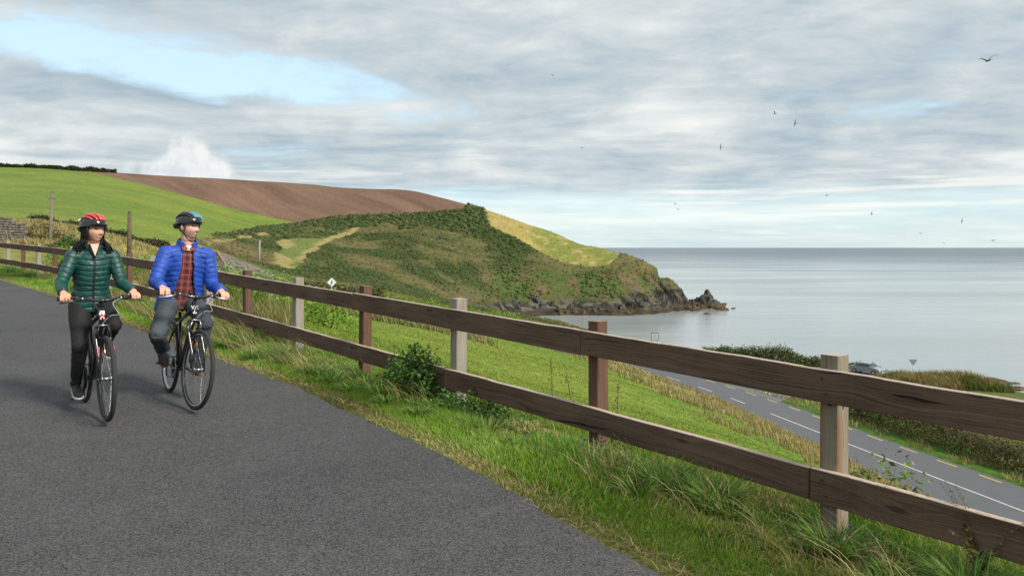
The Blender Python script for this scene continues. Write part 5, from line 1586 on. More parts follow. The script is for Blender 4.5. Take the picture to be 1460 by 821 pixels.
class Rider:
    def __init__(self, bike, loc, yaw, roll, label, male, dims, face_yaw, skin, face_pitch=0.0):
        self.root = empty('person', loc, (roll, 0, yaw))
        tag(self.root, label, 'person')
        sc = bike.scale
        D = dims
        self.male = male
        hip = bike.saddle * sc + Vector((0.035, 0, D['hip_up']))
        chest_d = Vector((math.sin(R(D['lean'])), 0, math.cos(R(D['lean']))))
        self.hip, self.cd = hip, chest_d
        neck = hip + chest_d * D['torso']
        self.neck = neck
        self.sh, self.el, self.wr, self.kn, self.an, self.ft, self.hj = {}, {}, {}, {}, {}, {}, {}
        for s in (1, -1):
            self.sh[s] = neck + Vector((0.005, s * D['shoulder'], -0.055 - (0.020 if male else 0.0)))
            gp, gd = bike.grip[s]; gp = gp * sc
            self.gp = getattr(self, 'gp', {}); self.gp[s] = (gp, gd)
            self.wr[s] = gp + Vector((-0.062, s * 0.006, 0.042))
            self.el[s] = ik(self.sh[s], self.wr[s], D['uarm'], D['farm'], (-0.55, s * D['elbow_out'][s], -0.65))
            p = bike.pedal[s] * sc
            self.hj[s] = hip + Vector((0.0, s * D['hipw'], 0.0))
            pitch = D['foot_pitch'][s]
            fd = Vector((math.cos(pitch), 0, math.sin(pitch)))
            sole = p + Vector((0, 0, 0.013))
            self.ft[s] = (sole, fd)
            self.an[s] = sole - fd * 0.115 + Vector((-fd.z, 0, fd.x)) * 0.085 + Vector((0, -s * 0.012, 0))
            self.kn[s] = ik(self.hj[s], self.an[s], D['thigh'], D['shin'], (1, s * D['knee_out'][s], 0.25))
        self.head_c = neck + Vector((0.030 + D.get('head_x', 0), 0, D['neck_len'])) 
        self.Mh = Matrix.Translation(self.head_c) @ Matrix.Rotation(face_yaw, 4, 'Z') @ Matrix.Rotation(face_pitch, 4, 'Y') @ Matrix.Scale(D.get('head', 1.0), 4)
        # ---- body: one continuous skin
        b = MB()
        V, F = head_solid(self.Mh, male); b.addvf(V, F, True)
        for s in (1, -1):   # ears
            e = self.Mh @ Vector((-0.008, s * 0.076, -0.004)); b.sphere(e, (0.020, 0.012, 0.030), 10, 8)
        capsule(b, [neck + chest_d * -0.06, neck + Vector((0.012, 0, 0.045)), self.head_c + Vector((-0.012, 0, -0.06))], [0.060, 0.052 if not male else 0.060, 0.050 if not male else 0.058], 16)
        etube(b, [hip + Vector((0, 0, -0.06)), hip + chest_d * 0.10, hip + chest_d * 0.25, hip + chest_d * (D['torso'] - 0.07), neck + chest_d * -0.02], [0.13, 0.115, 0.125, 0.14, 0.07], [0.09, 0.085, 0.09, 0.085, 0.055])
        for s in (1, -1):
            capsule(b, [neck + Vector((0, s * 0.06, -0.05)), self.sh[s]], [0.05, 0.045])
            capsule(b, [self.sh[s], self.el[s], self.wr[s]], [0.042, 0.034, 0.025])
            capsule(b, [self.hj[s], self.kn[s], self.an[s]], [0.07, 0.045, 0.028])
            sole, fd = self.ft[s]
            capsule(b, [self.an[s], sole - fd * 0.10 + Vector((0, 0, 0.045)), sole + fd * 0.06 + Vector((0, 0, 0.03))], [0.028, 0.024, 0.018])
            self.hand(b, s)
        me = fuse(b, 0.0042, 3, 0.4, 0.42)
        P = coords(me)
        setcol(me, face_paint(P, self.Mh, skin, male))
        self.body = add('body', me, SKIN, self.root)
    def hand(self, b, s):
        gp, gd = self.gp[s]                                        # gd points outwards along the grip
        w = self.wr[s]
        fwd = Vector((1, 0, 0)) - gd * gd.x; fwd.normalize(); up = Vector((0, 0, 1))
        k = 0.92 if not self.male else 1.04
        pt = lambda f, o, u: gp + fwd * (f * k) + gd * (o * k) + up * (u * k)
        # back of the hand: from the wrist over the grip to the knuckles
        for o in (-0.030, -0.010, 0.010, 0.028):
            capsule(b, [w + gd * (o * 0.45), pt(-0.022, o * 0.95, 0.034), pt(0.018, o, 0.030)], [0.018 * k, 0.0135 * k, 0.0115 * k], 10)
        spread = (-0.034, -0.0115, 0.0115, 0.032) if s == 1 else (-0.034, -0.0115, 0.0115, 0.032)
        lens = (0.96, 1.06, 1.0, 0.82)
        for o, l in zip(spread, lens):
            rr = 0.0086 * k * (0.9 + 0.1 * l)
            capsule(b, [pt(0.018, o, 0.030), pt(0.040, o * 1.03, 0.014 * l), pt(0.043, o * 1.03, -0.010 * l), pt(0.024, o, -0.030 * l), pt(0.006, o, -0.031 * l)], [rr * 1.12, rr * 1.05, rr, rr * 0.95, rr * 0.85], 10)
        # thumb leaves the inner side of the palm and closes under the bar
        capsule(b, [pt(-0.026, -0.030, 0.022), pt(-0.020, -0.050, 0.004), pt(0.000, -0.054, -0.020), pt(0.020, -0.046, -0.025)], [0.0135 * k, 0.0115 * k, 0.0100 * k, 0.0085 * k], 10)
    # ---- clothes
    def sleeves(self, mb, r0, r1, r2, cuff=0.035):
        for s in (1, -1):
            e = self.wr[s]
            capsule(mb, [self.neck + Vector((0, s * 0.055, -0.055)), self.sh[s]], [r0 * 1.02, r0 * 1.03], 16)
            d = (self.el[s] - e).normalized()
            mb.tube([self.sh[s], self.sh[s].lerp(self.el[s], 0.5), self.el[s], self.el[s].lerp(e, 0.55), e + d * cuff * 0.4], [r0, r0 * 0.97, r1, (r1 + r2) * 0.5, r2], 16)
            mb.sphere(self.sh[s], r0, 16, 10); mb.sphere(self.el[s], r1, 16, 10)
    def puff(self, me, torso_axis, pitch, amp, slope=0.0):
        """quilted baffles: ridges across the torso and round the sleeves"""
        P = coords(me); N = normals(me)
        dT, tT = chain_param(P, torso_axis)
        k = (dT - 0.10)
        par = tT + slope * np.abs(P[:, 1])
        arm = np.zeros(len(P), bool)
        for s in (1, -1):
            dA, tA = chain_param(P, [self.sh[s], self.el[s], self.wr[s]])
            m = (dA < 0.075) & ((np.abs(P[:, 1]) > np.abs(self.sh[s].y) * 0.93) & (np.sign(P[:, 1]) == s))
            par = np.where(m, tA + 0.013, par); arm |= m
        par = par + (fbm(P[:, 0] * 7, P[:, 1] * 7, P[:, 2] * 7, oct=2, seed=14) - 0.5) * 0.022
        wv = np.abs(np.sin(np.pi * par / pitch))
        pk = fbm(P[:, 0] * 34, P[:, 1] * 34, P[:, 2] * 34, oct=3, seed=15)
        wv = wv * (0.7 + 0.6 * pk)
        wr_ = (fbm(P[:, 0] * 26, P[:, 1] * 26, P[:, 2] * 40, oct=3, seed=8) - 0.5)
        amp = np.where(arm, amp * 0.62, amp)
        setco(me, P + N * (amp * (1.25 * (1 - np.exp(-(wv / 0.26) ** 2)) - 0.7) + wr_ * amp * 1.5)[:, None])
    def legs(self, mat, thick, calf, name, seat=0.15, hemr=None, flare=1.0):
        mb = MB()
        etube(mb, [self.hip + Vector((-0.01, 0, -0.075)), self.hip + Vector((-0.005, 0, 0.0)), self.hip + self.cd * 0.12], [seat * 0.92, seat, seat * 0.92], [0.115, 0.125, 0.10])
        for s in (1, -1):
            h, k, a = self.hj[s], self.kn[s], self.an[s]
            a2 = a - (k - a).normalized() * (0.012 if name == 'leggings' else 0.02)
            mb.tube([h, h.lerp(k, 0.35), h.lerp(k, 0.75), k, k.lerp(a, 0.28), k.lerp(a, 0.65), a2], [thick, thick * 0.97, thick * 0.78, thick * 0.70, calf, calf * 0.84 * flare, (hemr or calf * 0.62)], 18)
            mb.sphere(h, thick * 0.99, 16, 10); mb.sphere(k, thick * 0.71, 16, 10)
        me = fuse(mb, 0.0075, 5, 0.5)
        P = coords(me); N = normals(me)
        fold = fbm(P[:, 0] * 9, P[:, 1] * 14, P[:, 2] * 30, oct=3, seed=19) - 0.5
        near = np.zeros(len(P))
        for s in (1, -1):
            near = np.maximum(near, np.exp(-(np.linalg.norm(P - np.array(self.kn[s]), axis=1) / 0.09) ** 2))
            near = np.maximum(near, np.exp(-(np.linalg.norm(P - np.array(self.an[s]), axis=1) / 0.12) ** 2))
        setco(me, P + N * (fold * (0.006 + 0.020 * near) * D_FOLD[name])[:, None])
        return add(name, me, mat, self.root)
    def shoe(self, s, upper, sole_m, size=1.0, boot=0.0):
        sole, fd = self.ft[s]
        up = Vector((-fd.z, 0, fd.x)); y = Vector((0, 1, 0))
        P = lambda f, u: sole + fd * f * size + up * u + y * (-s * 0.012)
        mb = MB()
        fs = [-0.165, -0.14, -0.10, -0.05, 0.0, 0.05, 0.085, 0.105]; hh = [0.030, 0.045, 0.048, 0.043, 0.035, 0.028, 0.022, 0.012]; ww = [0.020, 0.032, 0.034, 0.036, 0.043, 0.042, 0.032, 0.014]
        etube(mb, [P(f, 0.008 + h * 0.9) for f, h in zip(fs, hh)], ww, [h * 0.95 for h in hh], (0, 1, 0), 16)
        capsule(mb, [P(-0.115, 0.06), self.an[s] + up * (0.02 + boot)], [0.036, 0.037], 14)
        me = fuse(mb, 0.006, 4, 0.5)
        o = add('shoe', me, upper, self.root)
        V, F = [], []
        n = len(fs)
        for lvl, k in ((0.0, 0.96), (0.008, 1.03), (0.014, 0.98)):
            for f, w in zip(fs, ww): V.append(P(f, lvl) + y * w * k)
            for f, w in zip(fs[::-1], ww[::-1]): V.append(P(f, lvl) - y * w * k)
        m = 2 * n
        for l in range(2):
            for q in range(m): F.append((l * m + q, l * m + (q + 1) % m, (l + 1) * m + (q + 1) % m, (l + 1) * m + q))
        F.append(tuple(range(m))[::-1]); F.append(tuple(2 * m + q for q in range(m)))
        sb = MB(); sb.addvf(V, F); sb.build('shoe_sole', sole_m, o)
        lb = MB()
        for q in range(3):
            a = P(-0.055 + q * 0.028, 0.083 - q * 0.013); lb.tube([a + y * 0.022 - up * 0.006, a + up * 0.004, a - y * 0.022 - up * 0.006], 0.0032, 5)
        lb.build('laces', STRAP, o)
    def helmet(self, main, ridge, accent, label=None):
        Mh = self.Mh @ Matrix.Translation((-0.006, 0, 0.046)) @ Matrix.Rotation(R(-3), 4, 'Y')
        mb = MB()
        seg, rings = 40, 14
        V, F = [], []
        A, B, Cz = 0.130, 0.099, 0.096
        def pt(th, ph, k=1.0):   # th from the crown down to the rim
            x = A * math.sin(th) * math.cos(ph); y = B * math.sin(th) * math.sin(ph); z = Cz * math.cos(th)
            if x < 0: x *= 1.06; z -= 0.16 * x * x / A * 1.2
            z -= 0.0
            return Mh @ Vector((x * k, y * k, z * k))
        rim = R(97)
        for i in range(rings + 1):
            for k in range(seg): V.append(pt(rim * max(i, 0.02) / rings, 2 * math.pi * k / seg))
        for i in range(rings):
            for k in range(seg): F.append((i * seg + k, (i + 1) * seg + k, (i + 1) * seg + (k + 1) % seg, i * seg + (k + 1) % seg))
        o = len(V)
        for i in range(rings + 1):
            for k in range(seg): V.append(pt(rim * max(i, 0.02) / rings, 2 * math.pi * k / seg, 0.88))
        for i in range(rings):
            for k in range(seg): F.append((o + i * seg + k, o + i * seg + (k + 1) % seg, o + (i + 1) * seg + (k + 1) % seg, o + (i + 1) * seg + k))
        for k in range(seg): F.append((rings * seg + k, o + rings * seg + k, o + rings * seg + (k + 1) % seg, rings * seg + (k + 1) % seg))
        mb.addvf(V, F, True)
        h = mb.build('helmet', SHELLK, self.root)
        # ribs with open vents between them, front to back
        def rib(y0, y1, mat, x0=0.93, x1=-0.86, rad=0.017, lift=1.03, name='helmet_rib'):
            pts_ = []
            for t in np.linspace(0, 1, 12):
                xx = (x0 + (x1 - x0) * t) * A; yy = (y0 + (y1 - y0) * abs(2 * t - 0.9)) * B
                q = max(1 - (xx / A) ** 2 - (yy / B) ** 2, 0.02); zz = Cz * math.sqrt(q)
                if xx < 0: zz -= 0.19 * xx * xx / A
                pts_.append(Mh @ (Vector((xx, yy, zz)) * lift))
            m = MB(); m.tube(pts_, [rad * (0.35 + 0.65 * math.sin(math.pi * min(max(t, 0.06), 0.94)) ** 0.6) for t in np.linspace(0, 1, 12)], 8, flat=0.7)
            m.build(name, mat, h)
        rib(0.0, 0.0, ridge, rad=0.019)
        for s in (1, -1):
            rib(s * 0.40, s * 0.30, ridge, 0.88, -0.82, 0.019)
            rib(s * 0.72, s * 0.62, main if self.male else ridge, 0.62, -0.66, 0.016)
            rib(s * 0.17, s * 0.13, SHELLK, 0.92, -0.8, 0.006)
        if accent is not None:
            for y0 in (-0.20, 0.20, 0.5): rib(y0, y0 * 0.8, accent, 0.88, 0.30, 0.014, 1.05, 'helmet_flash')
        # rim band, visor
        m = MB(); m.tube([pt(rim, 2 * math.pi * k / 40, 0.985) for k in range(41)], 0.009, 8, cap=False); m.build('helmet_rim', SHELLK if self.male else SHELLK, h)
        V, F = [], []
        n = 14
        for k in range(n + 1):
            a = R(-62) + R(124) * k / n
            p0 = Vector((A * 0.97 * math.cos(a), B * 0.98 * math.sin(a), 0.012)); ext = 0.048 * math.cos(a * 1.15) ** 0.8 if abs(a) < 1.2 else 0.0
            p1 = p0 + Vector((ext * 0.98, 0, -0.016 * math.cos(a)))
            for p, dz in ((p0, 0.004), (p1, 0.003), (p1, -0.003), (p0, -0.006)): V.append(Mh @ (p + Vector((0, 0, dz))))
        for k in range(n):
            for q in range(4): F.append((k * 4 + q, k * 4 + (q + 1) % 4, (k + 1) * 4 + (q + 1) % 4, (k + 1) * 4 + q))
        F.append((0, 1, 2, 3)); F.append(tuple(n * 4 + q for q in (3, 2, 1, 0)))
        m = MB(); m.addvf(V, F, False); m.build('visor', SHELLK, h)
        # rear cradle
        m = MB(); m.tube([Mh @ Vector((-0.10, -0.075, -0.02)), Mh @ Vector((-0.135, -0.03, -0.045)), Mh @ Vector((-0.135, 0.03, -0.045)), Mh @ Vector((-0.10, 0.075, -0.02))], 0.011, 8); m.build('rear_cradle', SHELLK, h)
        # chin straps
        chin = self.Mh @ Vector((0.052, 0, -0.128))
        for s in (1, -1):
            ear = self.Mh @ Vector((0.022, s * 0.079, -0.055)); jaw = self.Mh @ Vector((0.040, s * 0.052, -0.108))
            m = MB(); m.tube([Mh @ Vector((0.055, s * 0.090, -0.010)), self.Mh @ Vector((0.038, s * 0.081, -0.02)), ear, jaw, chin], 0.0055, 6, flat=0.6)
            m.tube([Mh @ Vector((-0.050, s * 0.093, -0.012)), self.Mh @ Vector((-0.02, s * 0.084, -0.03)), ear], 0.005, 6, flat=0.6); m.build('chin_strap', STRAP, h)
        return h, Mh
D_FOLD = {'leggings': 0.9, 'jeans': 1.7}

# ---- rider in the green jacket
FW = {1: R(-14), -1: R(-6)}
dimsW = dict(hip_up=0.065, lean=13, torso=0.498, elbow_out={1: 0.05, -1: 0.32}, shoulder=0.160, uarm=0.262, farm=0.245, hipw=0.085, thigh=0.415, shin=0.40, neck_len=0.168, foot_pitch=FW, knee_out={1: 0.02, -1: 0.05}, head=0.98, head_x=0.0)
womanR = Rider(bikeW, (*WO, ground_at(*WO)), WYAW, 0.0, 'person with long black hair in a green quilted jacket and red helmet, riding a bicycle', False, dimsW, R(25), (0.62, 0.345, 0.235), R(0))
w = womanR
GREENJ = cloth('green_puffer', (0.007, 0.058, 0.048), 0.44, 0.2, 14.0, 0.5, 30.0)
BLACKL = cloth('black_leggings', (0.0065, 0.0065, 0.007), 0.8, 0.2, 14.0, 0.3, 16.0)
ZIP = plain('zip_dark', (0.02, 0.02, 0.022), 0.5)
mb = MB()
axisW = [w.hip + w.cd * -0.04, w.neck]
tw = w.hip
etube(mb, [tw + w.cd * -0.035, tw + w.cd * 0.05, tw + w.cd * 0.16, tw + w.cd * 0.27, tw + w.cd * 0.39, tw + w.cd * 0.465, w.neck + w.cd * -0.005], [0.165, 0.158, 0.138, 0.148, 0.154, 0.142, 0.072], [0.138, 0.133, 0.116, 0.128, 0.120, 0.095, 0.070], seg=32)
w.sleeves(mb, 0.056, 0.048, 0.039)
etube(mb, [w.neck + w.cd * -0.05, w.neck + w.cd * 0.012, w.neck + Vector((0.020, 0, 0.045))], [0.088, 0.076, 0.072], [0.082, 0.072, 0.070], seg=24)
me = fuse(mb, 0.0062, 4, 0.5)
w.puff(me, axisW, 0.047, 0.0075)
jk = add('jacket', me, GREENJ, w.root)
# zip down the front, neckline and cuffs
P = coords(me)
zp = []
for t in np.linspace(0.0, 0.51, 22):
    c = np.array(w.hip + w.cd * (t - 0.02)); m = (np.abs(P[:, 1]) < 0.02) & (np.abs((P - c) @ np.array(w.cd)) < 0.012) & (P[:, 0] > c[0])
    if m.any(): q = P[m][np.argmax(P[m][:, 0])]; zp.append(Vector((q[0] + 0.001, 0.0, q[2])))
m = MB(); m.tube(zp, 0.0085, 6, flat=0.55, up=(1, 0, 0)); m.build('zip', ZIP, jk)
inner = MB(); etube(inner, [w.neck + w.cd * 0.005, w.neck + Vector((0.020, 0, 0.048))], [0.066, 0.0665], [0.066, 0.066], seg=24)
inner.build('collar_lining', ZIP, jk)
# open V of the collar shows the throat
nv = MB(); vv = w.neck + Vector((0.092, 0, 0.040)); vb = w.neck + Vector((0.116, 0, -0.060))
throat = MB(); throat.addvf([w.neck + Vector((0.094, 0.036, 0.050)), w.neck + Vector((0.094, -0.036, 0.050)), w.neck + Vector((0.121, 0.0, -0.062)), w.neck + Vector((0.055, 0.036, 0.050)), w.neck + Vector((0.055, -0.036, 0.050)), w.neck + Vector((0.07, 0.0, -0.062))], [(0, 1, 2), (3, 5, 4), (0, 3, 4, 1), (0, 2, 5, 3), (1, 4, 5, 2)])
tm = throat.mesh('throat'); setcol(tm, np.array((0.62, 0.345, 0.235)) * np.ones((len(tm.vertices), 1))); add('throat', tm, SKIN, jk)
for s in (1, -1):
    m = MB(); m.tube([w.neck + Vector((0.094, s * 0.040, 0.052)), w.neck + Vector((0.124, 0.002 * s, -0.066))], 0.005, 6); m.build('collar_edge', ZIP, jk)
    d = (w.el[s] - w.wr[s]).normalized(); m = MB(); m.tube([w.wr[s] + d * 0.002, w.wr[s] + d * 0.022], [0.036, 0.039], 14); m.build('cuff', ZIP, jk)
w.legs(BLACKL, 0.092, 0.060, 'leggings', 0.168, 0.042)
BLKSHOE = cloth('black_trainer', (0.014, 0.014, 0.015), 0.7); WSOLE = plain('white_sole', (0.62, 0.62, 0.60), 0.6)
for s in (1, -1): w.shoe(s, BLKSHOE, WSOLE, 0.95, 0.0)
h, Mh = w.helmet(SHELLK, SHELLR, None)
m = MB(); m.box((0, 0, 0), (0.034, 0.004, 0.024), None, 0.001); o = m.build('helmet_sticker', WHITEM, h)
o.matrix_local = Mh @ Matrix.Translation((-0.045, -0.098, 0.048)) @ Matrix.Rotation(R(-38), 4, 'X') @ Matrix.Rotation(R(-8), 4, 'Z')
# long hair from under the helmet, over both shoulders
hr = np.random.default_rng(5)
mb = MB()
H = lambda x, y, z: w.Mh @ Vector((x, y, z))
rootsL = []
for q in range(760):
    s = 1 if q % 2 else -1
    a = hr.uniform(R(62), R(178))
    r0 = H(0.100 * math.cos(a) - 0.004, s * 0.083 * math.sin(a), 0.018 + hr.uniform(-.01, .012))
    fl = hr.uniform(0, 1)
    out = hr.uniform(0.02, 0.10)
    mid = H(0.080 * math.cos(a) - 0.012, s * (0.080 * math.sin(a) + 0.012), -0.075)
    low = w.neck + Vector((hr.uniform(-0.10, 0.065), s * (0.080 + out * 0.55), 0.010 + hr.uniform(-.02, .03)))
    blow = 1.0 if s == -1 else 0.75
    end = w.neck + Vector((hr.uniform(-0.16, 0.05), s * (0.115 + out * 1.15 * blow), hr.uniform(-0.24, -0.07)))
    if s == -1 and hr.uniform() < 0.6: end += Vector((-0.05, -0.03, -0.06))
    mb.tube(spline([r0, mid, low, end], 4), [0.0050, 0.0058, 0.0062, 0.0063, 0.0062, 0.0060, 0.0056, 0.0050, 0.0044, 0.0038, 0.0028, 0.0018, 0.0008][:13], 4)
mb.build('hair', HAIR, w.root)
mb = MB(); mb.sphere(H(-0.012, 0, 0.02), (0.085, 0.083, 0.075), 20, 14); mb.build('hair_crown', HAIR, w.root)
m = MB(); m.sphere(H(-0.004, -0.088, -0.045), 0.008, 8, 6); m.build('earring', ALLOY, w.root)

# ---- rider in the blue jacket
FM = {1: R(-2), -1: R(-24)}
dimsM = dict(hip_up=0.06, lean=13, torso=0.515, elbow_out={1: 0.10, -1: 0.30}, shoulder=0.185, uarm=0.288, farm=0.262, hipw=0.09, thigh=0.445, shin=0.435, neck_len=0.182, foot_pitch=FM, knee_out={1: 0.10, -1: 0.36}, head=1.0)
manR = Rider(bikeM, (*MO, ground_at(*MO)), MYAW, R(-3), 'person in an open blue quilted jacket, plaid shirt and black helmet, riding a bicycle', True, dimsM, R(33), (0.62, 0.365, 0.27), R(0))
mn = manR
BLUEJ = cloth('blue_puffer', (0.012, 0.060, 0.36), 0.6, 0.18, 14.0, 0.5, 30.0)
JEANS = cloth('grey_blue_jeans', (0.040, 0.052, 0.062), 0.85, 0.25, 9.0, 0.5, 14.0, wear=(0.075, 0.09, 0.10))
PLAID = plaid_mat()
mb = MB(); th = mn.hip
etube(mb, [th + mn.cd * -0.07, th + mn.cd * 0.06, th + mn.cd * 0.2, th + mn.cd * 0.33, th + mn.cd * 0.44, mn.neck + mn.cd * 0.0], [0.155, 0.152, 0.150, 0.158, 0.160, 0.074], [0.118, 0.118, 0.112, 0.112, 0.094, 0.066], seg=28)
me = fuse(mb, 0.009, 4)
P = coords(me); N = normals(me); setco(me, P + N * ((fbm(P[:, 0] * 14, P[:, 1] * 14, P[:, 2] * 9, oct=3, seed=3) - .5) * 0.018)[:, None])
shirt = add('shirt', me, PLAID, mn.root)
for s in (1, -1):
    m = MB(); m.addvf([mn.neck + Vector((0.058, s * 0.050, 0.050)), mn.neck + Vector((0.088, s * 0.006, -0.012)), mn.neck + Vector((0.100, s * 0.050, -0.050)), mn.neck + Vector((0.066, s * 0.074, 0.02)),
                       mn.neck + Vector((0.050, s * 0.046, 0.050)), mn.neck + Vector((0.080, s * 0.004, -0.012)), mn.neck + Vector((0.092, s * 0.048, -0.050)), mn.neck + Vector((0.058, s * 0.070, 0.02))],
                      [(0, 1, 2, 3), (7, 6, 5, 4), (0, 4, 5, 1), (1, 5, 6, 2), (2, 6, 7, 3), (3, 7, 4, 0)]); m.build('shirt_collar', PLAID, shirt)
m = MB(); etube(m, [mn.neck + Vector((0.022, 0, -0.03)), mn.neck + Vector((0.028, 0, 0.014))], [0.066, 0.060], [0.064, 0.058], seg=20); m.build('undershirt', WHITEM, mn.root)
mb = MB()
etube(mb, [th + mn.cd * -0.13 + Vector((0.0, 0, 0)), th + mn.cd * -0.02, th + mn.cd * 0.10, th + mn.cd * 0.24, th + mn.cd * 0.36, th + mn.cd * 0.45, mn.neck + mn.cd * -0.01], [0.235, 0.215, 0.195, 0.186, 0.188, 0.178, 0.088], [0.158, 0.152, 0.142, 0.142, 0.138, 0.112, 0.084], seg=36)
mn.sleeves(mb, 0.070, 0.060, 0.048)
etube(mb, [mn.neck + mn.cd * -0.06, mn.neck + mn.cd * 0.012, mn.neck + Vector((0.016, 0, 0.060))], [0.105, 0.092, 0.088], [0.098, 0.088, 0.086], seg=24)
me = fuse(mb, 0.0066, 4, 0.5)
axisM = [mn.hip + mn.cd * -0.13, mn.neck]
mn.puff(me, axisM, 0.046, 0.0075, 0.32)
# open front: cut the panel away, then give the shell its thickness
bm = bmesh.new(); bm.from_mesh(me)
kill = []
zt, zb = mn.neck.z + 0.08, mn.hip.z - 0.14
for v in bm.verts:
    c = mn.hip.x + (v.co.z - mn.hip.z) * (mn.cd.x / mn.cd.z)
    t = (zt - v.co.z) / (zt - zb)
    half = 0.026 + 0.105 * max(t - 0.10, 0) ** 1.0 + 0.006 * math.sin(t * 9)
    armz = min((v.co - mn.wr[s]).length for s in (1, -1)) < 0.2 or min((v.co - mn.el[s]).length for s in (1, -1)) < 0.08
    if v.co.x > c + 0.02 and abs(v.co.y + 0.004) < half and not armz: kill.append(v)
    elif v.co.z < zb + 0.028 + 0.02 * abs(v.co.y): kill.append(v)
    elif v.co.z > mn.neck.z + 0.048 and math.hypot(v.co.x - mn.neck.x - 0.016, v.co.y) < 0.074: kill.append(v)
bmesh.ops.delete(bm, geom=kill, context='VERTS')
bmesh.ops.delete(bm, geom=[v for v in bm.verts if len(v.link_faces) < 2], context='VERTS')
for _ in range(10):
    new = {}
    for v in bm.verts:
        be = [e for e in v.link_edges if e.is_boundary]
        if len(be) == 2: new[v] = v.co * 0.4 + (be[0].other_vert(v).co + be[1].other_vert(v).co) * 0.3
    for v, c in new.items(): v.co = c
bm.to_mesh(me); bm.free()
me = shell(me, 0.012)
me.polygons.foreach_set('use_smooth', np.ones(len(me.polygons), dtype=bool))
jm = add('jacket', me, BLUEJ, mn.root)
for s in (1, -1):
    d = (mn.el[s] - mn.wr[s]).normalized(); m = MB(); m.tube([mn.wr[s] + d * 0.004, mn.wr[s] + d * 0.026], [0.043, 0.046], 14); m.build('cuff', BLUEJ, jm)
mn.legs(JEANS, 0.098, 0.070, 'jeans', 0.165, 0.066, 1.12)
NAVYSHOE = cloth('dark_suede', (0.016, 0.016, 0.020), 0.85); BSOLE = plain('brown_sole', (0.155, 0.075, 0.032), 0.7)
for s in (1, -1): mn.shoe(s, NAVYSHOE, BSOLE, 1.08, 0.03)
mn.helmet(SHELLK, SHELLG, SHELLC)
mb = MB(); mb.sphere(mn.Mh @ Vector((-0.014, 0, 0.012)), (0.086, 0.0795, 0.085), 20, 14); mb.build('hair', HAIRB, mn.root)
# ------------------------------------------------------------------ house, wall, poles, signs, car, gulls, rocks
# --- tiled roof of the house below the fence
def tile_mat():
    m, nt, b = material('roof_tiles')
    oi = nt.attr()
    n = nt.noise(nt.pos(), 3.0, 5, 0.6)
    k = nt.math('ADD', nt.math('MULTIPLY', n, 0.7), 0.6)
    nt.put(b.inputs['Base Color'], nt.mix(1.0, oi, nt.comb(k, k, k), 'MULTIPLY'))
    b.inputs['Roughness'].default_value = 0.9
    return m
TILE = tile_mat()
RENDERW = plain('cream_render', (0.55, 0.50, 0.42), 0.9, var=0.12, scale=2.0, bump=0.2)
RIDGET = plain('ridge_tile', (0.26, 0.19, 0.13), 0.9, var=0.3, scale=3.0)
GLASS = plain('dark_glass', (0.03, 0.035, 0.04), 0.1)
hx0, hy0 = ray(300, 62)
gz0 = h1(hx0, hy0)
ridge_z = CAMZ - (359 - 353) / FPX * 62
house = empty('bungalow', (hx0, hy0, gz0), (0, 0, R(-14)))
tag(house, 'bungalow with a hipped grey-brown tiled roof below the fence behind the riders', 'house')
HW, HD, EZ = 5.6, 4.4, ridge_z - gz0 - 2.75          # half width, half depth, eaves height
RL = 0.6                                            # half ridge length
Rz = ridge_z - gz0
mb = MB()
mb.box((0, 0, EZ / 2 - 0.6), (HW * 2 - 0.7, HD * 2 - 0.7, EZ + 1.2))
mb.build('wall', RENDERW, house)
for wx in (-3.4, -1.0, 2.6):
    m = MB(); m.box((wx, -(HD - 0.35) - 0.02, EZ - 1.1), (1.2, 0.06, 1.1)); wn = m.build('window', WHITEM, house)
    m = MB(); m.box((wx, -(HD - 0.35) - 0.06, EZ - 1.1), (1.05, 0.03, 0.95)); m.build('pane', GLASS, wn)
# roof faces
E = [Vector((-HW, -HD, EZ)), Vector((HW, -HD, EZ)), Vector((HW, HD, EZ)), Vector((-HW, HD, EZ))]
Rg = [Vector((-RL, 0, Rz)), Vector((RL, 0, Rz))]
m = MB(); m.addvf(E + Rg, [(0, 1, 5, 4), (1, 2, 5), (2, 3, 4, 5), (3, 0, 4), (3, 2, 1, 0)]); roof = m.build('roof', plain('roof_felt', (0.05, 0.045, 0.04), 0.9), house)
def tiles(a, b, c, d, seed):
    """courses of lapped tiles over the face a-b (eaves) to d-c (top)"""
    g = np.random.default_rng(seed)
    nrm = (b - a).cross(d - a).normalized()
    if nrm.z < 0: nrm = -nrm
    V, Q, C = [], [], []
    rows = int((d - a).length / 0.30)
    for r in range(rows):
        t0, t1 = r / rows, min((r + 1.25) / rows, 1)
        l0, r0 = a.lerp(d, t0), b.lerp(c, t0); l1, r1 = a.lerp(d, t1), b.lerp(c, t1)
        n = max(int((r0 - l0).length / 0.30), 1)
        for k in range(n):
            o = 0.5 * (r % 2) / n
            u0, u1 = min(k / n + o, 1), min((k + 0.93) / n + o, 1)
            if u1 - u0 < 1e-3: continue
            lift = 0.05 + g.uniform(0, 0.015)
            p = [l0.lerp(r0, u0) + nrm * lift, l0.lerp(r0, u1) + nrm * lift, l1.lerp(r1, u1) + nrm * 0.012, l1.lerp(r1, u0) + nrm * 0.012, l0.lerp(r0, u0), l0.lerp(r0, u1)]
            i = len(V); V += [tuple(q) for q in p]
            Q += [(i, i + 1, i + 2, i + 3), (i + 4, i + 5, i + 1, i)]
            c_ = np.array([(0.15, 0.13, 0.11), (0.20, 0.17, 0.14), (0.11, 0.098, 0.085), (0.18, 0.16, 0.135)])[g.integers(4)] * g.uniform(0.8, 1.2)
            C += [c_] * 6
    return np.array(V), np.array(Q), np.array(C)
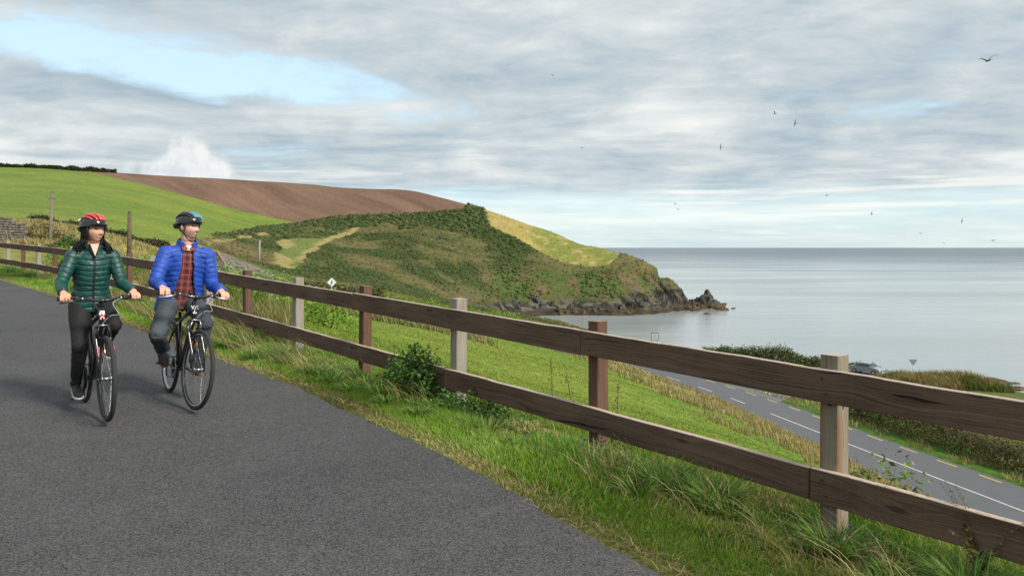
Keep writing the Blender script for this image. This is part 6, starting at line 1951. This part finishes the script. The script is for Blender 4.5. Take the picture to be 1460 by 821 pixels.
for (a, b, c, d) in ((E[0], E[1], Rg[1], Rg[0]), (E[1], E[2], Rg[1], Rg[1]), (E[3], E[0], Rg[0], Rg[0])):
    V, Q, C_ = tiles(a, b, c, d, 3)
    o = add('tile_courses', npmesh('tile_courses', V, quads=Q, colors=C_), TILE, roof); o['kind'] = 'stuff'
for a, b in ((E[1], Rg[1]), (E[0], Rg[0]), (Rg[0], Rg[1])):
    n = max(int((b - a).length / 0.45), 2)
    for k in range(n):
        m = MB(); m.tube([a.lerp(b, k / n) + Vector((0, 0, .05)), a.lerp(b, (k + 1.06) / n) + Vector((0, 0, .035))], 0.10, 7, flat=0.8); m.build('ridge_tile', RIDGET, roof)
m = MB(); m.tube([E[0] + Vector((0, -.06, -.05)), E[1] + Vector((0, -.06, -.05))], 0.06, 8); m.build('gutter', RENDERW, house)

# --- old stone wall on the left
def stone_mat():
    m, nt, b = material('wall_stone')
    n = nt.noise(nt.pos(), 8.0, 5, 0.65)
    nt.put(b.inputs['Base Color'], nt.mix(1.0, nt.attr(), nt.mix(nt.ss(n, 0.3, 0.7), (0.7, 0.7, 0.7), (1.25, 1.22, 1.15)), 'MULTIPLY'))
    b.inputs['Roughness'].default_value = 0.95
    nt.put(b.inputs['Normal'], nt.bump(n, 0.6, 0.05))
    return m
STONE = stone_mat()
wx0, wy0 = ray(-45, 56); wx1, wy1 = ray(31, 60)
wr_ = random.Random(9)
swall = empty('stone_wall', (wx1, wy1, h1(wx1, wy1)))
tag(swall, 'ruined grey rubble stone wall standing in dry grass at the left edge', 'wall')
A_, B_ = Vector((wx0, wy0, 0)), Vector((wx1, wy1, 0)); Lw = (B_ - A_).length; dw = (B_ - A_).normalized(); nw = Vector((dw.y, -dw.x, 0))
V, Q, C_ = [], [], []
for r in range(11):
    x = wr_.uniform(-.2, 0)
    zb = r * 0.19
    while x < Lw:
        l = wr_.uniform(.22, .55); hgt = 0.175 * wr_.uniform(.85, 1.1)
        topz = 1.95 - 0.10 * abs(math.sin(x * 1.3)) - 0.25 * (x > Lw - 0.7)
        if zb + hgt < topz:
            c = A_ + dw * (x + l / 2); gz_ = h1(c.x, c.y)
            for d_ in (1,):
                p = nw * (0.27 * d_ + wr_.uniform(-.03, .04)) 
                cs = []
                for (a, b_, e) in ((-.5, -.5, -.5), (.5, -.5, -.5), (.5, .5, -.5), (-.5, .5, -.5), (-.5, -.5, .5), (.5, -.5, .5), (.5, .5, .5), (-.5, .5, .5)):
                    cs.append(c + p * 0 + dw * (a * l * .95 * wr_.uniform(.9, 1.05)) + nw * (b_ * 0.55 * wr_.uniform(.88, 1.08)) + Vector((0, 0, gz_ + zb + hgt * (e + .5) * wr_.uniform(.93, 1.02))))
                i = len(V); V += [tuple(q - swall.location) for q in cs]
                Q += [(i, i + 3, i + 2, i + 1), (i + 4, i + 5, i + 6, i + 7), (i, i + 1, i + 5, i + 4), (i + 1, i + 2, i + 6, i + 5), (i + 2, i + 3, i + 7, i + 6), (i + 3, i, i + 4, i + 7)]
                k = wr_.uniform(.75, 1.3); C_ += [np.array((0.13, 0.12, 0.105)) * k] * 8
        x += l + 0.02
o = add('stones', npmesh('stones', np.array(V), quads=np.array(Q), colors=np.array(C_)), STONE, swall); o['kind'] = 'stuff'
POLEW = wood_mat('grey_pole_wood', (0.10, 0.085, 0.068), (0.24, 0.21, 0.17), seed=2.0)
POLEB = wood_mat('brown_pole_wood', (0.06, 0.042, 0.03), (0.17, 0.125, 0.09), seed=6.0)
for k, (cc_, dd_) in enumerate(((14, 58.5), (19, 58.8), (24, 59.2))):
    x_, y_ = ray(cc_, dd_); z_ = h1(x_, y_)
    m = MB(); m.tube([(0, 0, -.2), (-0.30, 0.02, 1.0), (-0.55, 0.05, 1.75)], [0.06, 0.055, 0.05], 8)
    o = m.build('leaning_timber', POLEW, None); o.location = (x_, y_, z_)
    tag(o, ['weathered timber leaning on the stone wall, leftmost of three', 'weathered timber leaning on the stone wall, middle of three', 'weathered timber leaning on the stone wall, rightmost of three'][k], 'timber', 'timbers against the stone wall')

# --- poles
def pole(c, d, top_row, lean, r, mat, label, arm=False):
    x_, y_ = ray(c, d); z_ = h1(x_, y_)
    topz = CAMZ - (top_row - 353) / FPX * d - z_
    root = empty('utility_pole', (x_, y_, z_)); tag(root, label, 'pole', None)
    m = MB(); m.tube([(0, 0, -.4), (lean * .5, 0, topz * .5), (lean, 0, topz)], [r * 1.12, r * 1.05, r * 0.92], 10); m.build('shaft', mat, root)
    m = MB(); m.lathe([(r * 0.94, topz - 0.004), (r * 0.9, topz + 0.03), (0.0, topz + 0.07)], 'Z', 10, (lean, 0, 0)); m.build('cap', DARKMETAL, root)
    if arm:
        m = MB(); m.box((lean, 0, topz - 0.35), (0.5, 0.07, 0.07)); a = m.build('cross_arm', mat, root)
        for s in (-1, 1):
            m = MB(); m.lathe([(0.012, 0), (0.03, 0.02), (0.026, 0.06), (0.035, 0.09), (0.0, 0.11)], 'Z', 8, (lean + s * 0.2, 0, topz - 0.31)); m.build('insulator', plain('insulator', (0.3, 0.28, 0.25), 0.3), a)
pole(70, 48, 275, 0.20, 0.095, POLEW, 'grey leaning utility pole in dry grass left of the green-jacketed rider', True)
pole(184, 42, 303, 0.03, 0.105, POLEB, 'plain brown wooden pole standing between the two riders')
pole(369.5, 195, 343, 0.15, 0.20, plain('pale_pole', (0.30, 0.30, 0.28), 0.8), 'distant pale utility pole standing on the scrub slope', True)

# --- signs
SIGNG = plain('galvanised_steel', (0.36, 0.38, 0.39), 0.45, 0.7)
SIGNB = plain('sign_back_grey', (0.40, 0.42, 0.42), 0.5, 0.3)
SIGNW = plain('sign_white', (0.66, 0.68, 0.68), 0.5)
def sign(name, label, c, row, d, shape, size, yaw):
    x_, y_ = ray(c, d); z_ = h1(x_, y_); cz = CAMZ - (row - 353) / FPX * d - z_
    root = empty(name, (x_, y_, z_), (0, 0, yaw)); tag(root, label, 'sign')
    m = MB(); m.tube([(0, 0.06, -.3), (0, 0.06, cz + size * .3)], 0.04, 8); m.build('sign_post', SIGNG, root)
    def plate(sc, y0, y1, mat, nm, sh=shape):
        pg = {'diamond': [(0, -1), (1, 0), (0, 1), (-1, 0)], 'square': [(-1, -1), (1, -1), (1, 1), (-1, 1)], 'tri': [(0, -1.05), (1.02, .72), (-1.02, .72)]}[sh]
        V = [(a * sc, y0, cz + b * sc) for a, b in pg] + [(a * sc, y1, cz + b * sc) for a, b in pg]; n = len(pg)
        F = [tuple(range(n)), tuple(range(n, 2 * n))[::-1]] + [(k, n + k, n + (k + 1) % n, (k + 1) % n) for k in range(n)]
        m = MB(); m.addvf(V, F); return m.build(nm, mat, root)
    return root, plate, cz
root, plate, cz = sign('diamond_sign', 'white diamond road sign with a dark symbol beyond the top rail', 473, 402.5, 80, 'diamond', 0.5, R(12))
plate(0.50, 0.0, 0.03, plain('sign_rim', (0.12, 0.13, 0.14), 0.5), 'sign_rim'); pl = plate(0.455, -0.006, 0.0, SIGNW, 'sign_face')
m = MB(); m.box((0.0, -0.012, cz), (0.07, 0.008, 0.42)); m.box((0.09, -0.012, cz + 0.03), (0.06, 0.008, 0.18), Matrix.Rotation(0.5, 3, 'Y')); m.box((-0.08, -0.012, cz - 0.06), (0.06, 0.008, 0.16), Matrix.Rotation(-0.5, 3, 'Y')); m.build('sign_symbol', plain('sign_dark', (0.06, 0.06, 0.065), 0.5), root)
root, plate, cz = sign('square_sign', 'small square sign with dark border seen against the water above the top rail', 933.5, 480, 108, 'square', 0.5, R(8))
plate(0.53, 0.0, 0.03, plain('sign_border', (0.05, 0.055, 0.06), 0.5), 'sign_border'); plate(0.45, -0.006, 0.0, SIGNB, 'sign_face')
for k in range(3):
    m = MB(); m.box((-0.02, -0.012, cz + 0.2 - k * 0.18), (0.5 - 0.1 * (k == 2), 0.008, 0.06)); m.build('sign_line', plain('sign_text', (0.16, 0.18, 0.19), 0.5), root)
root, plate, cz = sign('yield_sign', 'back of a triangular yield sign on a grey post by the shore', 1302, 516, 96, 'tri', 0.45, R(-14))
plate(0.47, 0.0, 0.03, SIGNB, 'sign_plate')
for zz in (0.2, -0.1):
    m = MB(); m.box((0, -0.03, cz + zz), (0.7 + zz * 1.2, 0.03, 0.05)); m.build('sign_bracket', SIGNG, root)

# --- parked car
CARP = plain('car_paint_silver_blue', (0.33, 0.37, 0.42), 0.22, 0.5, 0.05, 10, coat=0.7)
CARG = plain('car_glass', (0.05, 0.065, 0.075), 0.06, 0, 0.05)
LAMPG = plain('lamp_glass', (0.6, 0.6, 0.58), 0.15)
cx_, cy_ = ray(1236, 101)
cz_ = max(h1(cx_, cy_), 5.0) + 0.03
ROWF = (CAMZ - (519.5 - 353) / FPX * 101) - 1.46
car = empty('parked_car', (cx_, cy_, max(cz_, ROWF)), (0, 0, R(-52)))
tag(car, 'silver-blue hatchback car parked on the shore turning beyond the fence', 'car')
prof = [(-2.0, 0.35), (-2.02, 0.62), (-1.98, 0.86), (-1.72, 0.96), (-1.45, 1.02), (-0.95, 1.36), (-0.55, 1.45), (0.15, 1.46), (0.55, 1.38), (1.10, 0.98), (1.55, 0.90), (1.95, 0.74), (2.05, 0.55), (2.02, 0.32)]
def car_body(half):
    V, F = [], []
    yl = [-1, -0.96, -0.72, 0, 0.72, 0.96, 1]
    n = len(prof)
    for yy in yl:
        for (x, z) in prof:
            wy = half * (0.965 - 0.26 * max(z - 0.9, 0) / 0.55 - 0.05 * (abs(x) > 1.9))
            zz = z * (1.0 if abs(yy) < 0.9 else 0.965) if z > 0.4 else z
            V.append((x, yy * wy, zz))
    for j in range(len(yl) - 1):
        for k in range(n - 1): F.append((j * n + k, j * n + k + 1, (j + 1) * n + k + 1, (j + 1) * n + k))
        F.append((j * n + n - 1, j * n, (j + 1) * n, (j + 1) * n + n - 1))
    F.append(tuple(range(n))); F.append(tuple((len(yl) - 1) * n + k for k in range(n))[::-1])
    m = MB(); m.addvf(V, F, False); return m
body = car_body(0.86).build('body', CARP, car)
def quad(nm, pts_, mat, par, th=0.02):
    a = [Vector(p) for p in pts_]; nn = (a[1] - a[0]).cross(a[2] - a[0]).normalized() * th
    m = MB(); k = len(a); m.addvf([p - nn for p in a] + [p + nn for p in a], [tuple(range(k))[::-1], tuple(range(k, 2 * k))] + [(i, (i + 1) % k, k + (i + 1) % k, k + i) for i in range(k)]); return m.build(nm, mat, par)
quad('windscreen', [(1.07, -0.68, 1.005), (1.07, 0.68, 1.005), (0.60, 0.60, 1.365), (0.60, -0.60, 1.365)], CARG, body)
quad('rear_window', [(-1.42, 0.66, 1.045), (-1.42, -0.66, 1.045), (-0.98, -0.60, 1.345), (-0.98, 0.60, 1.345)], CARG, body)
for s in (1, -1):
    yb, yt = s * 0.823, s * 0.655
    quad('side_window', [(0.95, yb, 1.0), (0.08, yb, 1.0), (0.10, yt, 1.375), (0.52, yt + s * .01, 1.35)], CARG, body)
    quad('side_window', [(0.0, yb, 1.0), (-1.15, yb, 1.02), (-0.86, yt + s * .01, 1.34), (0.02, yt, 1.375)], CARG, body)
    m = MB(); m.sphere((0.85, s * 0.90, 1.0), (0.09, 0.10, 0.07), 10, 6); m.build('wing_mirror', CARP, body)
    m = MB(); m.sphere((1.93, s * 0.60, 0.69), (0.10, 0.19, 0.08), 10, 6); m.build('headlight', LAMPG, body)
    m = MB(); m.box((-0.05, s * 0.835, 0.86), (0.16, 0.03, 0.03)); m.build('door_handle', DARKMETAL, body)
    for x in (-1.25, 1.28):
        m = MB(); m.lathe([(0.0, -0.09), (0.20, -0.10), (0.30, -0.10), (0.315, -0.06), (0.315, 0.06), (0.30, 0.10), (0.20, 0.10), (0.0, 0.09)], 'Y', 20, (0, 0, 0))
        wl = m.build('wheel', RUBBER, car); wl.location = (x, s * 0.78, 0.315)
        m = MB(); m.lathe([(0.0, s * 0.104), (0.10, s * 0.108), (0.19, s * 0.104), (0.19, s * 0.09)], 'Y', 16); m.build('hubcap', STEEL, wl)
m = MB(); m.box((2.03, 0, 0.52), (0.06, 1.0, 0.16), None, 0.02); m.build('grille', DARKMETAL, body)
m = MB(); m.box((2.075, 0, 0.44), (0.02, 0.5, 0.11)); m.build('number_plate', SIGNW, body)

# --- gulls
GULLD = plain('gull_dark_wing', (0.15, 0.155, 0.16), 0.8); GULLB = plain('gull_body', (0.20, 0.21, 0.22), 0.8)
def gull(c, row, d, span, yaw, bank, up, label):
    x_, y_ = ray(c, d); z_ = CAMZ - (row - 353) / FPX * d
    root = empty('gull', (x_, y_, z_), (0, bank, yaw)); tag(root, label, 'gull', 'gulls over the bay')
    k = span / 1.2
    m = MB(); m.tube([(0, -0.24 * k, 0.0), (0, -0.15 * k, 0), (0, 0.0, 0.0), (0, 0.13 * k, 0.01), (0, 0.19 * k, 0.015), (0, 0.24 * k, 0.01)], [0.012 * k, 0.035 * k, 0.055 * k, 0.04 * k, 0.028 * k, 0.006 * k], 8)
    m.addvf([(-0.05 * k, -0.36 * k, 0), (0.05 * k, -0.36 * k, 0), (0.02 * k, -0.2 * k, 0.01), (-0.02 * k, -0.2 * k, 0.01), (0, -0.28 * k, -0.012)], [(0, 1, 2, 3), (0, 4, 1), (1, 4, 2), (2, 4, 3), (3, 4, 0)])
    m.build('body', GULLB, root)
    for s in (1, -1):
        pts_ = [(0.03, 0.0), (0.18, 0.06), (0.34, 0.05), (0.48, 0.0), (0.62, -0.09)]
        zs = [0.0, up * 0.10, up * 0.17, up * 0.19, up * 0.17]; ch = [0.14, 0.14, 0.12, 0.08, 0.012]
        V, F = [], []
        for (a, b_), z0, c0 in zip(pts_, zs, ch):
            for yy, dz in ((0.5, 0.0), (0.1, 0.014), (-0.5, 0.0), (0.1, -0.008)): V.append((s * a * k, (b_ + yy * c0) * k, (z0 + dz) * k))
        for i in range(4):
            for q in range(4): F.append((i * 4 + q, i * 4 + (q + 1) % 4, (i + 1) * 4 + (q + 1) % 4, (i + 1) * 4 + q))
        F.append((0, 1, 2, 3)); F.append((16, 17, 18, 19))
        m = MB(); m.addvf(V, F, True); m.build('wing', GULLD, root)
GULLS = [(1409, 87, 46, 1.20, 0.12, -0.22, 1.2, 'largest gull, wings spread wide, high at the upper right'),
 (1105, 162, 118, 1.2, 1.1, 0.3, 0.7, 'gull gliding left of another, below the middle of the sky at right'),
 (1134, 176, 110, 1.2, 1.6, 0.9, 0.6, 'steeply banking gull just below and right of the gliding one'),
 (830, 211, 112, 1.2, 0.4, -0.25, 0.6, 'lone gull with drooping wings over the middle of the bay'),
 (1028, 210, 130, 1.2, 1.5, 1.0, 0.5, 'gull turned edge-on, between the lone gull and the banking gull'),
 (963, 291, 160, 1.2, 0.8, 0.2, 1.0, 'small gull, upper of the close pair above the sea'),
 (967, 299, 150, 1.2, 0.3, 0.0, 1.6, 'gull with raised wings, lower of the close pair above the sea'),
 (1179, 279, 150, 1.2, 0.6, 0.1, 0.9, 'gull over the pale streak in the low sky'),
 (1243, 305, 165, 1.2, 1.2, 0.7, 0.8, 'tiny gull climbing right of the one over the pale streak'),
 (1372, 315, 150, 1.2, 1.5, 1.3, 0.5, 'gull seen as an upright stroke near the right, above the horizon'),
 (1313, 333, 170, 1.2, 0.5, 0.1, 0.8, 'tiny gull low above the horizon, left of two others'),
 (1346, 347, 175, 1.2, 0.2, 0.0, 0.8, 'lowest gull, skimming just above the horizon line'),
 (1416, 343, 120, 1.2, 0.4, -0.1, 0.7, 'gull with arched wings low above the horizon at far right'),
 (788, 108, 190, 1.2, 0.7, 0.5, 0.8, 'faint tiny gull high above the end of the headland')]
for a in GULLS: gull(*a)

# --- rocks off the point and along the near shore
def rock_mat():
    m, nt, b = material('shore_rock')
    P = nt.pos(); z = nt.sep(P)[2]
    n = nt.noise(P, 0.9, 6, 0.65); n2 = nt.noise(nt.scale(P, (2.2, 2.2, 0.5)), 1.0, 5, 0.6)
    c = nt.mix(nt.ss(n, 0.35, 0.68), (0.022, 0.022, 0.023), (0.105, 0.097, 0.082))
    weed_ = nt.mix(nt.ss(n2, 0.35, 0.65), (0.055, 0.036, 0.018), (0.13, 0.078, 0.028))
    c = nt.mix(nt.ss(nt.math('ADD', z, nt.math('MULTIPLY', n, 2.2)), 3.2, 2.2), c, weed_)
    nt.put(b.inputs['Base Color'], c); b.inputs['Roughness'].default_value = 0.8
    nt.put(b.inputs['Normal'], nt.bump(nt.math('ADD', n, n2), 0.9, 0.5))
    return m
ROCK = rock_mat()
def rock_mesh(r, seed, sub=4, sharp=0.55):
    bm = bmesh.new(); bmesh.ops.create_icosphere(bm, subdivisions=sub, radius=1)
    P = np.array([v.co[:] for v in bm.verts])
    k = 1 + sharp * 1.3 * (np.abs(fbm(P[:, 0] * 1.7 + seed, P[:, 1] * 1.7, P[:, 2] * 1.7, oct=4, seed=seed) - .5) * 2 - 0.3) + 0.5 * (fbm(P[:, 0] + seed * 3, P[:, 1], P[:, 2], oct=2, seed=seed + 1) - .5)
    P = P * k[:, None] * np.array(r)
    for v, p in zip(bm.verts, P): v.co = p
    me = bpy.data.meshes.new('rock'); bm.to_mesh(me); bm.free()
    return me
ROCKS = [(1011, 437, 3.6, 3.2, 5.6, 1, 'tall dark sea stack off the tip of the headland'), (1022, 440, 3.8, 3.0, 3.6, 2, 'brown weedy rock at the foot of the dark sea stack'),
 (1001, 441, 2.2, 2.2, 2.0, 3, 'small weedy rock between the headland tip and the sea stack'), (1031, 442, 2.4, 1.8, 1.3, 4, 'low flat rock at the seaward end of the stack'),
 (1046, 440, 0.9, 0.8, 0.5, 5, 'tiny rock awash farthest out from the stack'), (1009, 448, 1.3, 1.0, 0.5, 6, 'small low rock awash in front of the sea stack'), (990, 443, 3.4, 2.4, 2.4, 7, 'weed-covered rock ledge at the tip of the headland'), (994, 436, 2.6, 2.2, 4.2, 17, 'dark crag joined to the headland tip beside the gap')]
for (c, row, rx, ry, rz, sd_, lab) in ROCKS:
    d = CAMZ * FPX / (row - 353); x_, y_ = ray(c, d)
    o = add('sea_rock', rock_mesh((rx, ry, rz), sd_), ROCK); o.location = (x_, y_ + ry * 0.6, -0.25 * rz); tag(o, lab, 'rock', 'rocks off the headland')
# broken crags along the cliff foot, parts of the headland
crag_meshes = [rock_mesh((1, 1, 1), 60 + k, 3, 0.75) for k in range(6)]
CR = random.Random(31)
for k in range(52):
    t = k / 51
    c = 735 + 262 * t + CR.uniform(-3, 3)
    y_ = float(np.interp(c, [735, 800, 870, 920, 960, 1000], [249, 248, 241, 253, 263, 275])) + CR.uniform(0.5, 8.5)
    x_ = (c - 730) / FPX * y_
    z_ = h1(x_, y_)
    if z_ < -0.5 or z_ > 5.5: continue
    o = add('crag', crag_meshes[k % 6], ROCK, headland)
    hh_ = CR.uniform(0.7, 2.6) * (1.0 - 0.4 * (z_ > 5))
    o.location = (x_, y_, z_ - 0.35 * hh_)
    o.scale = (CR.uniform(.6, 1.5), CR.uniform(.6, 1.4), hh_)
    o.rotation_euler = (CR.uniform(-.25, .1), CR.uniform(-.5, .1), CR.uniform(0, 6.28))
m = MB()
bx_, by_ = ray(1003, 272)
m.tube([(0, 0, 3.2), (1.2, 0, 4.6), (2.6, 0.3, 4.7), (3.8, 0.2, 3.9)], [0.9, 0.6, 0.55, 1.0], 9); 
o = m.build('rock_arch', ROCK); o.location = (bx_ - 1.8, by_ - 1.5, 0.0); tag(o, 'thin rock arch bridging the gap between headland and sea stack', 'rock')
nr = random.Random(12)
NEARR = []
for k in range(26):
    c = nr.uniform(1375, 1475); row = 546 + (c - 1370) * 0.12 + nr.uniform(-9, 7)
    d = CAMZ * FPX / (row - 353); x_, y_ = ray(c, d)
    s_ = nr.uniform(0.5, 1.5)
    o = add('shore_rock', rock_mesh((s_ * nr.uniform(1, 1.8), s_, s_ * 0.45), 30 + k, 3), ROCK); o.location = (x_, y_, -0.05)
    tag(o, 'low dark rock among the boulders awash on the near shore at the right edge', 'rock', 'boulders on the near shore')

# --- weeds and brambles by the fence
def at(s, n): x_, y_ = xy(s, n); return (x_, y_, h1(x_, y_))
bush('bramble_bush', 'leafy bramble bush growing over the lower rail beside a grey post', at(7.25, 4.28), (0.40, 0.30, 0.50), 5000, 0.044, [(0.065, 0.15, 0.025), (0.105, 0.22, 0.035), (0.045, 0.105, 0.02)], 81, ntw=16, rad0=0.004, lump=0.55)
bush('bramble_bush', 'low bramble spreading in the verge below the grey post', at(6.2, 4.25), (0.50, 0.28, 0.26), 2400, 0.036, [(0.06, 0.14, 0.022), (0.095, 0.20, 0.033)], 82, ntw=14, rad0=0.004, lump=0.5)
bush('dock_plant', 'dusty grey-green weed at the foot of the first brown post', at(4.35, 4.15), (0.26, 0.24, 0.26), 700, 0.030, [(0.10, 0.14, 0.06), (0.06, 0.11, 0.035), (0.17, 0.19, 0.11)], 83, ntw=10, rad0=0.003)
bush('grey_weed', 'pale grey-green weed in the grass near the bottom right', at(2.35, 4.12), (0.30, 0.22, 0.20), 800, 0.026, [(0.13, 0.17, 0.09), (0.09, 0.13, 0.05)], 84, ntw=10, rad0=0.003)
bush('nettle_patch', 'leafy green weeds behind the lower rail right of the nearest post', at(2.75, 5.1), (0.34, 0.22, 0.50), 900, 0.042, [(0.13, 0.20, 0.04), (0.09, 0.16, 0.03), (0.18, 0.22, 0.06)], 85, ntw=22, rad0=0.004, lump=0.6)
def fern(label, s, n, hgt, seed, cols):
    """upright frond plant: stems with opposite leaflets"""
    g = np.random.default_rng(seed); p0 = np.array(at(s, n))
    root = empty('fern', tuple(p0)); tag(root, label, 'fern', 'ferns by the lower rail')
    st = MB(); cen, ax, sz = [], [], []
    for k in range(5):
        a = g.uniform(0, 6.28); L = hgt * g.uniform(0.7, 1.1); out = g.uniform(0.1, 0.3)
        q = [Vector((math.cos(a) * out * t * t, math.sin(a) * out * t * t, L * (t - 0.15 * t * t))) for t in np.linspace(0, 1, 8)]
        st.tube(q, [0.004 * (1 - 0.8 * t) for t in np.linspace(0, 1, 8)], 5)
        for t in np.linspace(0.2, 0.98, 26):
            c = np.array(q[0].lerp(q[-1], t)); i = min(int(t * 7), 6); c = np.array(q[i].lerp(q[i + 1], t * 7 - i))
            for sd2 in (1, -1):
                cen.append(c + np.array((math.cos(a + 1.57 * sd2), math.sin(a + 1.57 * sd2), 0.1)) * 0.035 * (1.15 - t)); sz.append(0.075 * (1.15 - t))
    st.build('stems', TWIG, root)['kind'] = 'stuff'
    V, T, C_ = leaves(np.array(cen), np.array(sz), cols, g, 0.35)
    add('fronds', npmesh('fronds', V, tris=T, colors=C_), LEAF, root)
fern('yellowing fern in front of the lower rail right of the nearest post', 1.75, 4.36, 0.55, 91, [(0.24, 0.17, 0.04), (0.16, 0.15, 0.04), (0.09, 0.13, 0.03)])
fern('green fern in front of the lower rail near the right edge', 1.15, 4.36, 0.58, 92, [(0.10, 0.15, 0.03), (0.15, 0.16, 0.04), (0.07, 0.11, 0.025)])
def weed(label, s, n, hgt, seed, col):
    g = random.Random(seed); p0 = at(s, n)
    root = empty('seed_stalk', p0); tag(root, label, 'weed', 'tall weeds beyond the fence')
    m = MB(); tip = Vector((g.uniform(-.06, .06), g.uniform(-.06, .06), hgt)); m.tube(spline([(0, 0, -.02), tip * .5 + Vector((.02, 0, 0)), tip]), [0.004] * 7 + [0.004] * 5 + [0.002], 5); m.build('stem', TWIG, root)
    V, T, C_ = leaves(np.array([np.array(tip * t) + np.random.default_rng(seed + int(t * 99)).normal(0, .022, 3) for t in np.linspace(.3, 1, 34)]), np.full(34, 0.026), [col, tuple(c * .7 for c in col)], np.random.default_rng(seed))
    add('leaves', npmesh('leaves', V, tris=T, colors=C_), LEAF, root)
weed('tall brown dock stalk behind the lower rail right of the bramble', 5.9, 5.0, 0.66, 101, (0.16, 0.12, 0.06))
weed('green weed stalk behind the fence between grey and brown posts', 5.7, 5.1, 0.55, 102, (0.08, 0.13, 0.03))
weed('reddish seed stalk behind the lower rail left of the first brown post', 5.05, 5.0, 0.55, 103, (0.20, 0.13, 0.07))
weed('thin weed stalk with a pale flower head beside the grey post', 7.1, 4.75, 0.62, 104, (0.25, 0.26, 0.16))
weed('dry stalk behind the fence left of the bramble', 8.2, 5.0, 0.55, 105, (0.22, 0.17, 0.09))
